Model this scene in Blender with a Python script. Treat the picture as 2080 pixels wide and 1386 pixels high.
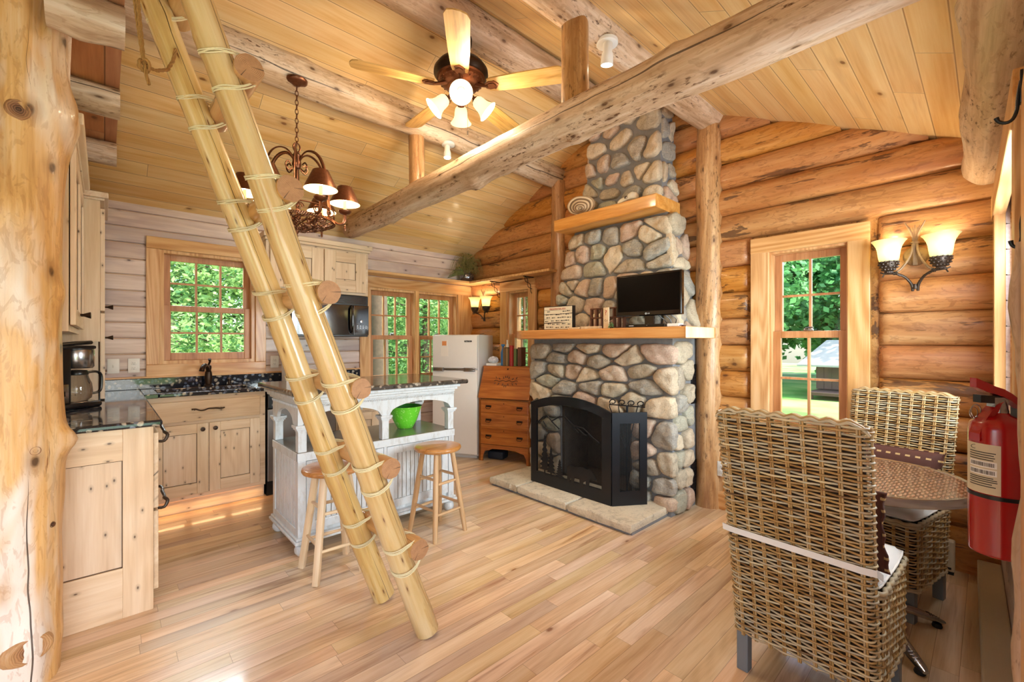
import bpy, bmesh, math, random
from mathutils import Vector, Matrix, noise

# ------------------------------------------------------------------ camera, sky, sun, window daylight, added fill lamps, exposure
SC = bpy.context.scene
COL = SC.collection
for o in list(bpy.data.objects):
    bpy.data.objects.remove(o)
FOC = 896.0
cam = bpy.data.cameras.new('camera'); cam.sensor_fit = 'HORIZONTAL'; cam.sensor_width = 36.0
cam.lens = 36.0 * FOC / 2080.0; cam.shift_y = 2.0 / 2080.0; cam.clip_start = 0.02; cam.clip_end = 300
camo = bpy.data.objects.new('camera', cam); COL.objects.link(camo)
FWD = math.atan2(970, 896)
camo.location = (0, 0, 1.35)
camo.rotation_euler = (math.pi / 2, 0, FWD - math.pi / 2)
SC.camera = camo
SC.view_settings.view_transform = 'Standard'; SC.view_settings.look = 'None'
SC.view_settings.exposure = 0.32; SC.view_settings.gamma = 1.0; SC.view_settings.use_curve_mapping = False

W = bpy.data.worlds.new('world'); SC.world = W; W.use_nodes = True
nt = W.node_tree; nt.nodes.clear()
sky = nt.nodes.new('ShaderNodeTexSky'); sky.sky_type = 'NISHITA'; sky.sun_disc = False
sky.sun_elevation = math.radians(48); sky.sun_rotation = math.radians(160); sky.air_density = 1.0; sky.dust_density = 2.0
bg = nt.nodes.new('ShaderNodeBackground'); bg.inputs['Strength'].default_value = 0.75
wo = nt.nodes.new('ShaderNodeOutputWorld')
nt.links.new(sky.outputs[0], bg.inputs[0]); nt.links.new(bg.outputs[0], wo.inputs[0])

def add_light(name, kind, loc, energy, color, size=0.1, size_y=None, direction=None, spot=None):
    l = bpy.data.lights.new(name, kind); l.energy = energy; l.color = color
    if kind == 'AREA':
        l.shape = 'RECTANGLE' if size_y else 'DISK'; l.size = size
        if size_y: l.size_y = size_y
    elif kind == 'SUN':
        l.angle = size
    else:
        l.shadow_soft_size = size
    if kind == 'SPOT':
        l.spot_size = spot; l.spot_blend = 0.6
    o = bpy.data.objects.new(name, l); COL.objects.link(o); o.location = loc
    if direction is not None:
        o.rotation_euler = Vector(direction).to_track_quat('-Z', 'Y').to_euler()
    return o
WARM = (1.0, 0.79, 0.54); DAY = (0.80, 0.90, 1.0); SOFT = (1.0, 0.90, 0.78)
add_light('sun', 'SUN', (0, -5, 20), 8.0, (1.0, 0.95, 0.86), 0.01, direction=(-0.30, 0.62, -0.85))
# daylight at the table window, plus added fill lamps out of view
add_light('added_fill_beside_camera', 'AREA', (-0.35, -0.34, 1.15), 21, (0.80, 0.90, 1.0), 1.5, 1.9, (0.15, 1, 0))  # fill lamp added beside the camera, out of view
add_light('daylight_table_window', 'AREA', (2.62, -0.16, 1.5), 88, (0.78, 0.89, 1.0), 1.2, 1.0, (0, 1, -0.1))
add_light('added_fill_rear', 'AREA', (-1.68, 1.1, 1.4), 9, (0.88, 0.94, 1.0), 2.2, 1.9, (1, 0.15, 0.05))  # weak fill added behind the camera, before an invented opening
add_light('added_fill_outside_kitchen', 'AREA', (1.9, 5.75, 2.75), 330, (0.82, 0.90, 1.0), 3.8, 0.5, (-0.1, -1, -0.75))  # lamp added outside, above the view, to brighten the kitchen
add_light('added_fill_outside_tall_window', 'AREA', (4.7, 1.0, 2.75), 60, (0.82, 0.92, 1.0), 0.5, 1.6, (-1, 0, -0.8))  # lamp added outside, above the tall window, shining into the room
for (nm, loc, a, b, d) in (('sky_portal_kitchen', (0.7, 5.0, 1.65), 0.8, 1.1, (0, -1, 0)), ('sky_portal_twin', (2.87, 5.0, 1.42), 1.4, 1.2, (0, -1, 0)), ('sky_portal_lawn', (3.92, 0.87, 1.38), 0.6, 1.4, (-1, 0, 0)), ('sky_portal_corner', (3.92, 3.86, 1.46), 0.5, 1.1, (-1, 0, 0))):
    po = add_light(nm, 'AREA', loc, 1, DAY, a, b, d); po.data.cycles.is_portal = True

# ------------------------------------------------------------------ helpers
R0 = random.Random(7)
def rnd(a=0.0, b=1.0, r=R0): return a + (b - a) * r.random()
def T(x, y=0, z=0): return Matrix.Translation(Vector((x, y, z)))
def RZ(a): return Matrix.Rotation(a, 4, 'Z')
def RX(a): return Matrix.Rotation(a, 4, 'X')
def RY(a): return Matrix.Rotation(a, 4, 'Y')
def frame(origin, z, x=None):
    z = Vector(z).normalized()
    if x is None: x = Vector((0, 0, 1)) if abs(z.z) < 0.9 else Vector((1, 0, 0))
    x = Vector(x); x = (x - z * x.dot(z)).normalized(); y = z.cross(x)
    m = Matrix.Identity(4)
    for i in range(3):
        m[i][0] = x[i]; m[i][1] = y[i]; m[i][2] = z[i]; m[i][3] = origin[i]
    return m
WM = {}          # world matrix of every object made here
def wm(o): return WM.get(o.name, Matrix.Identity(4))

def tag(o, label=None, cat=None, group=None, kind=None):
    if label: o['label'] = label
    if cat: o['category'] = cat
    if group: o['group'] = group
    if kind: o['kind'] = kind
    return o
def empty(name, loc=(0, 0, 0), rz=0.0, label=None, cat=None, group=None, kind=None, parent=None):
    o = bpy.data.objects.new(name, None); COL.objects.link(o); o.empty_display_size = 0.1
    M = T(*loc) @ RZ(rz)
    if parent: 
        o.parent = parent; o.matrix_local = wm(parent).inverted() @ M
    else: o.matrix_local = M
    WM[o.name] = M
    return tag(o, label, cat, group, kind)

class MB:
    def __init__(s): s.v = []; s.f = []; s.m = []; s.c = []; s.mi = 0; s.col = 0.5; s.X = None
    def add(s, vs, fs, mi=None, col=None):
        n = len(s.v)
        if s.X is not None: vs = [s.X @ Vector(p) for p in vs]
        s.v += [tuple(p) for p in vs]
        for f in fs:
            s.f.append(tuple(n + i for i in f)); s.m.append(s.mi if mi is None else mi); s.c.append(s.col if col is None else col)
        return s
    def box(s, x0, x1, y0, y1, z0, z1, M=None, **k):
        vs = [(x, y, z) for x in (x0, x1) for y in (y0, y1) for z in (z0, z1)]
        if M is not None: vs = [M @ Vector(p) for p in vs]
        return s.add(vs, [(0, 1, 3, 2), (4, 6, 7, 5), (0, 4, 5, 1), (2, 3, 7, 6), (0, 2, 6, 4), (1, 5, 7, 3)], **k)
    def rbox(s, x0, x1, y0, y1, z0, z1, r=0.004, M=None, **k):   # box with rounded edges (all 12) by chamfer
        r = min(r, (x1 - x0) / 2.01, (y1 - y0) / 2.01, (z1 - z0) / 2.01)
        bm = bmesh.new(); bmesh.ops.create_cube(bm, size=1.0)
        for v in bm.verts:
            v.co = Vector(((x0 + x1) / 2 + v.co.x * (x1 - x0), (y0 + y1) / 2 + v.co.y * (y1 - y0), (z0 + z1) / 2 + v.co.z * (z1 - z0)))
        bmesh.ops.bevel(bm, geom=list(bm.edges), offset=r, segments=2, profile=0.5, affect='EDGES')
        bm.verts.index_update()
        vs = [v.co.copy() for v in bm.verts]
        if M is not None: vs = [M @ p for p in vs]
        fs = [[v.index for v in f.verts] for f in bm.faces]; bm.free()
        return s.add(vs, fs, **k)
    def tube(s, pts, rad, n=8, caps=True, capmi=None, closed=False, flat=None, **k):
        pts = [Vector(p) for p in pts]; N = len(pts)
        if not hasattr(rad, '__len__'): rad = [rad] * N
        if 4 <= N <= 12 and not closed:      # round off hand-placed bends
            P = [pts[0]] + pts + [pts[-1]]; R = [rad[0]] + list(rad) + [rad[-1]]; np_, nr_ = [], []
            for i in range(1, N):
                a, b, c, d = P[i - 1:i + 3]
                for q in range(3):
                    t = q / 3; np_.append(0.5 * ((2 * b) + (c - a) * t + (2 * a - 5 * b + 4 * c - d) * t * t + (3 * b - a - 3 * c + d) * t ** 3)); nr_.append(R[i] + (R[i + 1] - R[i]) * t)
            np_.append(pts[-1]); nr_.append(rad[-1]); pts, rad, N = np_, nr_, len(np_)
        vs = []; fs = []; up = None
        for i, p in enumerate(pts):
            a = pts[(i - 1) % N] if (i > 0 or closed) else p
            b = pts[(i + 1) % N] if (i < N - 1 or closed) else p
            t = (b - a)
            if t.length < 1e-9: t = Vector((0, 0, 1))
            t.normalize()
            if up is None: up = Vector((0, 0, 1)) if abs(t.z) < 0.9 else Vector((1, 0, 0))
            x = up - t * up.dot(t)
            if x.length < 1e-6: x = t.orthogonal()
            x.normalize(); y = t.cross(x); up = x
            for j in range(n):
                an = 2 * math.pi * j / n
                vs.append(p + (x * math.cos(an) * (flat or 1.0) + y * math.sin(an)) * rad[i])
        for i in range(N if closed else N - 1):
            for j in range(n):
                a = i * n + j; b = i * n + (j + 1) % n; i2 = (i + 1) % N
                fs.append((a, b, i2 * n + (j + 1) % n, i2 * n + j))
        s.add(vs, fs, **k)
        if caps and not closed:
            kk = dict(k)
            if capmi is not None: kk['mi'] = capmi
            s.add(vs[:n], [tuple(range(n))[::-1]], **kk); s.add(vs[-n:], [tuple(range(n))], **kk)
        return s
    def cyl(s, p, q, r, r2=None, n=16, **k):
        return s.tube([p, q], [r, r if r2 is None else r2], n, **k)
    def lathe(s, prof, M=None, n=24, cap=False, **k):    # prof: list of (radius, z)
        vs = []; fs = []
        for (r, z) in prof:
            for j in range(n):
                a = 2 * math.pi * j / n; vs.append(Vector((r * math.cos(a), r * math.sin(a), z)))
        for i in range(len(prof) - 1):
            for j in range(n):
                a = i * n + j; b = i * n + (j + 1) % n
                fs.append((a, b, b + n, a + n))
        if cap: fs += [tuple(range(n))[::-1], tuple(range((len(prof) - 1) * n, len(prof) * n))]
        if M is not None: vs = [M @ p for p in vs]
        return s.add(vs, fs, **k)
    def prism(s, poly, z0, z1, M=None, **k):   # poly in (x,y), extruded z0..z1
        n = len(poly)
        vs = [Vector((x, y, z0)) for x, y in poly] + [Vector((x, y, z1)) for x, y in poly]
        fs = [tuple(range(n))[::-1], tuple(range(n, 2 * n))] + [(i, (i + 1) % n, n + (i + 1) % n, n + i) for i in range(n)]
        if M is not None: vs = [M @ p for p in vs]
        return s.add(vs, fs, **k)
    def sphere(s, c, r, n=12, sc=(1, 1, 1), M=None, **k):
        prof = []
        vs = []; fs = []; m = n // 2
        for i in range(m + 1):
            ph = math.pi * i / m
            for j in range(n):
                a = 2 * math.pi * j / n
                vs.append(Vector((c[0] + r * sc[0] * math.sin(ph) * math.cos(a), c[1] + r * sc[1] * math.sin(ph) * math.sin(a), c[2] - r * sc[2] * math.cos(ph))))
        for i in range(m):
            for j in range(n):
                a = i * n + j; b = i * n + (j + 1) % n; fs.append((a, b, b + n, a + n))
        if M is not None: vs = [M @ p for p in vs]
        return s.add(vs, fs, **k)
    def build(s, name, mat, parent=None, M=None, smooth=True, bevel=0.0, auto=40, origin=None):
        M = M if M is not None else Matrix.Identity(4)
        if origin is None:
            if s.v:
                mn = [min(p[i] for p in s.v) for i in range(3)]; mx = [max(p[i] for p in s.v) for i in range(3)]
                origin = ((mn[0] + mx[0]) / 2, (mn[1] + mx[1]) / 2, mn[2])
            else: origin = (0, 0, 0)
        me = bpy.data.meshes.new(name)
        ox, oy, oz = origin
        me.from_pydata([(x - ox, y - oy, z - oz) for x, y, z in s.v], [], s.f)
        mats = mat if isinstance(mat, (list, tuple)) else [mat]
        for m in mats: me.materials.append(m)
        me.polygons.foreach_set('material_index', s.m)
        at = me.attributes.new('rnd', 'FLOAT', 'FACE'); at.data.foreach_set('value', s.c)
        if smooth:
            me.polygons.foreach_set('use_smooth', [True] * len(s.f))
            if auto < 170:
                try: me.set_sharp_from_angle(angle=math.radians(auto))
                except Exception: pass
        me.validate(); me.update()
        o = bpy.data.objects.new(name, me); COL.objects.link(o)
        Wd = M @ T(*origin)
        if parent is not None:
            o.parent = parent; o.matrix_local = wm(parent).inverted() @ Wd
        else: o.matrix_local = Wd
        WM[o.name] = Wd
        if bevel > 0:
            b = o.modifiers.new('bevel', 'BEVEL'); b.width = bevel; b.segments = 2; b.limit_method = 'ANGLE'; b.angle_limit = math.radians(50)
        return o
CH = {}
def kids(o): return [c for c in bpy.data.objects if c.parent == o]
def dup_tree(o, loc=None, rz=None, parent=None, label=None, group=None, M=None):
    c = o.copy(); COL.objects.link(c)
    if parent is not None: c.parent = parent
    if M is not None: c.matrix_local = M
    elif loc is not None:
        c.matrix_local = T(*loc) @ RZ(rz or 0)
    WM[c.name] = (M if M is not None else (T(*loc) @ RZ(rz or 0) if loc is not None else wm(o)))
    if label: c['label'] = label
    if group: c['group'] = group
    for ch in kids(o): dup_tree(ch, parent=c)
    return c
def part(o, label): o['label'] = label; return o
# ------------------------------------------------------------------ materials
def lin(h):
    h = h.lstrip('#'); h = ''.join(c * 2 for c in h) if len(h) == 3 else h; r = []
    for i in (0, 2, 4):
        c = int(h[i:i + 2], 16) / 255.0
        r.append(c / 12.92 if c <= 0.04045 else ((c + 0.055) / 1.055) ** 2.4)
    return tuple(r) + (1.0,)
class NT:
    def __init__(s, name):
        s.mat = bpy.data.materials.new(name); s.mat.use_nodes = True; s.t = s.mat.node_tree; s.t.nodes.clear()
        s.out = s.n('ShaderNodeOutputMaterial'); s.b = s.n('ShaderNodeBsdfPrincipled'); s.l(s.b.outputs[0], s.out.inputs[0])
    def n(s, t, **k):
        nd = s.t.nodes.new(t)
        for a, v in k.items(): setattr(nd, a, v)
        return nd
    def l(s, a, b): s.t.links.new(a, b)
    def inp(s, sock, v):
        if v is None: return
        if hasattr(v, 'is_linked') or hasattr(v, 'links'): s.l(v, sock)
        else: sock.default_value = v
    def math(s, op, a, b=None, c=None, clamp=False):
        m = s.n('ShaderNodeMath', operation=op); m.use_clamp = clamp
        for i, v in enumerate((a, b, c)): s.inp(m.inputs[i], v) if v is not None else None
        return m.outputs[0]
    def vec(s, op, a, b=None):
        m = s.n('ShaderNodeVectorMath', operation=op); s.inp(m.inputs[0], a)
        if b is not None: s.inp(m.inputs[1], b)
        return m.outputs[0]
    def noise(s, v, scale, detail=4, rough=0.55, dist=0.0, dim='3D'):
        m = s.n('ShaderNodeTexNoise'); m.noise_dimensions = dim
        s.inp(m.inputs['Vector'], v); m.inputs['Scale'].default_value = scale; m.inputs['Detail'].default_value = detail
        m.inputs['Roughness'].default_value = rough; m.inputs['Distortion'].default_value = dist
        return m.outputs[0]
    def ramp(s, f, stops, interp='LINEAR'):
        m = s.n('ShaderNodeValToRGB'); cr = m.color_ramp; cr.interpolation = interp
        while len(cr.elements) < len(stops): cr.elements.new(0.5)
        for e, (p, c) in zip(cr.elements, stops):
            e.position = p; e.color = lin(c) if isinstance(c, str) else ((c, c, c, 1) if not hasattr(c, '__len__') else c)
        s.inp(m.inputs[0], f); return m.outputs[0]
    def mix(s, f, a, b, mode='MIX'):
        m = s.n('ShaderNodeMix', data_type='RGBA', blend_type=mode)
        s.inp(m.inputs[0], f)
        s.inp(m.inputs[6], lin(a) if isinstance(a, str) else a); s.inp(m.inputs[7], lin(b) if isinstance(b, str) else b)
        return m.outputs[2]
    def mapr(s, v, a, b, c=0.0, d=1.0):
        m = s.n('ShaderNodeMapRange'); s.inp(m.inputs[0], v)
        for i, x in enumerate((a, b, c, d)): m.inputs[i + 1].default_value = x
        return m.outputs[0]
    def coord(s, rand=True):
        tc = s.n('ShaderNodeTexCoord').outputs['Object']
        if not rand: return tc
        oi = s.n('ShaderNodeObjectInfo').outputs['Random']
        c = s.n('ShaderNodeCombineXYZ')
        for i, k in enumerate((13.0, 29.0, 7.0)): s.l(s.math('MULTIPLY', oi, k), c.inputs[i])
        return s.vec('ADD', tc, c.outputs[0])
    def attr(s, name='rnd'):
        a = s.n('ShaderNodeAttribute'); a.attribute_name = name; return a.outputs['Fac']
    def bump(s, h, strength=0.3, dist=0.01):
        b = s.n('ShaderNodeBump'); b.inputs['Strength'].default_value = strength; b.inputs['Distance'].default_value = dist
        s.l(h, b.inputs['Height']); s.l(b.outputs[0], s.b.inputs['Normal'])
    def fin(s, color, rough=0.5, metal=0.0, coat=0.0, spec=None, emit=None, estr=0.0, trans=None, alpha=None, coatr=0.1):
        s.inp(s.b.inputs['Base Color'], lin(color) if isinstance(color, str) else color)
        s.inp(s.b.inputs['Roughness'], rough); s.b.inputs['Metallic'].default_value = metal
        s.b.inputs['Coat Weight'].default_value = coat; s.b.inputs['Coat Roughness'].default_value = coatr
        if spec is not None: s.b.inputs['Specular IOR Level'].default_value = spec
        if emit: s.b.inputs['Emission Color'].default_value = lin(emit); s.b.inputs['Emission Strength'].default_value = estr
        if trans is not None: s.b.inputs['Transmission Weight'].default_value = trans
        if alpha is not None: s.inp(s.b.inputs['Alpha'], alpha)
        return s.mat
def AX(ax, along, across):
    return {'X': (along, across, across), 'Y': (across, along, across), 'Z': (across, across, along)}[ax]

def wood(name, cols, ax='X', sc=1.0, rough=0.42, coat=0.0, knots=0.5, knotc='#3c2010', streak=0.5, streakc=None, pertint=0.25,
         planks=None, bark=0.0, barkc='#4a2c18', crack=0.0, speck=0.0, bump=0.25, blotch=None, knotsize=1.0, gapc='#4a2a12', attrtint=0.0, figure=0.03, seamlight=0.0, rnd_=False, crackw=0.04):
    """cols = (dark, mid, light). planks=(width, length, gap, u axis, v axis) lays boards along u"""
    s = NT(name); co = s.coord(rand=planks is None)
    vid = None; gap = None; base = co
    if planks:
        w, L, g, ui, vi = planks
        sx = s.n('ShaderNodeSeparateXYZ'); s.l(co, sx.inputs[0])
        u = sx.outputs[ui]; v = sx.outputs[vi]
        vr = s.math('DIVIDE', v, w); row = s.math('FLOOR', vr)
        wn = s.n('ShaderNodeTexWhiteNoise', noise_dimensions='1D'); s.l(row, wn.inputs['W'])
        uo = s.math('ADD', s.math('DIVIDE', u, L), s.math('MULTIPLY', wn.outputs['Value'], 9.0)); colm = s.math('FLOOR', uo)
        cc = s.n('ShaderNodeCombineXYZ'); s.l(row, cc.inputs[0]); s.l(colm, cc.inputs[1])
        w2 = s.n('ShaderNodeTexWhiteNoise', noise_dimensions='2D'); s.l(cc.outputs[0], w2.inputs['Vector'])
        vid = w2.outputs['Value']; vc = w2.outputs['Color']
        fv = s.math('FRACT', vr); dv = s.math('MULTIPLY', s.math('MINIMUM', fv, s.math('SUBTRACT', 1.0, fv)), w)
        fu = s.math('FRACT', uo); du = s.math('MULTIPLY', s.math('MINIMUM', fu, s.math('SUBTRACT', 1.0, fu)), L)
        dd = s.math('MINIMUM', dv, s.math('MULTIPLY', du, 1.3))
        gap = s.mapr(dd, 0.0, g, 1.0, 0.0)
        base = s.vec('ADD', co, s.vec('MULTIPLY', vc, (40.0, 40.0, 40.0)))
    at = s.attr() if attrtint else None
    if at is not None:
        c3 = s.n('ShaderNodeCombineXYZ')
        for i, k in enumerate((31.0, 17.0, 23.0)): s.l(s.math('MULTIPLY', at, k), c3.inputs[i])
        base = s.vec('ADD', base, c3.outputs[0])
    n1 = s.noise(s.vec('MULTIPLY', base, AX(ax, 1.0 * sc, 13.0 * sc)), 1.0, 5, 0.6, 0.25)
    n2 = s.noise(s.vec('MULTIPLY', base, AX(ax, 4.0 * sc, 110.0 * sc)), 1.0, 3, 0.6)
    rg = s.noise(s.vec('MULTIPLY', base, AX(ax, 0.45 * sc, 5.0 * sc)), 1.0, 1, 0.4, 0.1)
    ring = s.math('SINE', s.math('MULTIPLY', rg, 95.0))
    f = s.math('ADD', s.math('MULTIPLY', n1, 0.70), s.math('MULTIPLY', ring, figure))
    f = s.math('ADD', f, s.math('MULTIPLY', n2, 0.26))
    c = s.ramp(f, [(0.30, cols[0]), (0.47, cols[1]), (0.64, cols[2])])
    if streak:
        sn = s.noise(s.vec('MULTIPLY', base, AX(ax, 0.7 * sc, 11.0 * sc)), 1.0, 4, 0.65, 0.8)
        m = s.math('MULTIPLY', s.mapr(sn, 0.56, 0.72), streak, clamp=True)
        c = s.mix(m, c, streakc or cols[0])
    if blotch:
        bn = s.noise(s.vec('MULTIPLY', base, AX(ax, 0.9, 3.0)), 1.3, 3, 0.6, 0.5)
        c = s.mix(s.math('MULTIPLY', s.mapr(bn, 0.48, 0.64), blotch[1], clamp=True), c, blotch[0])
    h = s.math('ADD', s.math('MULTIPLY', n2, 0.3), s.math('MULTIPLY', n1, 0.3))
    if knots:
        vo = s.n('ShaderNodeTexVoronoi', feature='F1', voronoi_dimensions='2D'); vo.inputs['Scale'].default_value = 3.4 / knotsize; vo.inputs['Randomness'].default_value = 1.0
        kx = s.n('ShaderNodeSeparateXYZ'); s.l(base, kx.inputs[0]); ia = 'XYZ'.index(ax); oth = [q for q in range(3) if q != ia]
        kc = s.n('ShaderNodeCombineXYZ'); s.l(s.math('MULTIPLY', kx.outputs[ia], 0.7), kc.inputs[0])
        if rnd_:
            k0 = s.n('ShaderNodeSeparateXYZ'); s.l(s.coord(False), k0.inputs[0])
            s.l(s.math('MULTIPLY', s.math('ARCTAN2', k0.outputs[oth[1]], k0.outputs[oth[0]]), 0.16), kc.inputs[1])
        else: s.l(s.math('MULTIPLY', s.math('ADD', kx.outputs[oth[0]], kx.outputs[oth[1]]), 1.3), kc.inputs[1])
        s.l(kc.outputs[0], vo.inputs['Vector'])
        sel = s.math('LESS_THAN', s.n_sep(vo.outputs['Color']), knots)
        d = s.math('ADD', vo.outputs['Distance'], s.math('MULTIPLY', s.math('SUBTRACT', s.noise(base, 30, 2), 0.5), 0.05))
        k1 = s.math('MULTIPLY', s.mapr(d, 0.035, 0.075, 1.0, 0.0), sel, clamp=True)
        k2 = s.math('MULTIPLY', s.math('MULTIPLY', s.mapr(d, 0.06, 0.20, 1.0, 0.0), sel, clamp=True), 0.5)
        c = s.mix(k2, c, s.mix(0.5, cols[0], knotc)); c = s.mix(s.math('MULTIPLY', k1, 0.85), c, knotc)
    if bark:
        bn = s.noise(s.vec('MULTIPLY', base, AX(ax, 1.3, 8.0)), 1.0, 5, 0.72, 0.3)
        m = s.mapr(bn, 0.74 - 0.16 * bark, 0.765 - 0.16 * bark); c = s.mix(s.math('MULTIPLY', m, 0.8), c, barkc)
        sq = s.noise(s.vec('MULTIPLY', base, AX(ax, 9.0, 30.0)), 1.0, 3, 0.6, 1.5)
        c = s.mix(s.math('MULTIPLY', s.mapr(sq, 0.54, 0.60), 0.45 * min(1.0, bark + 0.2), clamp=True), c, s.mix(0.35, cols[0], barkc))
        h = s.math('ADD', h, s.math('MULTIPLY', sq, 0.5))
        h = s.math('ADD', h, s.math('MULTIPLY', m, 0.6))
    if speck:
        sp = s.noise(s.vec('MULTIPLY', base, AX(ax, 18.0, 60.0)), 1.0, 3, 0.65)
        msk = s.mapr(s.noise(s.vec('MULTIPLY', base, AX(ax, 1.5, 5.0)), 1.0, 3), 0.45, 0.6)
        c = s.mix(s.math('MULTIPLY', s.math('MULTIPLY', s.mapr(sp, 0.56, 0.66), msk), speck, clamp=True), c, '#5a3a1e')
    if crack:
        sx3 = s.n('ShaderNodeSeparateXYZ'); s.l(s.coord(False), sx3.inputs[0]); ov = s.n('ShaderNodeObjectInfo').outputs['Random']
        an = s.math('ARCTAN2', sx3.outputs[1], sx3.outputs[0]); cz = s.n('ShaderNodeCombineXYZ'); s.l(s.math('MULTIPLY', sx3.outputs[2], 0.5), cz.inputs[0]); s.l(s.math('MULTIPLY', ov, 40.0), cz.inputs[1])
        cw = s.noise(cz.outputs[0], 1.0, 4, 0.7)
        for q in (0.0, 2.3):
            tgt = s.math('ADD', s.math('MULTIPLY_ADD', s.math('FRACT', s.math('MULTIPLY', ov, 5.7)), 2.0, -2.6 + q), s.math('MULTIPLY', cw, 1.1))
            c2 = s.n('ShaderNodeCombineXYZ'); s.l(s.math('MULTIPLY', sx3.outputs[2], 0.9), c2.inputs[0]); s.l(s.math('MULTIPLY_ADD', ov, 31.0, q * 9), c2.inputs[1])
            wd = s.mapr(s.noise(c2.outputs[0], 1.0, 2), 0.42, 0.62, 0.0, crackw)
            df = s.math('ABSOLUTE', s.math('SUBTRACT', an, tgt))
            m = s.math('LESS_THAN', df, wd)
            c = s.mix(s.math('MULTIPLY', m, crack * 0.9, clamp=True), c, '#2e1a0c'); h = s.math('SUBTRACT', h, s.math('MULTIPLY', m, 1.5))
    tintv = vid if vid is not None else (at if at is not None else s.n('ShaderNodeObjectInfo').outputs['Random'])
    hs = s.n('ShaderNodeHueSaturation')
    s.l(s.math('MULTIPLY_ADD', tintv, pertint, 1.0 - pertint / 2), hs.inputs['Value'])
    tw = s.math('FRACT', s.math('MULTIPLY', tintv, 7.31))
    s.l(s.math('MULTIPLY_ADD', tw, pertint * 0.7, 1.0 - pertint * 0.35), hs.inputs['Saturation'])
    s.l(s.math('MULTIPLY_ADD', s.math('FRACT', s.math('MULTIPLY', tintv, 3.77)), pertint * 0.06, 0.5 - pertint * 0.03), hs.inputs['Hue'])
    s.l(c, hs.inputs['Color']); c = hs.outputs[0]
    if gap is not None:
        if seamlight: c = s.mix(s.math('MULTIPLY', s.math('SUBTRACT', s.mapr(dd, g, g * 2.4, 1.0, 0.0), gap), seamlight, clamp=True), c, '#f4d8a6')  # pale line paints a highlight along the board edges
        c = s.mix(s.math('MULTIPLY', gap, 0.8, clamp=True), c, gapc); h = s.math('SUBTRACT', s.math('MULTIPLY', h, 0.3), s.math('MULTIPLY', gap, 1.2))
    s.bump(h, bump, 0.004)
    r = s.math('MULTIPLY_ADD', n1, 0.25, rough - 0.1)
    return s.fin(c, r, coat=coat)
def _nsep(s, colsock):
    m = s.n('ShaderNodeSeparateColor'); s.l(colsock, m.inputs[0]); return m.outputs[0]
NT.n_sep = _nsep

def plain(name, c, rough=0.5, metal=0.0, coat=0.0, var=0.06, scale=30, bump=0.0, **k):
    s = NT(name); v = s.noise(s.coord(), scale, 3)
    hs = s.n('ShaderNodeHueSaturation'); hs.inputs['Color'].default_value = lin(c)
    s.l(s.math('MULTIPLY_ADD', v, var * 2, 1 - var), hs.inputs['Value'])
    if bump: s.bump(v, bump, 0.003)
    return s.fin(hs.outputs[0], rough, metal, coat, **k)
def glow(name, c, e, strength, rough=0.5):
    s = NT(name); n = s.noise(s.coord(), 20, 2)
    return s.fin(s.mix(s.math('MULTIPLY', n, 0.1), c, '#ffffff'), rough, emit=e, estr=strength)

M_ = {}
M_['floor'] = wood('maple_floor', ('#bf9a74', '#d8b892', '#e6ccac'), 'X', 1.0, 0.30, 0.35, 0.10, '#7a4a24', 0.8, '#94603a', 0.34, (0.083, 0.95, 0.0016, 0, 1), gapc='#6b431f', bump=0.12, knotsize=0.8)
M_['ceil'] = wood('pine_ceiling', ('#d9aa66', '#e6c184', '#edd09a'), 'X', 0.8, 0.42, 0.08, 0.10, '#7a4a22', 0.35, '#b9803f', 0.12, (0.135, 2.1, 0.004, 0, 1), gapc='#7a4c1e', seamlight=0.5, bump=0.35, knotsize=0.8)
M_['deck'] = wood('loft_deck_boards', ('#a86a3a', '#bf8250', '#cf9763'), 'Y', 0.8, 0.5, 0, 0.10, '#6b3a16', 0.3, None, 0.16, (0.16, 2.6, 0.005, 1, 0), gapc='#4a280f', bump=0.35)
for a in 'XYZ':
    M_['beam' + a] = wood('peeled_log_' + a.lower(), ('#a08260', '#c9ae90', '#e0d0ba'), a, 0.8, 0.5, 0.05, 0.6, '#4b2c16', 0.5, '#8a6242', 0.15, bark=0.5, barkc='#8a5e38', crack=0.9, speck=1.0, bump=0.5, rnd_=True, knotsize=0.7)
    M_['post' + a] = wood('amber_log_' + a.lower(), ('#8a5830', '#b48352', '#cda578'), a, 0.8, 0.4, 0.15, 0.6, '#4b2c16', 0.6, '#7a4a26', 0.15, bark=0.5, barkc='#6b4526', crack=0.6, speck=0.8, bump=0.9, rnd_=True, knotsize=0.7)
    M_['trim' + a] = wood('fir_trim_' + a.lower(), ('#bd8349', '#d3a067', '#e0b480'), a, 1.0, 0.38, 0.2, 0.04, '#6b3a16', 0.4, '#b47a44', 0.1, bump=0.12, figure=0.09)
    M_['cab' + a] = wood('knotty_alder_' + a.lower(), ('#ceae8a', '#dfc4a2', '#ead5ba'), a, 0.9, 0.4, 0.15, 0.30, '#4a3020', 0.25, '#a77c50', 0.10, bump=0.12, knotsize=0.28)
    M_['oak' + a] = wood('golden_oak_' + a.lower(), ('#7e3f14', '#a75f26', '#bb7634'), a, 1.6, 0.32, 0.3, 0, '#3c2010', 0.5, '#8a4a1a', 0.08, bump=0.15)
    M_['mantel' + a] = wood('mantel_timber_' + a.lower(), ('#b8722c', '#d3924a', '#e0a862'), a, 1.0, 0.35, 0.2, 0.12, '#5b3212', 0.4, '#a86426', 0.1, bump=0.2)
M_['sash'] = wood('window_sash_wood', ('#a0663a', '#bd8455', '#cd9a6d'), 'Z', 1.0, 0.4, 0.15, 0, '#000000', 0.3, None, 0.08, bump=0.08)
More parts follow.
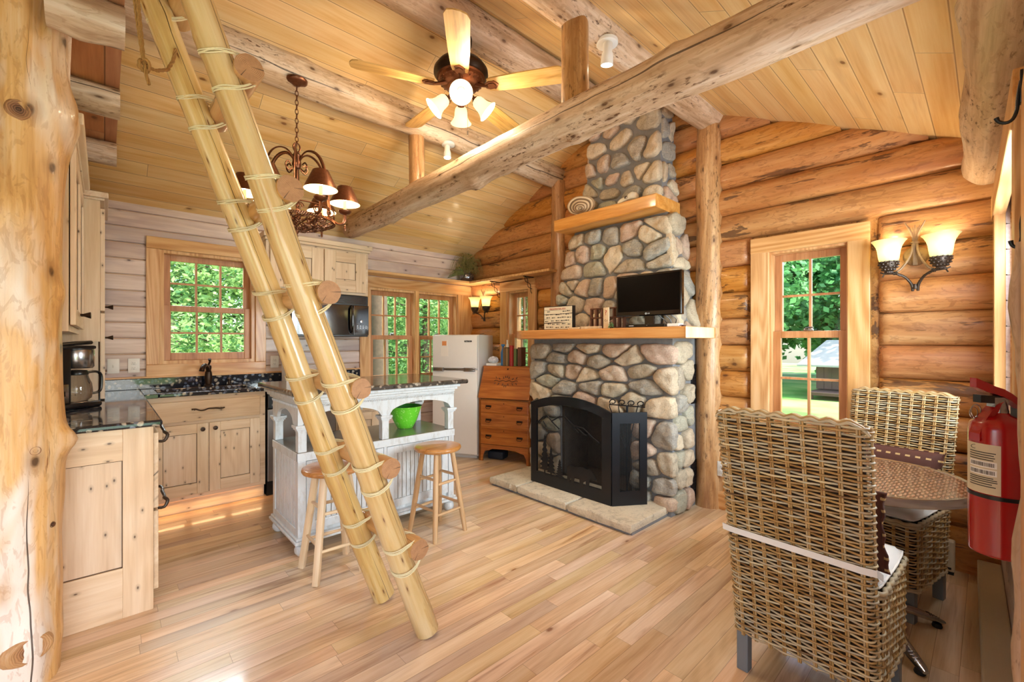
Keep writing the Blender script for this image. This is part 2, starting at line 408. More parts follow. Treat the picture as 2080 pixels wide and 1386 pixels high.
M_['ladder'] = wood('ladder_pole', ('#ac8248', '#c8a668', '#d6bd8c'), 'Z', 0.8, 0.25, 0.5, 0.5, '#5a2c12', 0.4, '#a97a42', 0.1, crack=1.0, bump=0.15, rnd_=True, knotsize=0.5)
M_['rung'] = wood('ladder_rung', ('#a5733f', '#c4945a', '#d3aa74'), 'Z', 0.8, 0.35, 0.3, 0.3, '#5a2c12', 0.4, None, 0.14, crack=0.8, bump=0.2, knotsize=0.5)
M_['siding'] = wood('pine_siding', ('#bea498', '#d4bfb2', '#e2d0c6'), 'X', 0.9, 0.42, 0.1, 0.28, '#4a3234', 0.45, '#9a7058', 0.22, blotch=('#a08a90', 0.5), bump=0.2, knotsize=0.5, attrtint=1)
M_['log'] = wood('hewn_log_wall', ('#a0632d', '#c08548', '#d09c62'), 'Y', 0.8, 0.42, 0.12, 0.12, '#4a2410', 0.55, '#985824', 0.2, bark=1.0, barkc='#4a2a16', crack=0.0, bump=0.9, blotch=('#b26d35', 0.4), knotsize=0.8, attrtint=1)
M_['logX'] = wood('hewn_log_wall_x', ('#a0632d', '#c08548', '#d09c62'), 'X', 0.8, 0.42, 0.12, 0.35, '#4a2410', 0.55, '#985824', 0.2, bark=1.0, barkc='#4a2a16', crack=0.0, bump=0.9, attrtint=1)
M_['stool'] = wood('stool_wood', ('#a87c4e', '#c49c6e', '#d4b088'), 'Z', 1.4, 0.4, 0.2, 0, '#000', 0.3, None, 0.08, bump=0.08) if False else wood('stool_wood', ('#a87c4e', '#c49c6e', '#d4b088'), 'Z', 1.4, 0.4, 0.2, 0, '#3c2010', 0.3, None, 0.08, bump=0.08)
M_['stooltop'] = wood('stool_seat_wood', ('#96602e', '#b57c44', '#c8935c'), 'X', 1.4, 0.28, 0.4, 0, '#3c2010', 0.3, None, 0.08, bump=0.06)
M_['palewood'] = wood('pale_birch', ('#c8a67c', '#dcc09a', '#e8d2b2'), 'Z', 1.4, 0.45, 0.1, 0, '#3c2010', 0.2, None, 0.06, bump=0.08)
M_['darkwood'] = wood('dark_carved_wood', ('#3d2012', '#5a3220', '#6e4630'), 'Z', 2.0, 0.5, 0, 0, '#201008', 0.3, None, 0.1, bump=0.2)
M_['blade'] = wood('fan_blade_oak', ('#a57a3c', '#cda45f', '#dcb878'), 'X', 2.0, 0.45, 0.1, 0, '#3c2010', 0.6, '#8f6630', 0.05, bump=0.1)

def end_grain():
    s = NT('log_end_grain'); co = s.n('ShaderNodeTexCoord').outputs['Object']
    cc = s.vec('MULTIPLY', co, (1, 1, 0.0))
    ln = s.n('ShaderNodeVectorMath', operation='LENGTH'); s.l(cc, ln.inputs[0])
    d = s.math('ADD', ln.outputs['Value'], s.math('MULTIPLY', s.noise(cc, 25, 2), 0.006))
    ring = s.math('SINE', s.math('MULTIPLY', d, 1400))
    f = s.math('MULTIPLY_ADD', ring, 0.12, s.math('MULTIPLY_ADD', s.noise(co, 60, 3), 0.4, 0.3))
    c = s.ramp(f, [(0.2, '#7a5236'), (0.5, '#a87a54'), (0.8, '#c09268')])
    se = s.n('ShaderNodeSeparateXYZ'); s.l(co, se.inputs[0])
    an = s.math('ARCTAN2', se.outputs[1], se.outputs[0])
    k = s.math('MULTIPLY', s.mapr(s.math('ABSOLUTE', s.math('SUBTRACT', an, -1.5)), 0.0, 0.07, 1, 0), s.mapr(d, 0.008, 0.012), clamp=True)
    k2 = s.math('MULTIPLY', s.mapr(s.math('ABSOLUTE', s.math('SUBTRACT', an, 2.6)), 0.0, 0.05, 1, 0), s.mapr(d, 0.018, 0.022), clamp=True)
    c = s.mix(s.math('MAXIMUM', k, k2), c, '#2a160a')
    s.bump(f, 0.2, 0.003); return s.fin(c, 0.55)
M_['end'] = end_grain()
def stone_mat(name, attr=True, cols=None):
    s = NT(name); co = s.coord(False); a = s.attr()
    pal = cols or ['#a89a86', '#bfab91', '#c2a68e', '#a0998e', '#b4a58d', '#cbb699', '#a5a08c', '#bd9f8a', '#999388', '#cfbca0']
    c = s.ramp(a, [((i + 0.001) / len(pal), p) for i, p in enumerate(pal)], 'CONSTANT')
    off = s.n('ShaderNodeCombineXYZ')
    for i in range(3): s.l(s.math('MULTIPLY', a, 17.0 + 9 * i), off.inputs[i])
    co2 = s.vec('ADD', co, off.outputs[0])
    n1 = s.noise(co2, 14, 6, 0.7, 0.4); n2 = s.noise(co2, 90, 4, 0.7); n3 = s.noise(s.vec('MULTIPLY', co2, (1, 2, 9)), 5, 4, 0.6, 1.0)
    c = s.mix(s.math('MULTIPLY', s.mapr(n1, 0.5, 0.68), 0.4, clamp=True), c, '#5c4f42')
    c = s.mix(s.math('MULTIPLY', s.mapr(n3, 0.52, 0.62), 0.35, clamp=True), c, '#cbb79a')
    c = s.mix(s.math('MULTIPLY', s.mapr(n2, 0.56, 0.66), 0.35, clamp=True), c, '#3d342c')
    c = s.mix(s.math('MULTIPLY', s.mapr(n2, 0.44, 0.36), 0.35, clamp=True), c, '#d8c8b0')
    s.bump(s.math('ADD', n1, s.math('MULTIPLY', n2, 0.4)), 0.8, 0.012)
    return s.fin(c, 0.75)
M_['stone'] = stone_mat('fieldstone')
M_['mortar'] = plain('grey_mortar', '#7c7a7a', 0.9, var=0.25, scale=25, bump=0.5)
M_['slab'] = stone_mat('sandstone_slab', cols=['#d6c8ae', '#dccfb6', '#cfc0a4'])
def granite(name, base, chips, dens=0.5, rough=0.08):
    s = NT(name); co = s.coord(False)
    vo = s.n('ShaderNodeTexVoronoi', feature='F1'); vo.inputs['Scale'].default_value = 34
    s.l(s.vec('ADD', co, s.vec('MULTIPLY', s.n_noisecol(co, 12), (0.05, 0.05, 0.05))), vo.inputs['Vector'])
    sel = s.n_sep(vo.outputs['Color'])
    chip = s.ramp(sel, [(i / len(chips), c) for i, c in enumerate(chips)], 'CONSTANT')
    m = s.math('MULTIPLY', s.mapr(vo.outputs['Distance'], 0.36, 0.5, 1, 0), s.math('LESS_THAN', s.math('FRACT', s.math('MULTIPLY', sel, 5.3)), dens), clamp=True)
    c = s.mix(m, base, chip)
    n2 = s.noise(co, 140, 3, 0.7); c = s.mix(s.math('MULTIPLY', s.mapr(n2, 0.55, 0.65), 0.4, clamp=True), c, '#000000')
    return s.fin(c, rough, coat=0.15, coatr=0.04)
def _nc(s, co, sc):
    m = s.n('ShaderNodeTexNoise'); s.l(co, m.inputs['Vector']); m.inputs['Scale'].default_value = sc; return m.outputs[1]
NT.n_noisecol = _nc
M_['granite'] = granite('dark_pebbled_granite', '#22252e', ['#6f7684', '#a0988a', '#7a8aa0', '#b4ac9e', '#4a5268'], 0.75)
M_['granite2'] = granite('speckled_granite', '#4a443e', ['#8d857a', '#b0a698', '#3c3732', '#9a8f82', '#2a2724'], 0.75, 0.12)
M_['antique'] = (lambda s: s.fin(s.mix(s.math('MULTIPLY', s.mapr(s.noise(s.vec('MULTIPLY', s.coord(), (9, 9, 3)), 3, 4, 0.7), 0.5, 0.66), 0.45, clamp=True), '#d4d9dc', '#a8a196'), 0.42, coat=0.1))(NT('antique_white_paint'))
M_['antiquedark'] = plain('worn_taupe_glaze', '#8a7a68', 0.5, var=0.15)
M_['shelftop'] = plain('brushed_shelf', '#8d877c', 0.22, 0.35, var=0.1)
M_['fridge'] = plain('almond_white_enamel', '#e2dcd6', 0.32, var=0.02)
M_['white'] = plain('white_plastic', '#e8e6e0', 0.4, var=0.02)
M_['cream'] = plain('cream_plastic', '#c9bca2', 0.45, var=0.03)
M_['offwhite'] = (lambda s: (s.bump(s.noise(s.coord(), 260, 2), 0.2, 0.002), s.fin('#e4e2de', 0.85))[1])(NT('white_cotton'))
M_['blackm'] = plain('black_iron', '#1a1b20', 0.4, 0.5, var=0.1, coat=0.3)
M_['blackp'] = plain('black_plastic', '#101012', 0.28, var=0.05)
M_['blackg'] = plain('black_gloss', '#060607', 0.06, 0.0, coat=0.8, var=0.02)
M_['screen'] = plain('switched_off_screen', '#020203', 0.22, var=0.01, spec=0.2)
M_['steel'] = plain('brushed_steel', '#a9a9ac', 0.22, 1.0, var=0.08, scale=60)
M_['steeld'] = plain('dishwasher_steel', '#9c9490', 0.3, 0.85, var=0.05)
M_['chrome'] = plain('polished_aluminium', '#c4c6ca', 0.16, 1.0, var=0.03)
M_['bronze'] = plain('oiled_bronze', '#3b2c22', 0.38, 0.75, var=0.2, scale=60)
M_['copper'] = plain('rubbed_copper_bronze', '#7a4f38', 0.35, 0.85, var=0.35, scale=70, bump=0.3)
M_['twig'] = plain('carved_resin_twig', '#8a6c4c', 0.5, 0.2, var=0.4, scale=60, bump=0.5)
M_['twigd'] = plain('dark_cast_twig', '#3f3024', 0.4, 0.4, var=0.3, scale=60, bump=0.4)
M_['red'] = plain('extinguisher_red', '#9c0a10', 0.22, coat=0.5, var=0.03)
M_['cord'] = plain('jute_lashing', '#d8caa0', 0.7, var=0.15, scale=200)
M_['rope'] = plain('brown_rope', '#9c7038', 0.8, var=0.35, scale=160, bump=0.6)
M_['greyleg'] = plain('grey_painted_leg', '#6e757a', 0.4, var=0.03)
M_['green'] = (lambda s: s.fin(s.mix(s.mapr(s.noise(s.coord(), 70, 2), 0.6, 0.64), '#72dc34', '#b4ee80'), 0.35, coat=0.3))(NT('lime_speckled_melamine'))
M_['greenin'] = plain('dark_green_inside', '#2f8a22', 0.35)
M_['glassamber'] = plain('clear_carafe', '#cfc8bc', 0.04, var=0.02, trans=0.92)
M_['paper'] = plain('white_paper', '#e6ddd2', 0.7, var=0.02)
M_['redcloth'] = plain('red_wax', '#9c2420', 0.45, var=0.05)
M_['bluep'] = plain('blue_plastic', '#2f6fae', 0.3)
M_['bookbrown'] = plain('brown_cloth_cover', '#6e5636', 0.7, var=0.1)
M_['booktan'] = plain('tan_cloth_cover', '#8c7450', 0.7, var=0.1)
M_['bookgreen'] = plain('green_cloth_cover', '#5e6a3e', 0.7, var=0.1)
M_['soap'] = plain('dark_glass', '#120c0a', 0.1)
def cane():
    s = NT('kubu_rattan'); a = s.attr(); co = s.coord()
    n = s.noise(co, 14, 3, 0.6)
    f = s.math('ADD', s.math('MULTIPLY', a, 0.75), s.math('MULTIPLY', n, 0.35))
    c = s.ramp(f, [(0.1, '#5a3c20'), (0.26, '#96703e'), (0.45, '#b8945c'), (0.65, '#b4a88e'), (0.92, '#d8c498')])
    s.bump(s.noise(co, 300, 2), 0.2, 0.002); return s.fin(c, 0.42, coat=0.15)
M_['cane'] = cane()
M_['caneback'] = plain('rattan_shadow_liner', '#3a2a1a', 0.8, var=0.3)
def table_weave():
    s = NT('woven_resin_table_top'); co = s.coord(False)
    se = s.n('ShaderNodeSeparateXYZ'); s.l(co, se.inputs[0])
    a = s.math('MULTIPLY', se.outputs[0], 1.0); b = se.outputs[1]
    row = s.math('FLOOR', s.math('DIVIDE', b, 0.012)); ph = s.math('MULTIPLY', s.math('MODULO', row, 2.0), math.pi)
    w = s.math('SINE', s.math('ADD', s.math('MULTIPLY', a, math.pi / 0.03), ph))
    fr = s.math('FRACT', s.math('DIVIDE', b, 0.012)); hh = s.math('SINE', s.math('MULTIPLY', fr, math.pi))
    h = s.math('MULTIPLY', s.math('MULTIPLY_ADD', w, 0.5, 0.6), hh)
    c = s.ramp(h, [(0.05, '#2a140c'), (0.4, '#7c4a32'), (0.9, '#9a6c50')])
    s.bump(h, 0.7, 0.004); return s.fin(c, 0.22, coat=0.85, coatr=0.13)
M_['tablew'] = table_weave()
def pillow_mat():
    s = NT('brown_southwest_fabric'); co = s.coord(False)
    se = s.n('ShaderNodeSeparateXYZ'); s.l(co, se.inputs[0])
    w = s.math('SINE', s.math('MULTIPLY', se.outputs[2], 140)); w2 = s.math('SINE', s.math('MULTIPLY', se.outputs[1], 150))
    f = s.math('MULTIPLY', s.mapr(w, 0.75, 0.8), s.mapr(w2, 0.0, 0.1))
    return s.fin(s.mix(f, '#4a2418', '#b09060'), 0.8)
M_['pillow'] = pillow_mat()
def glass():
    s = NT('window_glass'); t = s.n('ShaderNodeBsdfTransparent'); g = s.n('ShaderNodeBsdfGlossy'); g.inputs['Roughness'].default_value = 0.02
    fr = s.n('ShaderNodeFresnel'); fr.inputs['IOR'].default_value = 1.4; m = s.n('ShaderNodeMixShader')
    t.inputs[0].default_value = (0.94, 0.97, 0.95, 1)
    s.l(s.math('MULTIPLY', fr.outputs[0], 0.8), m.inputs[0]); s.l(t.outputs[0], m.inputs[1]); s.l(g.outputs[0], m.inputs[2]); s.l(m.outputs[0], s.out.inputs[0])
    return s.mat
M_['glass'] = glass()
def mesh_screen():
    s = NT('fine_black_mesh'); t = s.n('ShaderNodeBsdfTransparent'); m = s.n('ShaderNodeMixShader')
    co = s.coord(False); se = s.n('ShaderNodeSeparateXYZ'); s.l(co, se.inputs[0])
    u = s.math('ADD', se.outputs[0], se.outputs[1])
    a = s.math('SINE', s.math('MULTIPLY', s.math('ADD', u, se.outputs[2]), 700)); b = s.math('SINE', s.math('MULTIPLY', s.math('SUBTRACT', u, se.outputs[2]), 700))
    f = s.mapr(s.math('MAXIMUM', a, b), 0.3, 0.6, 0.2, 0.62)
    s.fin('#0c0c0e', 0.5, 0.3)
    s.l(f, m.inputs[0]); s.l(t.outputs[0], m.inputs[1]); s.l(s.b.outputs[0], m.inputs[2]); s.l(m.outputs[0], s.out.inputs[0]); return s.mat
M_['mesh'] = mesh_screen()
M_['shade'] = glow('lit_alabaster_shade', '#fff2d8', '#ffe2b4', 0.85)
def lampglass():
    s = NT('cream_lamp_glass'); c = s.mix(s.noise(s.coord(), 12, 2), '#dcdcb4', '#e8e6c8'); s.fin(c, 0.35, emit='#f0e2b0', estr=0.12)
    tr = s.n('ShaderNodeBsdfTranslucent'); s.l(c, tr.inputs[0]); m = s.n('ShaderNodeMixShader'); m.inputs[0].default_value = 0.6
    s.l(s.b.outputs[0], m.inputs[1]); s.l(tr.outputs[0], m.inputs[2]); s.l(m.outputs[0], s.out.inputs[0]); return s.mat
M_['shade2'] = lampglass()
M_['bulb'] = glow('lit_bulb', '#fff8e8', '#fff0d0', 14)
M_['shadein'] = glow('lit_shade_lining', '#ffe9c8', '#ffd9a0', 2.2)
def leaf(name, a, b):
    s = NT(name); at = s.attr(); c = s.ramp(at, [(0.0, a), (1.0, b)])
    s.fin(c, 0.55); tr = s.n('ShaderNodeBsdfTranslucent'); s.l(c, tr.inputs[0]); m = s.n('ShaderNodeMixShader'); m.inputs[0].default_value = 0.4
    s.l(s.b.outputs[0], m.inputs[1]); s.l(tr.outputs[0], m.inputs[2]); s.l(m.outputs[0], s.out.inputs[0]); return s.mat
M_['leaf'] = leaf('spruce_foliage', '#3f7a4a', '#b4d88a')
M_['leaf2'] = leaf('maple_foliage', '#4c8a50', '#9cd892')
M_['plant'] = leaf('dried_foliage', '#5a7036', '#b8a468')
M_['barkm'] = plain('tree_bark', '#574a3e', 0.9, var=0.5, scale=18, bump=1.0)
M_['grass'] = (lambda s: s.fin(s.mix(s.mapr(s.noise(s.coord(False), 0.35, 3), 0.42, 0.62), '#5f9a3c', '#a8b86c'), 0.9))(NT('lawn_grass'))
M_['shingle'] = plain('grey_shingle', '#a9a5a2', 0.8, var=0.15, scale=8)
M_['shedw'] = plain('weathered_shed_board', '#5c4238', 0.8, var=0.2, scale=12)
M_['shell'] = (lambda s: (lambda w: s.fin(s.ramp(w, [(0.0, '#5c4632'), (0.4, '#a98f70'), (1.0, '#e2d2b8')]), 0.6))(s.math('MULTIPLY_ADD', s.math('SINE', s.math('MULTIPLY', s.math('SQRT', s.attr()), 42)), 0.5, 0.5)))(NT('banded_shelf_fungus'))
M_['bone'] = plain('bleached_bone', '#e6e0d2', 0.7, var=0.1, scale=40, bump=0.5)
M_['postbig'] = wood('old_cedar_post', ('#a8743e', '#d6a76e', '#e3c8a2'), 'Z', 0.7, 0.4, 0.15, 0.6, '#3a2010', 0.45, '#8a5526', 0.1, bark=0.45, barkc='#8a5224', crack=1.0, bump=0.7, blotch=('#dfd3c8', 1.2), rnd_=True, crackw=0.016, knotsize=0.8)
M_['puzzle'] = (lambda s: (lambda co: s.fin(s.mix(s.mapr(s.noise(s.vec('MULTIPLY', co, (1, 28, 60)), 1.0, 2, 0.5, 0.3), 0.57, 0.6), '#d8cbb0', '#4a3a30'), 0.5))(s.coord(False)))(NT('fish_chart_print'))
M_['label'] = plain('silver_paper_label', '#c9bda0', 0.4)
M_['ink'] = plain('black_print', '#1a1816', 0.6)
M_['inkred'] = plain('red_print', '#a8281e', 0.6)
M_['inkorange'] = plain('orange_print', '#d88a52', 0.6)
M_['sparkle'] = plain('mosaic_silver_pot', '#8c8c92', 0.15, 0.9, var=0.6, scale=90, bump=0.6)
M_['rubber'] = plain('black_rubber', '#0c0c0c', 0.6)
M_['firebrick'] = plain('sooty_firebrick', '#4a423c', 0.9, var=0.4, scale=14)
M_['glaze'] = plain('dark_groove_glaze', '#5a4028', 0.6)
def knot_mat():
    s = NT('branch_knot'); co = s.n('ShaderNodeTexCoord').outputs['Object']; ln = s.n('ShaderNodeVectorMath', operation='LENGTH'); s.l(s.vec('MULTIPLY', co, (1, 1, 0)), ln.inputs[0])
    d = s.math('ADD', ln.outputs['Value'], s.math('MULTIPLY', s.noise(co, 40, 3), 0.012)); r = s.math('SINE', s.math('MULTIPLY', d, 900))
    c = s.ramp(s.math('MULTIPLY_ADD', r, 0.12, s.math('MULTIPLY', d, 16.0)), [(0.12, '#3a2012'), (0.35, '#7a5034'), (0.7, '#a87a50'), (1.0, '#b98e60')]); s.bump(r, 0.3, 0.002); return s.fin(c, 0.5)
M_['knot'] = knot_mat()
# ------------------------------------------------------------------ room shell
WAY = 4.80      # kitchen window wall plane (faces -Y)
WBX = 3.72      # fireplace gable wall plane (faces -X)
RIDGE_Y = 2.41; RZT = 3.64; SLOPE = 0.48
def ceil_z(y): return RZT - SLOPE * abs(y - RIDGE_Y)
def nz(p, s=1.0, seed=0.0): return noise.noise(Vector((p[0] * s + seed, p[1] * s - seed, p[2] * s + 2 * seed)))

m = MB(); m.box(-1.8, 3.95, -0.6, 5.0, -0.06, 0.0); tag(m.build('floor', M_['floor'], smooth=False, origin=(0, 0, 0)), kind='structure')
def slope_slab(side):
    a = math.atan(SLOPE); L = (3.8 if side < 0 else 2.75) / math.cos(a)  # longer slope: unseen overhang past the near wall, added to keep sun out
    m = MB(); m.box(-1.9, 3.95, 0, L, 0, 0.05)
    # local x = world X, local y = down the slope, z = up out of the roof
    if side < 0: M = T(0, RIDGE_Y, RZT) @ Matrix.Rotation(math.pi, 4, 'Z') @ RX(-a) 
    else: M = T(0, RIDGE_Y, RZT) @ RX(-a)
    if side < 0: m.v = [(-x, y, z) for x, y, z in m.v]; m.f = [f[::-1] for f in m.f]
    return tag(m.build('ceiling', M_['ceil'], M=M, smooth=False, origin=(0, 0, 0)), kind='structure')
slope_slab(-1); slope_slab(1)

def subtract(x0, x1, z0, z1, holes):     # horizontal spans of a row left free by the holes
    spans = [(x0, x1)]
    for (a, b, c, d) in holes:
        if d <= z0 + 1e-4 or c >= z1 - 1e-4: continue
        ns = []
        for (p, q) in spans:
            if b <= p or a >= q: ns.append((p, q)); continue
            if a > p: ns.append((p, a))
            if b < q: ns.append((b, q))
        spans = ns
    return spans
# wall_left : pine siding with the kitchen windows
HA = [(0.34, 1.07, 1.155, 2.15), (2.20, 3.55, 0.86, 1.985)]
m = MB(); rs = random.Random(3)
zs = [0.0] + [0.07 + 0.131 * k for k in range(20)]
for i in range(len(zs) - 1):
    z0, z1 = zs[i], min(zs[i + 1], 2.56)
    if z0 > 2.5: break
    for (a, b) in [sp for sp in subtract(-0.45, 3.75, z0, z1, [])]:
        # split rows that a hole crosses partly
        segs = subtract(a, b, z0, z1, HA)
        for (p, q) in segs:
            g = 0.006
            prof = [(0.0, z0 + 0.001), (-0.004, z0 + 0.005), (-0.018, z0 + 0.007), (-0.021, z0 + 0.012), (-0.021, z1 - 0.008), (-0.018, z1 - 0.004), (0.0, z1 - 0.001)]
            n = len(prof); vs = [(p, WAY + 0.02 + yy, zz) for yy, zz in prof] + [(q, WAY + 0.02 + yy, zz) for yy, zz in prof]
            m.add(vs, [(j, j + n, j + n + 1, j + 1) for j in range(n - 1)] + [tuple(range(n)), tuple(range(n, 2 * n))[::-1]], col=rs.random())
wl = m.build('wall_left', M_['siding'], smooth=False, origin=(0, WAY, 0)); tag(wl, kind='structure')
m = MB()
def wall_holes(m, x0, x1, z0, z1, holes, y0, y1, swap=False):
    xs = sorted(set([x0, x1] + [v for h in holes for v in h[:2]])); zz = sorted(set([z0, z1] + [v for h in holes for v in h[2:]]))
    for i in range(len(xs) - 1):
        for j in range(len(zz) - 1):
            cx, cz = (xs[i] + xs[i + 1]) / 2, (zz[j] + zz[j + 1]) / 2
            if any(h[0] < cx < h[1] and h[2] < cz < h[3] for h in holes): continue
            if swap: m.box(y0, y1, xs[i], xs[i + 1], zz[j], zz[j + 1])
            else: m.box(xs[i], xs[i + 1], y0, y1, zz[j], zz[j + 1])
wall_holes(m, -0.5, 3.95, 0, 2.53, HA, WAY + 0.019, WAY + 0.16)
wcore = m.build('wall_core', M_['trimX'], wl, smooth=False)

# wall_right : round log gable with the small window, the tall window and the chimney
HB = [(0.59, 1.155, 0.70, 2.04), (3.66, 4.06, 0.95, 1.985)]
m = MB(); rs = random.Random(5)
def log_seg(m, y0, y1, z0, z1, X, depth, seed, capl, capr, col, end=0.05):
    n = max(3, int((y1 - y0) / 0.03)); prof = 14; zc = (z0 + z1) / 2; hz = (z1 - z0) / 2 * 1.02
    vs = []; fs = []
    for i in range(n + 1):
        t = i / n; y = y0 + (y1 - y0) * t
        dl, dr = y - y0, y1 - y; s = 1.0
        if capl and dl < end: s = min(s, math.sqrt(max(0.0, 1 - (1 - dl / end) ** 2)) * 0.62 + 0.38)
        if capr and dr < end: s = min(s, math.sqrt(max(0.0, 1 - (1 - dr / end) ** 2)) * 0.62 + 0.38)
        wob = 1 + 0.10 * noise.noise(Vector((y * 1.1, seed, 0)))
        for j in range(prof + 1):
            a = -math.pi / 2 + math.pi * j / prof
            d = depth * s * wob * (math.cos(a) ** 0.6 if math.cos(a) > 1e-6 else 0.0)
            zz = zc + hz * math.sin(a) * 1.0
            d += (0.014 * noise.noise(Vector((y * 3.0, zz * 9, seed))) + 0.005 * noise.noise(Vector((y * 11.0, zz * 25, seed)))) * math.cos(a)
            vs.append((X - d, y, zz))
    for i in range(n):
        for j in range(prof):
            a = i * (prof + 1) + j; fs.append((a, a + 1, a + prof + 2, a + prof + 1))
    for b in (0, n * (prof + 1)):
        fs.append(tuple(range(b, b + prof + 1)) if b == 0 else tuple(range(b, b + prof + 1))[::-1])
    m.add(vs, fs, col=col)
seams = [0.28 + 0.2095 * k for k in range(17)]
gaps = [(0.0, 0.28)] + [(seams[i], seams[i + 1]) for i in range(16)]
for i, (z0, z1) in enumerate(gaps):
    lim0, lim1 = -0.15, 4.84
    if z0 > ceil_z(0.0) - 0.25:
        w = (RZT - z0 - 0.02) / SLOPE
        if w < 0.12: continue
        lim0, lim1 = max(lim0, RIDGE_Y - w), min(lim1, RIDGE_Y + w)
    if lim1 <= lim0: continue
    for (a, b) in subtract(lim0, lim1, z0 + 0.04, z1 - 0.04, HB):
        capl = any(abs(a - h[1]) < 1e-6 for h in HB); capr = any(abs(b - h[0]) < 1e-6 for h in HB)
        A = a + (0.10 if capl else 0); B = b - (0.10 if capr else 0)
        if i == 0:
            m.box(WBX - 0.03, WBX, a, b, 0, 0.26, col=0.4); continue
        log_seg(m, A, B, z0, z1, WBX + 0.02, 0.075 + (0.012 if i % 2 else 0), rs.random() * 50, capl, capr, rs.random(), 0.045)
wr = tag(m.build('wall_right', M_['log'], auto=60, origin=(WBX, 0, 0)), kind='structure')
m = MB(); wall_holes(m, -0.3, 4.95, 0, 2.5, HB, WBX + 0.01, WBX + 0.17, swap=True)
def gable(m, x0, x1, zb=2.5):
    pts = [(-0.3, zb), (4.95, zb), (4.95, ceil_z(4.95) + 0.04), (RIDGE_Y, RZT + 0.03), (-0.3, ceil_z(-0.3) + 0.04)]
    n = len(pts); vs = [(x0, y, z) for y, z in pts] + [(x1, y, z) for y, z in pts]
    m.add(vs, [tuple(range(n))[::-1], tuple(range(n, 2 * n))] + [(i, (i + 1) % n, n + (i + 1) % n, n + i) for i in range(n)])
gable(m, WBX + 0.01, WBX + 0.17)
m.build('wall_core', M_['logX'], wr, smooth=False)

# wall_near : grazing log wall with table window, slightly out of square
NEAR_A = math.atan(0.0235)
NM = T(3.66, -0.044, 0) @ RZ(NEAR_A)       # local x runs along the wall (negative towards the camera), local y=0 the wall surface, room at +y
HC = [(-1.62, -0.30, 0.88, 2.0), (-4.9, -2.75, 0.02, 2.10)]  # second hole is the unseen opening added for the fill lamp
m = MB(); wall_holes(m, -5.6, 0.1, 0, 2.25, HC, -0.16, -0.02)
wn_ = tag(m.build('wall_near', M_['trimX'], M=NM, smooth=False), kind='structure')
m = MB(); rs = random.Random(9)
for i in range(20):
    z0, z1 = 0.13 * i, 0.13 * i + 0.13
    if z1 > 2.25: break
    for (a, b) in subtract(-5.6, 0.06, z0, z1, HC):
        m.box(a, b, -0.02, -0.001, z0 + 0.004, z1 - 0.002, col=rs.random()); m.box(a, b, -0.02, -0.010, z0, z0 + 0.004, col=0.2)
m.build('wall_boards', M_['siding'], wn_, M=NM, smooth=False)
# wall behind the cabinets, rear walls
m = MB(); m.box(-0.52, -0.42, 2.86, 4.95, 0, 2.66); tag(m.build('wall_cabinet_side', M_['trimZ'], smooth=False), kind='structure')
m = MB(); wall_holes(m, -0.6, 4.95, 0, 2.6, [(0.6, 1.6, 0.9, 2.0)], -1.95, -1.80, swap=True)  # unseen opening added in the rear wall for fill daylight
gable(m, -1.95, -1.80, 2.6)
tag(m.build('wall_rear', M_['trimZ'], smooth=False), kind='structure')
m = MB(); m.box(-1.95, -0.42, 4.84, 4.96, 0, 2.6); tag(m.build('wall_far_left', M_['trimZ'], smooth=False), kind='structure')

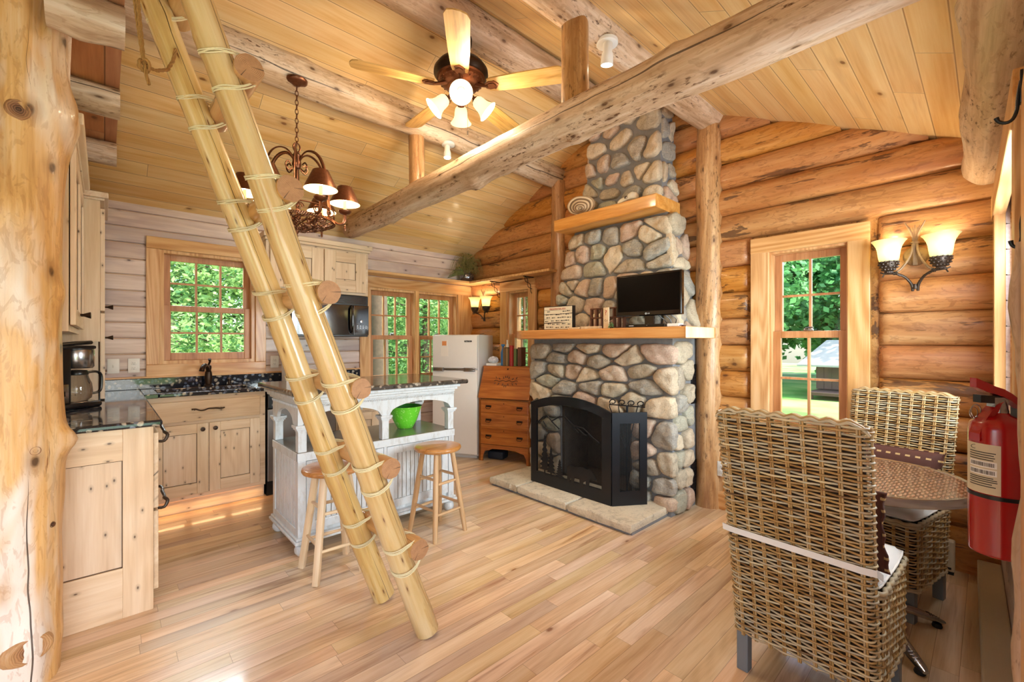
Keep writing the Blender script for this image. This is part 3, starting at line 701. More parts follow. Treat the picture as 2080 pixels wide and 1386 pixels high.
# ------------------------------------------------------------------ windows
def window(name, wall, x0, x1, z0, z1, cols, rows, trims, lockc=True, mid=None):
    """double-hung window in a wall. wall: 'A' or 'B'; local frame: x along the wall, y out of the room, z up"""
    if wall == 'A': M = T(0, WAY, 0)
    elif wall == 'B': M = T(WBX - 0.05, 0, 0) @ RZ(-math.pi / 2)      # local x -> -Y, local y -> +X
    else: M = NM @ RZ(math.pi) 
    if wall == 'B': x0, x1 = -x1, -x0
    root = bpy.data.objects.new(name, None); COL.objects.link(root)
    Mr = M @ T((x0 + x1) / 2, 0, z0); root.matrix_local = Mr; WM[root.name] = Mr; root['kind'] = 'structure'
    ft = 0.035; mt = 'trimX' if wall == 'A' else 'trimY'
    m = MB(); yd = 0.15 if wall != 'B' else 0.2
    m.box(x0, x0 + ft, 0.0, yd, z0, z1); m.box(x1 - ft, x1, 0.0, yd, z0, z1); m.box(x0 + ft, x1 - ft, 0.0, yd, z1 - ft, z1); m.box(x0 + ft, x1 - ft, 0.0, yd, z0, z0 + ft)
    m.build('window_frame', M_['trimZ'], root, M=M, smooth=False)
    zm = mid or (z0 + z1) / 2
    for (nm, a, b, y) in (('upper_sash', zm - 0.02, z1 - ft, 0.085), ('lower_sash', z0 + ft, zm + 0.03, 0.045)):
        s = 0.05; X0, X1 = x0 + ft, x1 - ft
        m = MB(); m.box(X0, X0 + s, y, y + 0.035, a, b); m.box(X1 - s, X1, y, y + 0.035, a, b)
        m.box(X0 + s, X1 - s, y, y + 0.035, b - s, b); m.box(X0 + s, X1 - s, y, y + 0.035, a, a + s + (0.015 if 'lower' in nm else 0))
        sash = m.build(nm, M_['sash'], root, M=M, smooth=False, bevel=0.003)
        m = MB(); gx0, gx1, gz0, gz1 = X0 + s, X1 - s, a + s, b - s
        for k in range(1, cols): x = gx0 + (gx1 - gx0) * k / cols; m.box(x - 0.008, x + 0.008, y + 0.004, y + 0.03, gz0, gz1)
        for k in range(1, rows): z = gz0 + (gz1 - gz0) * k / rows; m.box(gx0, gx1, y + 0.006, y + 0.028, z - 0.008, z + 0.008)
        m.build('muntin', M_['sash'], sash, M=M, smooth=False)
        m = MB(); m.box(gx0, gx1, y + 0.015, y + 0.019, gz0, gz1); m.build('glass_pane', M_['glass'], sash, M=M, smooth=False)
    if lockc:
        m = MB(); c = (x0 + x1) / 2; m.rbox(c - 0.03, c + 0.03, 0.03, 0.06, zm + 0.03, zm + 0.045, 0.004); m.tube([(c - 0.02, 0.04, zm + 0.05), (c + 0.03, 0.035, zm + 0.055)], 0.005, 6)
        m.build('sash_lock', M_['steel'], root, M=M)
    for (nm, a, b, c, d, y) in trims:
        if wall == 'B': a, b = -b, -a
        m = MB(); m.rbox(a, b, -y, 0.012, c, d, 0.004)
        hz = (b - a) > (d - c)
        m.build(nm, M_['trimX' if (hz and wall != 'B') else ('trimY' if hz and wall == 'B' else 'trimZ')] if not (hz and wall == 'B') else M_['trimX'], root, M=M, smooth=False)
    return root
window('window_1', 'A', 0.34, 1.07, 1.155, 2.15, 3, 2, [('casing', 0.255, 0.345, 1.16, 2.14, 0.022), ('casing', 1.065, 1.155, 1.16, 2.14, 0.022), ('casing', 0.255, 1.155, 2.14, 2.24, 0.026), ('casing', 0.255, 1.155, 1.05, 1.16, 0.022), ('blind_housing', 0.36, 1.05, 2.115, 2.15, -0.005)], lockc=False, mid=1.64)
window('window_2', 'A', 2.20, 2.83, 0.86, 1.985, 3, 2, [('casing', 2.10, 2.205, 0.86, 1.98, 0.022), ('casing', 2.80, 2.855, 0.86, 1.98, 0.022), ('casing', 2.10, 3.68, 1.975, 2.10, 0.026)], mid=1.40)
window('window_3', 'A', 2.83, 3.46, 0.86, 1.985, 3, 2, [('casing', 3.44, 3.68, 0.86, 1.98, 0.022)], mid=1.40)
window('window_4', 'B', 3.66, 4.06, 0.95, 1.985, 2, 2, [('casing', 3.555, 3.67, 0.86, 1.975, 0.03), ('casing', 4.05, 4.165, 0.86, 1.975, 0.03), ('casing', 3.555, 4.165, 1.97, 2.09, 0.034)], mid=1.42)
window('window_5', 'B', 0.62, 1.145, 0.70, 2.04, 2, 2, [('casing', 1.12, 1.245, 0.62, 2.03, 0.03), ('casing', 0.525, 0.645, 0.62, 2.03, 0.03), ('casing', 0.525, 1.245, 2.02, 2.135, 0.034)], mid=1.40)
# window in the near wall, only its casings and jambs show edge-on
root = bpy.data.objects.new('window_6', None); COL.objects.link(root); root.matrix_local = NM @ T(-0.96, 0, 0.88); WM['window_6'] = NM @ T(-0.96, 0, 0.88); root['kind'] = 'structure'
for (a, b, c, d, y, nm) in ((-0.31, -0.19, 0.80, 2.05, 0.036, 'casing'), (-1.73, -1.61, 0.80, 2.05, 0.036, 'casing'), (-1.78, -0.15, 2.0, 2.12, 0.042, 'casing'), (-1.78, -0.15, 0.76, 0.86, 0.05, 'sill')):
    m = MB(); m.rbox(a, b, -0.005, y, c, d, 0.004); m.build(nm, M_['trimZ' if d - c > 0.5 else 'trimX'], root, M=NM, smooth=False)
m = MB()
for (a, b, c, d) in ((-1.62, -1.57, 0.88, 2.0), (-0.35, -0.30, 0.88, 2.0), (-0.99, -0.93, 0.88, 2.0), (-1.62, -0.30, 0.88, 0.94), (-1.62, -0.30, 1.94, 2.0), (-1.62, -0.3, 1.42, 1.47)): m.box(a, b, -0.12, -0.03, c, d)
sash = m.build('sash', M_['sash'], root, M=NM, smooth=False)
m = MB(); m.box(-1.58, -0.34, -0.08, -0.076, 0.93, 1.95); m.build('glass_pane', M_['glass'], sash, M=NM, smooth=False)
# unseen opening added beside the camera to hold the frontal fill lamp
dr = empty('unseen_fill_opening', (-0.2, -0.13, 0), 0, kind='structure'); m = MB()
for (a, b) in ((-2.75, -2.66), (-4.99, -4.9)): m.box(a, b, -0.02, 0.02, 0, 2.2)
m.box(-4.99, -2.66, -0.02, 0.02, 2.10, 2.2); m.build('casing', M_['trimZ'], dr, M=NM, smooth=False)

# baseboards
m = MB(); m.rbox(WBX - 0.075, WBX, 1.25, 1.52, 0.0, 0.14, 0.005); tag(m.build('baseboard_right', M_['trimY'], smooth=False), kind='structure')

# ------------------------------------------------------------------ logs
def log_mesh(p, q, r0, r1, seed, amp=0.012, knots=5, n=28, seg=None, bend=0.0, knot_r=0.045, flare=None, lump=None):
    """log along local z from 0 to |q-p|; returns MB, M"""
    p = Vector(p); q = Vector(q); L = (q - p).length; M = frame(p, q - p)
    rs = random.Random(seed); seg = seg or max(10, int(L / 0.05))
    kn = [(rs.uniform(0.08, L - 0.08), rs.uniform(0, 2 * math.pi), rs.uniform(0.6, 1.2)) for _ in range(knots)]
    m = MB(); vs = []; fs = []
    for i in range(seg + 1):
        z = L * i / seg; t = i / seg; r = r0 + (r1 - r0) * t
        if flare: r += flare(z)
        bx = bend * math.sin(math.pi * t) + 0.012 * noise.noise(Vector((z * 0.9, seed, 1))); by = 0.012 * noise.noise(Vector((z * 0.9, seed, 9)))
        for j in range(n):
            a = 2 * math.pi * j / n
            d = amp * noise.noise(Vector((math.cos(a) * 1.3, math.sin(a) * 1.3, z * 1.6 + seed))) + amp * 0.4 * noise.noise(Vector((math.cos(a) * 4, math.sin(a) * 4, z * 5 + seed)))
            for (kz, ka, ks) in kn:
                da = (a - ka + math.pi) % (2 * math.pi) - math.pi
                dd = ((z - kz) / (knot_r * 1.1)) ** 2 + (da * r / knot_r) ** 2
                if dd < 6: d += amp * 1.3 * ks * math.exp(-dd)
            if lump: d += lump(a, z)
            vs.append((bx + (r + d) * math.cos(a), by + (r + d) * math.sin(a), z))
    for i in range(seg):
        for j in range(n):
            a = i * n + j; b = i * n + (j + 1) % n; fs.append((a, b, b + n, a + n))
    m.add(vs, fs); m.add(vs[:n], [tuple(range(n))[::-1]], mi=1); m.add(vs[-n:], [tuple(range(n))], mi=1)
    return m, M
def log_thing(name, p, q, r0, r1, seed, mat, label, cat='log', group=None, **k):
    m, M = log_mesh(p, q, r0, r1, seed, **k)
    o = m.build(name, [M_[mat], M_['end']], M=M, auto=60, origin=(0, 0, 0))
    return tag(o, label, cat, group)
log_thing('tie_beam', (1.93, 4.62, 2.56), (1.93, -0.06, 2.58), 0.105, 0.115, 11, 'beamZ', 'long pale peeled log beam crossing the room from the kitchen cabinets to upper right', 'beam', knots=14, amp=0.014, bend=0.01)
log_thing('beam_post', (1.93, 1.57, 2.64), (1.93, 1.57, 3.16), 0.078, 0.076, 12, 'postZ', 'short amber log post with a knot, standing on the long beam near the larger spotlight', 'post', knots=2, amp=0.006)
log_thing('beam_post', (1.93, 3.27, 2.62), (1.93, 3.27, 3.16), 0.062, 0.066, 13, 'postZ', 'short amber log post standing on the long beam, below a lower fan blade', 'post', knots=3, amp=0.008)
log_thing('roof_purlin', (-1.7, 3.27, 3.235), (3.71, 3.25, 3.165), 0.13, 0.115, 21, 'beamZ', 'pale roof log on the kitchen side, carrying the small spotlight and the chandelier', 'beam', knots=10, amp=0.012)
log_thing('ridge_beam', (-1.7, RIDGE_Y, 3.50), (3.71, RIDGE_Y, 3.50), 0.13, 0.125, 22, 'beamZ', 'greyish log ridge beam at the roof peak behind the ceiling fan', 'beam', knots=10)
log_thing('roof_purlin', (-1.7, 1.58, 3.24), (3.71, 1.57, 3.20), 0.12, 0.115, 23, 'beamZ', 'weathered roof log right of the peak, carrying the larger white spotlight', 'beam', knots=10)
log_thing('wall_post', (3.665, 3.21, 0.0), (3.665, 3.21, 3.10), 0.10, 0.083, 31, 'postZ', 'slim log post on the gable wall left of the stone chimney', 'post', knots=9, amp=0.010)
log_thing('wall_post', (3.70, 1.585, 0.0), (3.685, 1.575, 3.12), 0.108, 0.098, 32, 'postZ', 'full-height log post between the stone fireplace and the tall window', 'post', knots=9, amp=0.012, flare=lambda z: 0.012 * math.exp(-z / 0.12))
log_thing('plate_log', (3.70, -0.005, 2.362), (-0.8, -0.15, 2.362), 0.118, 0.128, 41, 'beamZ', 'thick knotty log along the top of the right-hand wall above the fire extinguisher', 'beam', knots=14, amp=0.016)
for i, (y, x0) in enumerate(((2.44, -0.165), (3.24, -1.75), (4.12, -1.75), (1.60, -1.75), (0.78, -1.75))):
    log_thing('loft_joist', (0.062, y, 2.652), (x0, y, 2.652), 0.077, 0.080, 51 + i, 'beamZ',
              ['peeled log joist under the loft floor, ending at the top of the cedar post', 'peeled log joist under the loft floor, the middle one in view, above the cabinet top', 'peeled log joist under the loft floor, the farthest and lowest one in view', 'peeled log joist under the loft, second nearest to the viewer', 'peeled log joist under the loft, closest to the viewer'][i], 'joist', 'round loft joists', knots=4, amp=0.008)
m = MB(); m.box(-1.8, 0.06, -0.12, 4.27, 2.73, 2.765); o = m.build('loft_floor', M_['deck'], smooth=False, origin=(0, 0, 0)); tag(o, 'reddish board underside of the loft floor resting on the log joists', 'loft floor')
# knotty left post
def big_lump(a, z):
    d = 0.012 * noise.noise(Vector((math.cos(a) * 2.2, math.sin(a) * 2.2, z * 2.6)))
    for (kz, ka, s, w) in ((0.17, -1.12, 0.02, 0.10), (0.95, -0.15, 0.03, 0.045), (0.93, 0.05, 0.02, 0.05), (1.55, -0.2, 0.016, 0.06), (1.86, -1.5, 0.015, 0.07), (2.25, -0.1, 0.035, 0.12)):
        da = (a - ka + math.pi) % (2 * math.pi) - math.pi
        dd = ((z - kz) / w) ** 2 + (da * 0.148 / w) ** 2
        if dd < 7: d += s * math.exp(-dd)
    if z > 2.2: d += 0.03 * abs(noise.noise(Vector((math.cos(a) * 5, math.sin(a) * 5, z * 2.0)))) * min(1, (z - 2.2) / 0.12)
    return d
m, M = log_mesh((-0.28, 2.62, 0), (-0.28, 2.62, 2.73), 0.146, 0.162, 77, amp=0.008, knots=6, n=72, seg=110, lump=big_lump)
tag(m.build('corner_post', [M_['postbig'], M_['end']], M=T(-0.28, 2.62, 0), auto=80, origin=(0, 0, 0)), 'massive knotty cedar post at the left edge, in front of the cabinet end panel', 'post')
cp_ = bpy.data.objects['corner_post']
for (az, kz, w, h, dep) in ((-1.12, 0.175, 0.070, 0.050, 0.166), (-1.25, 1.86, 0.030, 0.030, 0.158), (-1.30, 2.22, 0.034, 0.036, 0.166), (-0.75, 1.47, 0.017, 0.020, 0.150), (-0.98, 0.93, 0.020, 0.018, 0.152), (0.03, 0.94, 0.022, 0.024, 0.186), (-0.55, 0.62, 0.014, 0.012, 0.150)):
    K = T(-0.28, 2.62, kz) @ RZ(az) @ T(dep - 0.012, 0, 0) @ RY(math.pi / 2)
    m = MB(); m.lathe([(0.001, 0.012), (0.35, 0.013), (0.7, 0.010), (0.86, 0.014), (1.0, 0.008), (1.12, -0.012)], None, 26)
    m.v = [(x * h * (1 + 0.12 * noise.noise(Vector((x * 2, y * 2, kz)))), y * w, z) for x, y, z in m.v]
    part(m.build('knot', M_['knot'], cp_, M=K, auto=179, origin=(0, 0, 0)), 'dark ringed branch knot')
# ------------------------------------------------------------------ stonework
def clip_half(poly, nx, ny, c):      # keep nx*x+ny*y <= c
    out = []
    for i in range(len(poly)):
        a = poly[i]; b = poly[(i + 1) % len(poly)]
        da = nx * a[0] + ny * a[1] - c; db = nx * b[0] + ny * b[1] - c
        if da <= 0: out.append(a)
        if (da < 0 < db) or (db < 0 < da):
            t = da / (da - db); out.append((a[0] + (b[0] - a[0]) * t, a[1] + (b[1] - a[1]) * t))
    return out
def area_c(p):
    A = cx = cy = 0
    for i in range(len(p)):
        x0, y0 = p[i]; x1, y1 = p[(i + 1) % len(p)]; k = x0 * y1 - x1 * y0; A += k; cx += (x0 + x1) * k; cy += (y0 + y1) * k
    if abs(A) < 1e-12: return 0, p[0]
    return abs(A) / 2, (cx / (3 * A), cy / (3 * A))
def cells(poly, n, asp, seed, it=2):
    rs = random.Random(seed); P = [(x, y * asp) for x, y in poly]
    xs = [p[0] for p in P]; ys = [p[1] for p in P]; S = []
    def inside(pt):
        s = None
        for i in range(len(P)):
            x0, y0 = P[i]; x1, y1 = P[(i + 1) % len(P)]; k = (x1 - x0) * (pt[1] - y0) - (y1 - y0) * (pt[0] - x0)
            if s is None: s = k > 0
            elif (k > 0) != s: return False
        return True
    A = area_c(P)[0]; mind = 0.62 * math.sqrt(A / n); tries = 0
    while len(S) < n and tries < 6000:
        tries += 1; pt = (rs.uniform(min(xs), max(xs)), rs.uniform(min(ys), max(ys)))
        if inside(pt) and all((pt[0] - q[0]) ** 2 + (pt[1] - q[1]) ** 2 > mind ** 2 for q in S): S.append(pt)
    for k in range(it + 1):
        C = []
        for i, a in enumerate(S):
            c = P[:]
            for j, b in enumerate(S):
                if i == j: continue
                nx, ny = b[0] - a[0], b[1] - a[1]
                if nx * nx + ny * ny > 16 * A / n: continue
                mx, my = (a[0] + b[0]) / 2, (a[1] + b[1]) / 2
                c = clip_half(c, nx, ny, nx * mx + ny * my)
                if not c: break
            C.append(c)
        if k < it: S = [area_c(c)[1] if c else s for c, s in zip(C, S)]
    return [[(x, y / asp) for x, y in c] for c in C if c and area_c(c)[0] > 1e-5]
def stone(m, cell, fn, h, rs, gap=0.007):
    A, c = area_c(cell)
    # shrink then round
    sh = []
    for (x, y) in cell:
        dx, dy = x - c[0], y - c[1]; L = math.hypot(dx, dy) or 1; f = max(0.3, 1 - gap * 1.5 / L); sh.append((c[0] + dx * f, c[1] + dy * f))
    p = sh
    for _ in range(3 if rs.random() < 0.45 else 2):
        q = []
        for i in range(len(p)):
            a = p[i]; b = p[(i + 1) % len(p)]; q += [(a[0] * .83 + b[0] * .17, a[1] * .83 + b[1] * .17), (a[0] * .17 + b[0] * .83, a[1] * .17 + b[1] * .83)]
        p = q
    N = 26; per = [0]
    for i in range(len(p)): per.append(per[-1] + math.dist(p[i], p[(i + 1) % len(p)]))
    pts = []; k = 0
    for i in range(N):
        t = per[-1] * i / N
        while per[k + 1] < t: k += 1
        u = (t - per[k]) / max(1e-9, per[k + 1] - per[k]); a = p[k]; b = p[(k + 1) % len(p)]; pts.append((a[0] + (b[0] - a[0]) * u, a[1] + (b[1] - a[1]) * u))
    sd = rs.random() * 90; tx, ty = rs.uniform(-.14, .14), rs.uniform(-.14, .14); hh = h * rs.uniform(0.7, 1.25); vs = []; fs = []
    rings = [(1.0, -0.3), (1.0, 0.2), (0.975, 0.55), (0.92, 0.80), (0.80, 0.93), (0.5, 1.0), (0.22, 1.0)]
    for (s, g) in rings:
        for (x, y) in pts:
            dx, dy = x - c[0], y - c[1]
            w = 1 + 0.09 * noise.noise(Vector((dx * 22, dy * 22, sd))); X, Y = c[0] + dx * s * w, c[1] + dy * s * w
            z = hh * g + (0.020 * noise.noise(Vector((X * 14, Y * 14, sd))) + 0.006 * noise.noise(Vector((X * 40, Y * 40, sd))) + tx * dx * s + ty * dy * s) * max(0, g)
            vs.append(fn(X, Y, z))
    for r in range(len(rings) - 1):
        for i in range(N):
            a = r * N + i; b = r * N + (i + 1) % N; fs.append((a, b, b + N, a + N))
    vs.append(fn(c[0], c[1], hh * 1.0)); k = (len(rings) - 1) * N
    for i in range(N): fs.append((k + i, k + (i + 1) % N, len(vs) - 1))
    m.add(vs, fs, col=rs.random())
def quadmap(p00, p10, p11, p01, W, H):      # (u in 0..W, v in 0..H) on a planar-ish quad
    p00, p10, p11, p01 = map(Vector, (p00, p10, p11, p01)); nrm = (p10 - p00).cross(p01 - p00).normalized()
    def fn(u, v, h):
        a, b = u / W, v / H
        return (p00 * (1 - a) + p10 * a) * (1 - b) + (p01 * (1 - a) + p11 * a) * b + nrm * h
    return fn
fp = empty('stone_fireplace', (3.45, 2.4, 0), 0, 'tall fieldstone fireplace and chimney rising to the roof peak behind the mantels', 'fireplace')
FX = 3.24; FY0, FY1 = 1.67, 3.17
OY0, OY1, OZ = 2.03, 2.81, 0.74
mo = MB()       # mortar core with firebox opening
mo.box(FX, 3.70, FY0, OY0, 0, 1.38); mo.box(FX, 3.70, OY1, FY1, 0, 1.38); mo.box(FX, 3.70, OY0, OY1, OZ, 1.38)
def prismy(m, a, b):       # a,b = (x0,x1,y0,y1,z)
    (ax0, ax1, ay0, ay1, az), (bx0, bx1, by0, by1, bz) = a, b
    vs = [(ax0, ay0, az), (ax1, ay0, az), (ax1, ay1, az), (ax0, ay1, az), (bx0, by0, bz), (bx1, by0, bz), (bx1, by1, bz), (bx0, by1, bz)]
    m.add(vs, [(3, 2, 1, 0), (4, 5, 6, 7), (0, 1, 5, 4), (1, 2, 6, 5), (2, 3, 7, 6), (3, 0, 4, 7)])
LV = [(3.335, 3.70, 1.655, 2.985, 1.38), (3.36, 3.70, 1.745, 2.875, 1.95), (3.40, 3.70, 1.80, 2.77, 2.42), (3.41, 3.70, 1.845, 2.72, 2.52), (3.44, 3.70, 1.88, 2.65, 2.9), (3.45, 3.70, 1.89, 2.57, 3.70)]
for a, b in zip(LV, LV[1:]): prismy(mo, a, b)
mo.build('mortar_core', M_['mortar'], fp, smooth=False)
m = MB(); m.box(3.26, 3.68, OY0 - 0.001, OY0 + 0.03, 0.07, OZ); m.box(3.26, 3.68, OY1 - 0.03, OY1, 0.07, OZ); m.box(3.62, 3.68, OY0, OY1, 0.07, OZ); m.box(3.26, 3.68, OY0, OY1, 0.06, 0.085); m.box(3.26, 3.68, OY0, OY1, OZ - 0.02, OZ)
m.build('firebox', M_['firebrick'], fp, smooth=False)
rs = random.Random(21); st = MB()
def face(p00, p10, p11, p01, n, asp, h, seed, gap=0.007, poly=None):
    p00, p10, p11, p01 = map(Vector, (p00, p10, p11, p01)); Wd = (p10 - p00).length; Hd = (p01 - p00).length
    fn = quadmap(p00, p10, p11, p01, Wd, Hd)
    for c in cells(poly or [(0, 0), (Wd, 0), (Wd, Hd), (0, Hd)], n, asp, seed): stone(st, c, fn, h, rs, gap)
# u runs so that (p10-p00)x(p01-p00) points out of the stone
o_ = 0.035
face((FX, OY0, 0.03), (FX, FY0 - 0.045, 0.03), (FX, FY0 - 0.045, OZ), (FX, OY0, OZ), 9, 1.5, 0.06, 1)
face((FX, FY1 + 0.02, 0.03), (FX, OY1, 0.03), (FX, OY1, OZ), (FX, FY1 + 0.02, OZ), 9, 1.4, 0.06, 2)
face((FX, FY1 + 0.02, OZ), (FX, FY0 - 0.045, OZ), (FX, FY0 - 0.045, 1.34), (FX, FY1 + 0.02, 1.34), 27, 1.7, 0.065, 3)
face((FX - 0.005, FY0, 0.0), (3.53, FY0, 0.0), (3.53, FY0, 1.36), (FX - 0.005, FY0, 1.36), 15, 1.3, 0.055, 4)
face((3.60, FY1, 0.0), (FX - 0.02, FY1, 0.0), (FX - 0.02, FY1, 1.34), (3.60, FY1, 1.34), 12, 1.3, 0.05, 5)
for k, (n, sd) in enumerate(((24, 6), (16, 7))):
    a, b = LV[k], LV[k + 1]
    face((a[0], a[3] + o_, a[4] + 0.07 * (k == 0)), (a[0], a[2] - o_, a[4] + 0.07 * (k == 0)), (b[0], b[2] - o_, b[4] - 0.02 * (k == 1)), (b[0], b[3] + o_, b[4] - 0.02 * (k == 1)), n, 1.25, 0.05, sd)
    face((a[0] - 0.03, a[2], a[4]), (3.66, a[2], a[4]), (3.66, b[2], b[4]), (b[0] - 0.03, b[2], b[4]), 5, 1.0, 0.045, sd + 10)
    face((3.66, a[3], a[4]), (a[0], a[3], a[4]), (b[0], b[3], b[4]), (3.66, b[3], b[4]), 5, 1.0, 0.04, sd + 20)
for k, (n, sd) in enumerate(((11, 8), (17, 9))):
    a, b = LV[k + 3], LV[k + 4]
    face((a[0], a[3] + 0.02, a[4] + 0.01), (a[0], a[2] - 0.02, a[4] + 0.01), (b[0], b[2] - 0.02, b[4]), (b[0], b[3] + 0.02, b[4]), n, 1.3, 0.045, sd, 0.016)
    face((a[0], a[2], a[4]), (3.66, a[2], a[4]), (3.66, b[2], b[4]), (b[0], b[2], b[4]), 4 + 3 * k, 1.0, 0.035, sd + 10, 0.014)
    face((3.66, a[3], a[4]), (a[0], a[3], a[4]), (b[0], b[3], b[4]), (3.66, b[3], b[4]), 4 + 3 * k, 1.0, 0.03, sd + 20)
part(st.build('stonework', M_['stone'], fp, auto=60, origin=(0, 0, 0)), 'rounded tan, grey and pinkish fieldstones set in grey mortar')
# hearth : three sandstone slabs on a mortar bed
def slabpoly(y0, y1, x0, x1, seed, z0=0.018, z1=0.078):
    r = random.Random(seed); m = MB(); pts = []
    n = 22
    for i in range(n + 1): pts.append((x0 + 0.006 * noise.noise(Vector((i * 0.9, seed, 0))), y0 + (y1 - y0) * i / n))
    pts += [(x1, y1), (x1, y0)]
    N = len(pts); ins = 0.012
    cx, cy = (x0 + x1) / 2, (y0 + y1) / 2
    def off(p, s): return (cx + (p[0] - cx) * (1 - s / abs(x1 - x0) * 2), cy + (p[1] - cy) * (1 - s / abs(y1 - y0) * 2))
    lay = [(0.006, z0), (0.0, z0 + 0.02), (0.0, z1 - 0.014), (0.004, z1 - 0.004), (0.014, z1)]
    vs = []
    for s_, z in lay:
        for i, p in enumerate(pts):
            q = off(p, s_); jit = 0.006 * noise.noise(Vector((p[1] * 9, z * 40, seed)))
            vs.append((q[0] + (jit if i <= n else 0), q[1], z))
    fs = [(l * N + i, l * N + (i + 1) % N, (l + 1) * N + (i + 1) % N, (l + 1) * N + i) for l in range(4) for i in range(N)]
    fs.append(tuple(range(4 * N, 5 * N))); m.add(vs, [f[::-1] for f in fs], col=r.random()); return m
m = MB(); m.box(2.70, 3.66, 1.69, 3.20, 0.0, 0.03); m.box(3.2, 3.66, 1.66, 1.69, 0.0, 0.05); m.box(2.84, 3.24, 1.70, 3.19, 0.03, 0.066); hb = m.build('hearth_bed', M_['mortar'], fp, smooth=False)
for i, (a, b) in enumerate(((1.685, 2.255), (2.275, 2.825), (2.845, 3.205))):
    slabpoly(a, b, 2.675, 3.235, 4 + i).build('hearth_slab', M_['slab'], fp, auto=30)
# black cast vents on the right side
for (z0, z1, x0, x1) in ((0.84, 1.165, 3.545, 3.67), (0.03, 0.37, 3.54, 3.67)):
    m = MB(); m.box(x0, x1, FY0 - 0.012, FY0 + 0.03, z0, z1); v = m.build('side_vent', M_['blackm'], fp, smooth=False, bevel=0.003)
    m = MB()
    for k in range(12): z = z0 + 0.025 + (z1 - z0 - 0.05) * k / 11; m.box(x0 + 0.015, x1 - 0.015, FY0 - 0.0135, FY0 - 0.012, z - 0.003, z + 0.003)
    m.build('louvre', M_['blackp'], v, smooth=False)
def timber(x0, x1, y0, y1, z0, z1, seed, live=False):
    m = MB(); n = 40; vs = []; fs = []
    for i in range(n + 1):
        y = y0 + (y1 - y0) * i / n; w = 0.006 * noise.noise(Vector((y * 3, seed, 0))); w2 = 0.004 * noise.noise(Vector((y * 4, seed, 5)))
        dx = 0.0
        if live: 
            t = (y - (y1 - 0.22)) / 0.22; dx = 0.07 * max(0, t) ** 2
        c = 0.008; X0 = x0 + w + dx; za, zb = z0 + w2, z1 + w2 * 0.5
        sec = [(x1, za), (x1, zb), (X0 + c, zb), (X0, zb - c), (X0, za + c), (X0 + c, za)]
        vs += [(X, y, Z) for X, Z in sec]
    k = 6
    for i in range(n):
        for j in range(k): a = i * k + j; b = i * k + (j + 1) % k; fs.append((a, b, b + k, a + k))
    fs += [tuple(range(k))[::-1], tuple(range(n * k, n * k + k))]
    m.add(vs, [f for f in fs]); return m
mt = timber(3.0, 3.50, 1.45, 3.25, 1.378, 1.462, 3, True).build('mantel_shelf', M_['mantelY'], auto=30)
tag(mt, 'long live-edge timber mantel above the fireplace opening, under the television', 'mantel')
m = MB(); m.box(2.999, 3.47, 1.4475, 1.4505, 1.382, 1.459); part(m.build('sawn_end', M_['palewood'], mt, smooth=False), 'paler sawn end of the timber')
mt = timber(3.20, 3.60, 1.79, 2.865, 2.42, 2.53, 8).build('mantel_shelf', M_['mantelY'], auto=30)
tag(mt, 'short square-cut timber mantel high on the chimney, holding the fungus and skull', 'mantel')
# ------------------------------------------------------------------ fireplace screen
SZ = 0.078; SX = 2.885; A_, B_ = (SX, 2.855), (SX, 1.985)
fs_ = empty('fireplace_screen', (SX, 2.42, SZ), 0, 'black three-panel fireplace screen with arched top, pine trees and a bear, on the stone hearth', 'fireplace screen')
def arch(u, W): return 0.80 - 0.0 + 0.085 * (1 - ((u / W - 0.5) * 2) ** 2)
def panel_pt(P, Q, u, z, t=0.0):
    P = Vector((P[0], P[1], 0)); Q = Vector((Q[0], Q[1], 0)); d = (Q - P).normalized(); n = Vector((-d.y, d.x, 0)); p = P + d * u + n * t; return (p.x, p.y, z)
Wc = 0.87; m = MB(); t = 0.008; fw = 0.075
def strip(m, P, Q, a0, a1, t):    # a0,a1 lists of (u,z): quads between
    n = len(a0)
    vs = [panel_pt(P, Q, u, z, -t) for u, z in a0] + [panel_pt(P, Q, u, z, -t) for u, z in a1] + [panel_pt(P, Q, u, z, t) for u, z in a0] + [panel_pt(P, Q, u, z, t) for u, z in a1]
    fs = []
    for i in range(n - 1):
        fs += [(i, i + 1, n + i + 1, n + i), (2 * n + i, 3 * n + i, 3 * n + i + 1, 2 * n + i + 1), (i, 2 * n + i, 2 * n + i + 1, i + 1), (n + i, n + i + 1, 3 * n + i + 1, 3 * n + i)]
    fs += [(0, n, 3 * n, 2 * n), (n - 1, 3 * n - 1, 4 * n - 1, 2 * n - 1)]
    m.add(vs, fs)
us = [Wc * i / 24 for i in range(25)]
strip(m, A_, B_, [(u, arch(u, Wc) - fw) for u in us], [(u, arch(u, Wc)) for u in us], t - 0.0006)
strip(m, A_, B_, [(0, SZ + fw * 1.4), (0, 0.75)], [(fw * 0.9, SZ + fw * 1.4), (fw * 0.9, 0.75)], t); strip(m, A_, B_, [(Wc, SZ + fw * 1.4), (Wc, 0.75)], [(Wc - fw * 1.2, SZ + fw * 1.4), (Wc - fw * 1.2, 0.75)], t)
strip(m, A_, B_, [(0, SZ), (Wc, SZ)], [(0, SZ + fw * 1.4), (Wc, SZ + fw * 1.4)], t)
m.build('centre_frame', M_['blackm'], fs_, smooth=False)
m = MB(); n = 25; m.add([panel_pt(A_, B_, u, SZ + 0.05, 0) for u in us] + [panel_pt(A_, B_, u, arch(u, Wc) - 0.03, 0) for u in us], [(i, i + 1, n + i + 1, n + i) for i in range(n - 1)])
m.build('centre_mesh', M_['mesh'], fs_, smooth=False)
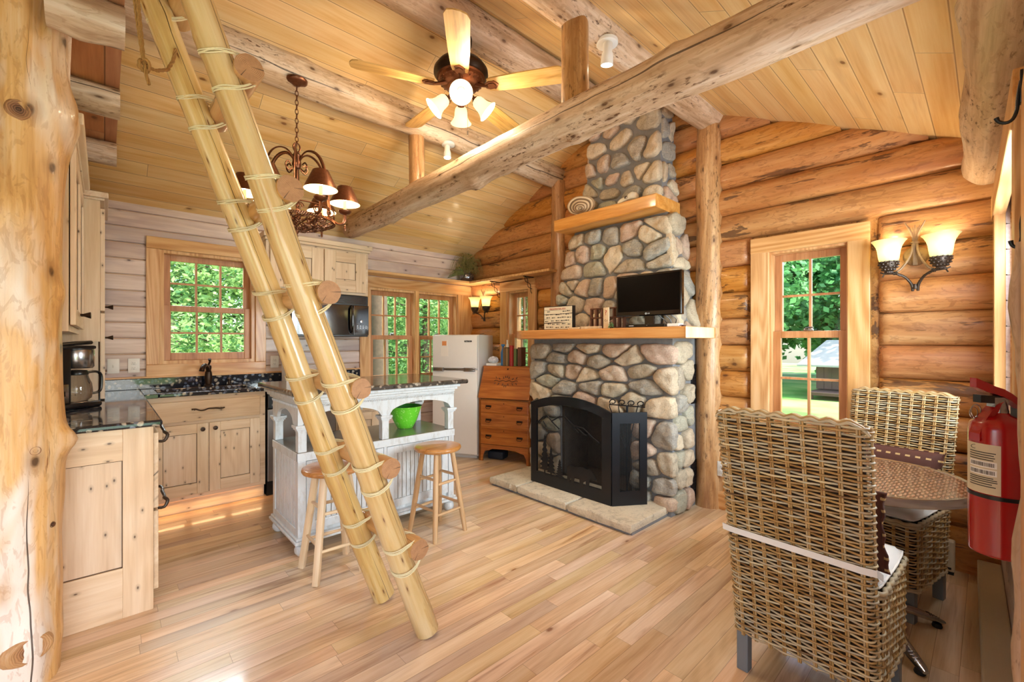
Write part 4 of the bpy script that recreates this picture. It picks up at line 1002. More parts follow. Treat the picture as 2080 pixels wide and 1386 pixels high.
def cut(poly, name, P=A_, Q=B_):      # flat silhouettes cut from sheet metal
    m = MB(); n = len(poly); vs = [panel_pt(P, Q, u, z, -0.006) for u, z in poly] + [panel_pt(P, Q, u, z, -0.010) for u, z in poly]
    m.add(vs, [tuple(range(n)), tuple(range(n, 2 * n))[::-1]] + [(i, (i + 1) % n, n + (i + 1) % n, n + i) for i in range(n)]); return m.build(name, M_['blackm'], fs_, smooth=False)
def pine(u, z0, h, w):
    p = [(u - 0.006, z0), (u - 0.006, z0 + h * 0.12)]; k = 7
    for i in range(k):
        z = z0 + h * (0.12 + 0.85 * i / k); ww = w * (1 - i / k) / 2 + 0.006; p += [(u - ww, z), (u - ww * 0.45, z + h * 0.075)]
    p.append((u, z0 + h)); q = [(2 * u - x, z) for x, z in p[:-1]][::-1]; return p + q
for (u, h, w) in ((0.17, 0.36, 0.12), (0.245, 0.26, 0.10), (0.345, 0.17, 0.09)): cut(pine(u, 0.17, h, w), 'pine_cutout')
bear = [(0.43, .17), (.43, .235), (.425, .275), (.44, .305), (.475, .318), (.52, .308), (.56, .318), (.60, .322), (.64, .315), (.665, .325), (.675, .315), (.69, .305), (.72, .27), (.735, .255), (.725, .245), (.69, .25), (.665, .24), (.655, .17), (.63, .17), (.625, .215), (.60, .20), (.595, .17), (.565, .17), (.56, .22), (.51, .225), (.50, .17), (.475, .17), (.47, .215), (.455, .17)]
cut(bear, 'bear_cutout')
m = MB()
for pts in (((.075, .62), (.15, .68), (.20, .70), (.26, .65), (.34, .60)), ((.15, .645), (.19, .60)), ((.25, .655), (.33, .70), (.40, .715), (.50, .65), (.60, .645), (.70, .58), (.76, .55)), ((.42, .70), (.55, .60)), ((.52, .65), (.60, .60), (.64, .59))):
    for a, b in zip(pts, pts[1:]): m.tube([panel_pt(A_, B_, a[0], a[1], -0.008), panel_pt(A_, B_, b[0], b[1], -0.008)], 0.006, 6)
m.build('mountain_outline', M_['blackm'], fs_)
for (P, Q, nm) in ((B_, (3.125, 1.825), 'side_frame'), ((3.125, 3.015), A_, 'side_frame')):
    Ws = math.dist(P, Q); m = MB(); f2 = 0.062
    for (a, b, c, d) in ((0, f2, SZ, 0.80), (Ws - f2, Ws, SZ, 0.80), (f2, Ws - f2, 0.80 - 0.085, 0.80), (f2, Ws - f2, SZ, SZ + 0.11)): strip(m, P, Q, [(a, c), (b, c)], [(a, d), (b, d)], t)
    fr = m.build(nm, M_['blackm'], fs_, smooth=False)
    m = MB(); m.add([panel_pt(P, Q, u, z) for u, z in ((f2, SZ + .1), (Ws - f2, SZ + .1), (Ws - f2, .72), (f2, .72))], [(0, 1, 2, 3)]); m.build('side_mesh', M_['mesh'], fr, smooth=False)
# iron scroll finials behind the side panel : fireplace tool / log cradle
m = MB()
for k in range(4):
    c = Vector((3.09 + 0.02 * k, 2.12 - 0.075 * k, 0.845)); m.tube([c + Vector((0, 0.028 * math.cos(a), 0.022 * math.sin(a) + 0.004 * a)) for a in [i * 0.5 for i in range(11)]], 0.0045, 6)
    m.tube([c + Vector((0, 0.02, 0)), c + Vector((0.0, 0.03, -0.03)), (3.12, 2.0, 0.45)], 0.004, 6)
m.tube([(3.09, 2.15, 0.83), (3.16, 1.86, 0.83)], 0.005, 6); m.cyl((3.12, 2.0, 0.078), (3.12, 2.0, 0.83), 0.008, n=8); m.lathe([(0.001, 0.08), (0.07, 0.079), (0.075, 0.084), (0.02, 0.094), (0.008, 0.11)], T(3.12, 2.0, 0))
tag(m.build('tool_stand', M_['blackm']), 'black wrought iron scroll-topped tool stand behind the right panel of the fireplace screen', 'fireplace tools')
# ------------------------------------------------------------------ kitchen
def shaker(parent, M, x0, x1, z0, z1, y, name='door', fr=0.075, axz='Z', raised=False, hinge=False, mats=None):
    """framed panel door, face towards local -y at depth y; returns the door"""
    cz, cx, dk = mats or (M_['cabZ'], M_['cabX'], M_['bronze'])
    m = MB(); g = 0.02
    m.rbox(x0, x0 + fr, y, y + g, z0, z1, 0.003); m.rbox(x1 - fr, x1, y, y + g, z0, z1, 0.003)
    m.rbox(x0 + fr, x1 - fr, y, y + g, z1 - fr, z1, 0.003, mi=1); m.rbox(x0 + fr, x1 - fr, y, y + g, z0, z0 + fr * 1.15, 0.003, mi=1)
    d = m.build(name, [cz, cx], parent, M=M, smooth=False)
    m = MB(); m.box(x0 + fr - 0.002, x1 - fr + 0.002, y + 0.0115, y + 0.016, z0 + fr, z1 - fr)
    m.build('door_panel', cz, d, M=M, smooth=False)
    m = MB(); a, b, c_, e_ = x0 + fr, x1 - fr, z0 + fr * 1.15, z1 - fr; t = 0.0035; yy = y + 0.009
    for q in ((a, a + t, c_, e_), (b - t, b, c_, e_), (a, b, c_, c_ + t), (a, b, e_ - t, e_)): m.box(q[0], q[1], yy, y + 0.012, q[2], q[3])
    m.build('glazed_groove', M_['glaze'], d, M=M, smooth=False)
    return d
def knob(parent, M, x, z, y, mat='bronze', r=0.017, name='knob'):
    m = MB(); m.lathe([(0.006, 0.0), (0.006, 0.012), (r * 0.8, 0.016), (r, 0.022), (r * 0.9, 0.028), (0.001, 0.031)], M @ T(x, y, z) @ RX(math.pi / 2) if False else T(x, y, z) @ RX(math.pi / 2), 16)
    return m.build(name, M_[mat], parent, M=M)
def twig_pull(parent, M, x0, x1, z, y, seed=1, vertical=False):
    r = random.Random(seed); m = MB(); pts = []; n = 9
    for i in range(n):
        t = i / (n - 1); w = 0.006 * r.uniform(-1, 1)
        pts.append((x0 + (x1 - x0) * t, y - 0.028 + w * 0.5 - 0.006 * math.sin(math.pi * t), z + w) )
    m.tube(pts, [0.005 + 0.002 * r.random() for _ in pts], 8)
    for x in (x0 + 0.02, x1 - 0.02): m.cyl((x, y, z), (x, y - 0.03, z), 0.0045, n=8)
    return m.build('twig_handle', M_['twigd'], parent, M=M)
def carcass(m, x0, x1, y0, y1, z0, z1): m.box(x0, x1, y0, y1, z0, z1)
I4 = Matrix.Identity(4)
# sink base cabinet
c = empty('sink_cabinet', (0.64, 4.55, 0), 0, 'pale knotty base cabinet with drawer front and two doors under the kitchen window', 'cabinet')
m = MB(); m.box(0.22, 1.03, 4.29, 4.78, 0.11, 0.925); m.box(0.22, 1.03, 4.33, 4.78, 0.0, 0.11); m.build('body', M_['cabX'], c, smooth=False)
m = MB(); m.rbox(0.25, 0.985, 4.262, 4.29, 0.725, 0.885, 0.004); d = m.build('drawer', M_['cabX'], c, smooth=False); twig_pull(d, I4, 0.50, 0.72, 0.815, 4.262, 2)
d = shaker(c, I4, 0.25, 0.615, 0.145, 0.70, 4.268); knob(d, I4, 0.575, 0.655, 4.268)
d = shaker(c, I4, 0.622, 0.985, 0.145, 0.70, 4.268); knob(d, I4, 0.660, 0.655, 4.268)
m = MB(); m.box(0.25, 1.02, 4.322, 4.33, 0.01, 0.10); part(m.build('toe_board', M_['cabX'], c, smooth=False), 'toe board lit by the rope light')
m = MB(); m.tube([(0.2, 4.324, 0.1055), (1.0, 4.324, 0.1055)], 0.004, 6); rl = m.build('rope_light', glow('lit_rope_light', '#ffcf90', '#ffae5c', 3), None)
tag(rl, 'thin warm rope light glowing under the sink cabinet toe space', 'rope light')
for k in range(3): add_light('toe_glow', 'AREA', (0.35 + 0.27 * k, 4.28, 0.09), 0.16, (1.0, 0.62, 0.30), 0.22, 0.02, (0, -0.25, -1))
# corner base cabinet (end panel towards the room)
c = empty('corner_cabinet', (-0.12, 3.5, 0), 0, 'pale knotty base cabinet with a large framed end panel, beside the cedar post', 'cabinet')
m = MB(); m.box(-0.415, 0.155, 2.895, 4.76, 0.10, 0.925); m.box(-0.415, 0.12, 2.895, 4.76, 0, 0.10); m.build('body', M_['cabZ'], c, smooth=False)
M = T(0, 0, 0); ep = empty('end_panel', (-0.12, 2.87, 0), parent=c)
m = MB(); y = 2.87
m.rbox(0.065, 0.182, y, y + 0.024, 0, 0.925, 0.002); m.rbox(-0.415, -0.19, y, y + 0.024, 0, 0.925, 0.002)
m.rbox(-0.19, 0.065, y, y + 0.024, 0.77, 0.925, 0.002, mi=1); m.rbox(-0.19, 0.065, y, y + 0.024, 0, 0.245, 0.002, mi=1)
m.build('stile_frame', [M_['cabZ'], M_['cabX']], ep, smooth=False)
m = MB(); m.box(-0.195, 0.07, y + 0.013, y + 0.02, 0.24, 0.775); m.build('door_panel', M_['cabZ'], ep, smooth=False)
m = MB(); t = 0.0035
for q in ((-0.19, -0.19 + t, 0.245, 0.77), (0.065 - t, 0.065, 0.245, 0.77), (-0.19, 0.065, 0.245, 0.245 + t), (-0.19, 0.065, 0.77 - t, 0.77)): m.box(q[0], q[1], y + 0.009, y + 0.014, q[2], q[3])
m.build('glazed_groove', M_['glaze'], ep, smooth=False)
MX = T(0.182, 0, 0) @ RZ(math.pi / 2)       # local x -> +Y, local -y -> +X
for (z0, z1, hz) in ((0.50, 0.885, 0.845), (0.085, 0.485, 0.49)):
    m = MB(); m.rbox(2.90, 3.50, -0.022, 0.0, z0, z1, 0.003); d = m.build('drawer', M_['cabX'], c, M=MX, smooth=False)
    rr = random.Random(int(z0 * 100)); m = MB(); pts = [(0.20, 3.0, hz - 0.02), (0.235, 3.005, hz - 0.025), (0.25, 3.01, hz + 0.005), (0.237, 3.03, hz + 0.02), (0.243, 3.08, hz + 0.012), (0.236, 3.14, hz + 0.03), (0.244, 3.2, hz + 0.018), (0.235, 3.24, hz + 0.03), (0.205, 3.25, hz + 0.02)]
    m.tube(pts, [0.007, 0.008, 0.0085, 0.008, 0.007, 0.0085, 0.007, 0.008, 0.007], 8); m.build('twig_handle', M_['twigd'], d)
m = MB(); m.rbox(3.52, 4.24, -0.022, 0.0, 0.12, 0.885, 0.003); m.build('door', M_['cabZ'], c, M=MX, smooth=False)
# countertop, one L-shaped slab with backsplash
ct = empty('countertop', (0.3, 4.4, 0.925), 0, 'dark glossy pebbled granite countertop, L-shaped along the window wall', 'countertop')
m = MB(); m.rbox(-0.415, 0.217, 2.842, 4.795, 0.925, 0.957, 0.010); m.rbox(0.217, 0.30, 4.255, 4.795, 0.925, 0.957, 0.004)
m.rbox(0.30, 0.95, 4.255, 4.335, 0.925, 0.957, 0.008); m.rbox(0.30, 0.95, 4.66, 4.795, 0.925, 0.957, 0.004); m.rbox(0.95, 2.10, 4.255, 4.795, 0.925, 0.957, 0.008)
m.build('slab', M_['granite'], ct, smooth=False)
m = MB(); m.rbox(-0.41, 2.10, 4.775, 4.797, 0.957, 1.045, 0.003); m.build('backsplash', M_['granite'], ct, smooth=False)
m = MB(); m.box(0.30, 0.95, 4.335, 4.66, 0.80, 0.81); m.box(0.29, 0.30, 4.335, 4.66, 0.80, 0.925); m.box(0.95, 0.96, 4.335, 4.66, 0.80, 0.925); m.box(0.30, 0.95, 4.33, 4.335, 0.80, 0.925); m.box(0.3, 0.95, 4.66, 4.665, 0.8, 0.925)
tag(m.build('sink_basin', M_['blackp'], smooth=False), 'undermounted dark sink basin below the kitchen window', 'sink')
m = MB(); m.rbox(-0.41, 2.10, 4.77, 4.80, 1.046, 1.062, 0.003); tag(m.build('trim_1', M_['trimX'], smooth=False), kind='structure')
fa = empty('kitchen_faucet', (0.675, 4.69, 0.957), 0, 'oil-rubbed bronze kitchen faucet with a lever on top, behind the sink', 'faucet')
m = MB(); m.lathe([(0.035, 0.957), (0.036, 0.968), (0.024, 0.978), (0.027, 1.0), (0.030, 1.04), (0.026, 1.08), (0.020, 1.10), (0.024, 1.12), (0.022, 1.14), (0.006, 1.15)], T(0.675, 4.69, 0), 20); m.build('body', M_['bronze'], fa)
m = MB(); m.tube([(0.675, 4.68, 1.09), (0.655, 4.63, 1.14), (0.63, 4.57, 1.15), (0.61, 4.53, 1.125), (0.605, 4.52, 1.105)], [0.014, 0.014, 0.016, 0.019, 0.021], 12); m.build('spout', M_['bronze'], fa)
m = MB(); m.tube([(0.675, 4.69, 1.145), (0.685, 4.68, 1.175), (0.68, 4.665, 1.20)], [0.008, 0.009, 0.013], 10); m.build('lever', M_['bronze'], fa)
so = MB(); so.lathe([(0.022, 0.957), (0.023, 0.965), (0.012, 0.97), (0.012, 1.0), (0.018, 1.006), (0.016, 1.02), (0.004, 1.026)], T(0.835, 4.70, 0), 16); so.tube([(0.835, 4.70, 1.012), (0.82, 4.66, 1.016)], 0.005, 8)
tag(so.build('soap_dispenser', M_['bronze']), 'small bronze soap dispenser to the right of the kitchen faucet', 'soap dispenser')
# dishwasher and cabinet right of it
dw = empty('dishwasher', (1.33, 4.5, 0), 0, 'stainless dishwasher with a black control strip behind the kitchen island', 'dishwasher')
m = MB(); m.rbox(1.045, 1.635, 4.27, 4.30, 0.13, 0.76, 0.004); m.build('door', M_['steeld'], dw, smooth=False)
m = MB(); m.rbox(1.045, 1.635, 4.262, 4.30, 0.765, 0.92, 0.006); p = m.build('control_strip', M_['blackp'], dw, smooth=False)
m = MB(); m.lathe([(0.014, 0), (0.014, 0.012), (0.001, 0.013)], T(1.085, 4.262, 0.80) @ RX(math.pi / 2), 14); m.build('knob', M_['steel'], p)
m = MB(); m.box(1.045, 1.635, 4.30, 4.78, 0.0, 0.92); m.build('body', M_['blackp'], dw, smooth=False)
c = empty('base_cabinet', (1.87, 4.5, 0), 0, 'knotty base cabinet with a drawer and door, seen through the island arches', 'cabinet')
m = MB(); m.box(1.645, 2.09, 4.29, 4.78, 0, 0.925); m.build('body', M_['cabZ'], c, smooth=False)
m = MB(); m.rbox(1.66, 2.075, 4.268, 4.29, 0.66, 0.90, 0.003); d = m.build('drawer', M_['cabX'], c, smooth=False); knob(d, I4, 1.73, 0.78, 4.268)
d = shaker(c, I4, 1.66, 2.075, 0.12, 0.64, 4.268)
# wall cabinets
c = empty('wall_cabinet', (-0.26, 3.4, 1.40), 0, 'tall pale wall cabinet with a crown moulding, next to the cedar post', 'cabinet')
m = MB(); m.box(-0.415, -0.122, 2.87, 4.04, 1.40, 2.36); m.build('body', M_['cabZ'], c, smooth=False)
MW = T(-0.122, 0, 0) @ RZ(math.pi / 2)
for (a, b, kx) in ((2.90, 3.44, 3.40), (3.45, 4.0, 3.49)):
    d = shaker(c, MW, a, b, 1.43, 2.28, -0.024, fr=0.07)
    m = MB(); m.lathe([(0.006, 0.0), (0.006, 0.012), (0.009, 0.02), (0.016, 0.038), (0.0165, 0.042), (0.001, 0.043)], T(kx, -0.024, 1.50) @ RX(math.pi / 2), 14); m.build('knob', M_['bronze'], d, M=MW)
m = MB(); m.rbox(-0.415, -0.095, 2.845, 4.015, 2.325, 2.345, 0.003); m.rbox(-0.415, -0.07, 2.82, 4.015, 2.345, 2.40, 0.006); m.build('crown', M_['cabY'], c, smooth=False)
c = empty('hutch_cabinet', (-0.2, 4.42, 0.957), 0, 'tall corner hutch cabinet standing on the granite counter left of the kitchen window', 'cabinet')
m = MB(); m.box(-0.415, -0.022, 4.06, 4.77, 1.352, 2.30); m.build('body', M_['cabZ'], c, smooth=False)
m = MB(); m.box(-0.415, -0.03, 4.085, 4.77, 0.958, 1.352); m.build('lower_body', M_['cabZ'], c, smooth=False)
MH = T(-0.022, 0, 0) @ RZ(math.pi / 2)
for (z0, z1, kz) in ((1.56, 2.25, 1.62), (0.965, 1.545, 1.43)):
    m = MB(); m.rbox(4.065, 4.76, -0.024, 0, z0, z1, 0.003); d = m.build('door', M_['cabZ'], c, M=MH, smooth=False)
    m = MB(); m.lathe([(0.006, 0.0), (0.006, 0.012), (0.009, 0.02), (0.016, 0.038), (0.0165, 0.042), (0.001, 0.043)], T(4.13, -0.024, kz - 0.03 if kz > 1.5 else kz - 0.05) @ RX(math.pi / 2), 14); m.build('knob', M_['bronze'], d, M=MH)
m = MB(); m.rbox(-0.415, 0.0, 4.04, 4.77, 2.30, 2.315, 0.003); m.rbox(-0.415, 0.02, 4.02, 4.77, 2.315, 2.352, 0.005); m.build('crown', M_['cabY'], c, smooth=False)
c = empty('wall_cabinet', (1.56, 4.6, 1.83), 0, 'knotty wall cabinet with two small-panel doors mounted over the black microwave', 'cabinet')
m = MB(); m.box(1.08, 2.05, 4.47, 4.76, 1.835, 2.33); m.build('body', M_['cabX'], c, smooth=False)
for (a, b, kx) in ((1.11, 1.585, 1.545), (1.595, 2.02, 1.635)): d = shaker(c, I4, a, b, 1.86, 2.27, 4.448, fr=0.11); knob(d, I4, kx, 1.90, 4.448, r=0.014)
m = MB(); m.rbox(1.065, 2.065, 4.44, 4.76, 2.285, 2.31, 0.003); m.rbox(1.05, 2.08, 4.42, 4.76, 2.31, 2.355, 0.005); m.build('crown', M_['cabX'], c, smooth=False)
mw = empty('microwave', (1.65, 4.6, 1.40), 0, 'black over-the-range microwave under the wall cabinet, left of the twin windows', 'microwave')
m = MB(); m.rbox(1.27, 2.03, 4.42, 4.77, 1.405, 1.825, 0.006); m.build('body', M_['blackp'], mw, smooth=False)
m = MB(); m.rbox(1.275, 1.86, 4.395, 4.42, 1.42, 1.725, 0.004); dd = m.build('door', M_['blackg'], mw, smooth=False)
m = MB(); m.tube([(1.835, 4.39, 1.45), (1.835, 4.355, 1.48), (1.835, 4.35, 1.58), (1.835, 4.355, 1.68), (1.835, 4.39, 1.71)], 0.012, 10); m.build('handle', M_['blackg'], dd)
m = MB(); m.rbox(1.865, 2.025, 4.395, 4.42, 1.42, 1.725, 0.004); cp = m.build('control_panel', M_['blackg'], mw, smooth=False)
m = MB(); m.lathe([(0.016, 0), (0.015, 0.012), (0.001, 0.013)], T(1.945, 4.395, 1.56) @ RX(math.pi / 2), 14)
for i in range(4):
    for j in range(2): m.rbox(1.90 + 0.03 * i, 1.918 + 0.03 * i, 4.392, 4.396, 1.49 + 0.02 * j, 1.498 + 0.02 * j, 0.001)
m.build('button', M_['steel'], cp)
m = MB()
for k in range(7): m.box(1.30, 2.0, 4.405, 4.425, 1.74 + 0.011 * k, 1.745 + 0.011 * k)
m.build('vent_grille', M_['blackg'], mw, smooth=False)
# outlets
def plate(name, M, w, h, label, cat, kind='outlet'):
    e = empty(name, M.translation, 0, label, cat); m = MB(); m.rbox(-w / 2, w / 2, -0.006, 0.0, -h / 2, h / 2, 0.003); p = m.build('cover_plate', M_['white'], e, M=M)
    m = MB()
    if kind == 'outlet':
        for z in (-0.02, 0.02): m.rbox(-0.016, 0.016, -0.009, -0.004, z - 0.014, z + 0.014, 0.003)
    else: m.rbox(-0.005, 0.005, -0.014, -0.004, -0.012, 0.012, 0.002)
    q = m.build('socket' if kind == 'outlet' else 'toggle', M_['white'], p, M=M)
    if kind == 'outlet':
        m = MB()
        for z in (-0.02, 0.02):
            for x in (-0.006, 0.006): m.box(x - 0.001, x + 0.001, -0.0097, -0.0085, z - 0.002, z + 0.007)
            m.box(-0.002, 0.002, -0.0097, -0.0085, z - 0.010, z - 0.006)
        m.build('slot', M_['ink'], q, M=M, smooth=False)
    return e
plate('light_switch', T(0.052, 4.798, 1.155), 0.075, 0.118, 'white toggle switch plate on the pine wall beside the hutch cabinet', 'light switch', 'toggle')
plate('wall_outlet', T(0.178, 4.798, 1.155), 0.075, 0.118, 'white double outlet on the pine wall just left of the kitchen window', 'outlet')
plate('wall_outlet', T(1.235, 4.798, 1.155), 0.075, 0.118, 'white double outlet on the pine wall right of the kitchen window, beside the ladder', 'outlet')
plate('wall_outlet', T(3.64, 1.455, 0.33) @ RZ(-math.pi / 2), 0.075, 0.118, 'white outlet low on the log wall beside the full-height log post', 'outlet')
m = MB(); m.rbox(1.245, 1.375, 4.45, 4.60, 0.958, 1.262, 0.006); e = m.build('knife_block', M_['white'], smooth=False); tag(e, 'tall white upright canister with a dark slot on the counter behind the island', 'canister')
m = MB(); m.box(1.268, 1.275, 4.448, 4.451, 1.03, 1.14); m.build('slot', M_['ink'], e, smooth=False)
# coffee maker
cm = empty('coffee_maker', (-0.16, 3.72, 0.957), 0, 'black and steel drip coffee maker with a glass carafe on the granite counter', 'coffee maker')
CM = T(-0.17, 3.70, 0.957) @ RZ(math.radians(38))       # local -y faces the room, carafe to local +x
m = MB(); m.rbox(-0.15, -0.03, -0.09, 0.10, 0.0, 0.355, 0.012); m.build('column', M_['blackp'], cm, M=CM)
m = MB(); m.rbox(-0.155, 0.13, -0.10, 0.11, 0.0, 0.035, 0.014); b = m.build('base', M_['blackp'], cm, M=CM)
m = MB(); m.lathe([(0.085, 0.004), (0.087, 0.01), (0.087, 0.03), (0.083, 0.037), (0.001, 0.038)], T(0.055, 0.0, 0), 28); part(m.build('warming_plate', M_['steel'], b, M=CM), 'steel warming plate')
m = MB(); m.lathe([(0.001, 0.235), (0.078, 0.235), (0.086, 0.245), (0.088, 0.34), (0.084, 0.35), (0.001, 0.35)], T(0.05, 0, 0), 32); part(m.build('brew_head', M_['steel'], cm, M=CM), 'brushed steel filter housing')
m = MB(); m.rbox(-0.155, 0.10, -0.095, 0.10, 0.35, 0.372, 0.01); m.tube([(-0.10, -0.06, 0.372), (0.0, -0.07, 0.385), (0.10, -0.05, 0.39)], 0.012, 8); m.build('lid', M_['blackp'], cm, M=CM)
m = MB(); m.rbox(-0.145, -0.05, -0.097, -0.088, 0.04, 0.15, 0.004); pn = m.build('control_panel', M_['steel'], cm, M=CM)
m = MB(); m.rbox(-0.13, -0.07, -0.102, -0.096, 0.08, 0.11, 0.004); m.lathe([(0.01, 0), (0.01, 0.006), (0.001, 0.007)], T(-0.10, -0.097, 0.06) @ RX(math.pi / 2), 12); m.build('button', M_['blackg'], pn, M=CM)
cf = MB(); cf.lathe([(0.055, 0.04), (0.070, 0.055), (0.076, 0.09), (0.072, 0.14), (0.058, 0.18), (0.054, 0.20)], T(0.055, 0, 0), 28); g = cf.build('carafe', M_['glassamber'], cm, M=CM)
m = MB(); m.lathe([(0.056, 0.195), (0.058, 0.205), (0.05, 0.222), (0.001, 0.228)], T(0.055, 0, 0), 24); m.build('carafe_lid', M_['blackp'], g, M=CM)
m = MB(); m.tube([(0.10, -0.01, 0.205), (0.15, -0.015, 0.21), (0.178, -0.018, 0.19), (0.182, -0.018, 0.13), (0.172, -0.017, 0.085), (0.135, -0.01, 0.075)], 0.011, 8, flat=0.7); m.build('carafe_handle', M_['blackp'], g, M=CM)
# ------------------------------------------------------------------ island
isl = empty('kitchen_island', (1.47, 3.2, 0), 0, 'antique white kitchen island with granite top, arched gallery and beadboard doors', 'kitchen island')
IX0, IX1, IY0, IY1 = 0.885, 2.065, 2.925, 3.48; AW = M_['antique']
m = MB(); m.rbox(0.835, 2.165, 2.86, 3.70, 1.015, 1.05, 0.012); part(m.build('top', M_['granite2'], isl, smooth=False), 'speckled grey-brown granite top')
m = MB()       # crown: flaring mouldings
for (o, z0, z1) in ((0.038, 0.992, 1.014), (0.022, 0.972, 0.992), (0.008, 0.955, 0.972)): m.rbox(IX0 - o, IX1 + o, IY0 - o, IY1 + o + 0.05, z0, z1, 0.006)
m.build('crown', AW, isl, smooth=False)
m = MB(); N = 90
for i in range(N):
    x = IX0 + (IX1 - IX0) * (i + 0.5) / N; m.cyl((x - 0.005, IY0 - 0.004, 0.936), (x + 0.005, IY0 - 0.004, 0.948), 0.0042, n=5)
for i in range(40):
    y = IY0 + (IY1 - IY0) * (i + 0.5) / 40; m.cyl((IX0 - 0.004, y - 0.005, 0.936), (IX0 - 0.004, y + 0.005, 0.948), 0.0042, n=5)
m.build('rope_moulding', AW, isl)
def frieze(M, L, bays, post):       # board with arched openings, local x 0..L, z .80..0.955
    m = MB(); xs = []; 
    edge = [0] + list(bays) + [L]
    for a, b in zip(edge, edge[1:]):
        A, B = a + post, b - post; n = 20; pts = []
        for i in range(n + 1):
            t = i / n; x = A + (B - A) * t; z = 0.825 + 0.082 * math.sqrt(max(0, 1 - (2 * t - 1) ** 2)); pts.append((x, z))
        pts = [(a, 0.825)] + pts + [(b, 0.825)]
        k = len(pts)
        for (y0, y1) in ((0.0, 0.022),):
            vs = [(x, y0, z) for x, z in pts] + [(x, y0, 0.955) for x, z in pts] + [(x, y1, z) for x, z in pts] + [(x, y1, 0.955) for x, z in pts]
            fs = []
            for i in range(k - 1): fs += [(i, i + 1, k + i + 1, k + i), (2 * k + i, 3 * k + i, 3 * k + i + 1, 2 * k + i + 1), (i, 2 * k + i, 2 * k + i + 1, i + 1)]
            m.add([M @ Vector(v) for v in vs], fs)
    return m
LX = IX1 - IX0
fz = frieze(T(IX0, IY0, 0), LX, [LX / 2], 0.028); fz2 = frieze(T(IX0, IY1 - 0.022, 0), LX, [LX / 2], 0.028)
sd = frieze(T(IX0 + 0.022, IY0, 0) @ RZ(math.pi / 2), IY1 - IY0, [], 0.10); sd2 = frieze(T(IX1, IY0, 0) @ RZ(math.pi / 2), IY1 - IY0, [], 0.10)
for k, f in enumerate((fz, fz2, sd, sd2)): f.build('arched_frieze', AW, isl, smooth=False)
for x in (IX0 + 0.028, (IX0 + IX1) / 2, IX1 - 0.028):
    for y in (IY0 + 0.028, IY1 - 0.028):
        m = MB(); w = 0.026; m.rbox(x - w, x + w, y - w, y + w, 0.655, 0.80, 0.003)
        for (ww, z0, z1) in ((0.030, 0.785, 0.796), (0.038, 0.796, 0.808), (0.045, 0.808, 0.826)): m.rbox(x - ww, x + ww, y - ww, y + ww, z0, z1, 0.003)
        m.build('column', AW, isl, smooth=False)
m = MB(); m.rbox(IX0, IX1, IY0, IY1, 0.635, 0.655, 0.003); part(m.build('open_shelf', M_['shelftop'], isl, smooth=False), 'dull metallic grey shelf surface')
m = MB(); m.rbox(IX0 - 0.004, IX1 + 0.004, IY0 - 0.006, IY0 + 0.016, 0.60, 0.652, 0.003); m.rbox(IX0 - 0.004, IX0 + 0.016, IY0, IY1, 0.60, 0.652, 0.003); m.rbox(IX1 - 0.016, IX1 + 0.004, IY0, IY1, 0.60, 0.652, 0.003); m.build('shelf_rail', AW, isl, smooth=False)
m = MB(); m.box(IX0 + 0.02, IX1 - 0.02, IY0 + 0.025, IY1 - 0.01, 0.12, 0.635)
for x in (IX0, IX1 - 0.05):
    for y in (IY0, IY1 - 0.05): m.rbox(x, x + 0.05, y, y + 0.05, 0.12, 0.60, 0.004)
m.rbox((IX0 + IX1) / 2 - 0.012, (IX0 + IX1) / 2 + 0.012, IY0 + 0.002, IY0 + 0.03, 0.12, 0.60, 0.003)
m.build('body', AW, isl, smooth=False)
def bead(m, M, x0, x1, z0, z1, y):       # tongue-and-groove beadboard
    n = max(3, int((x1 - x0) / 0.032)); w = (x1 - x0) / n
    for i in range(n): m.rbox(x0 + i * w + 0.0025, x0 + (i + 1) * w - 0.0025, y, y + 0.008, z0, z1, 0.003, M=M)
for (a, b) in ((IX0 + 0.053, (IX0 + IX1) / 2 - 0.014), ((IX0 + IX1) / 2 + 0.014, IX1 - 0.053)):
    f = 0.055; y = IY0 + 0.004; m = MB()
    m.rbox(a, a + f, y, y + 0.02, 0.15, 0.595, 0.003); m.rbox(b - f, b, y, y + 0.02, 0.15, 0.595, 0.003); m.rbox(a + f, b - f, y, y + 0.02, 0.595 - f, 0.595, 0.003); m.rbox(a + f, b - f, y, y + 0.02, 0.15, 0.15 + f, 0.003)
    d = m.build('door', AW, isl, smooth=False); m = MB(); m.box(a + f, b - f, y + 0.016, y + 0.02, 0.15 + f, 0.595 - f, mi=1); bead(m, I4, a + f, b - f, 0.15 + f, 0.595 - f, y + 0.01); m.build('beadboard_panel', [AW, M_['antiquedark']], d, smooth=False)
for (M, nm) in ((T(IX0 + 0.0, 0, 0) @ RZ(-math.pi / 2), 'side_panel'), ):
    m = MB(); a, b = -(IY1 - 0.05), -(IY0 + 0.05)
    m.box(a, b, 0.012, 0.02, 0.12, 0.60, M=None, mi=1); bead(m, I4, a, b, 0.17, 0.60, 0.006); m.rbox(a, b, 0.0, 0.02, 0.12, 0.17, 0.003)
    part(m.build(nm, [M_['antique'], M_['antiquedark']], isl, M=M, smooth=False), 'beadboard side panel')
m = MB()
for (o, z0, z1) in ((0.022, 0.085, 0.105), (0.012, 0.105, 0.122)): m.rbox(IX0 - o, IX1 + o, IY0 - o, IY1 + o, z0, z1, 0.006)
m.build('base_moulding', AW, isl, smooth=False)
for x in (IX0 + 0.03, IX1 - 0.03):
    for y in (IY0 + 0.03, IY1 - 0.03):
        m = MB(); m.lathe([(0.018, 0.0), (0.026, 0.004), (0.040, 0.025), (0.042, 0.045), (0.034, 0.066), (0.022, 0.072), (0.026, 0.085)], T(x, y, 0), 20, cap=True); m.build('bun_foot', AW, isl)
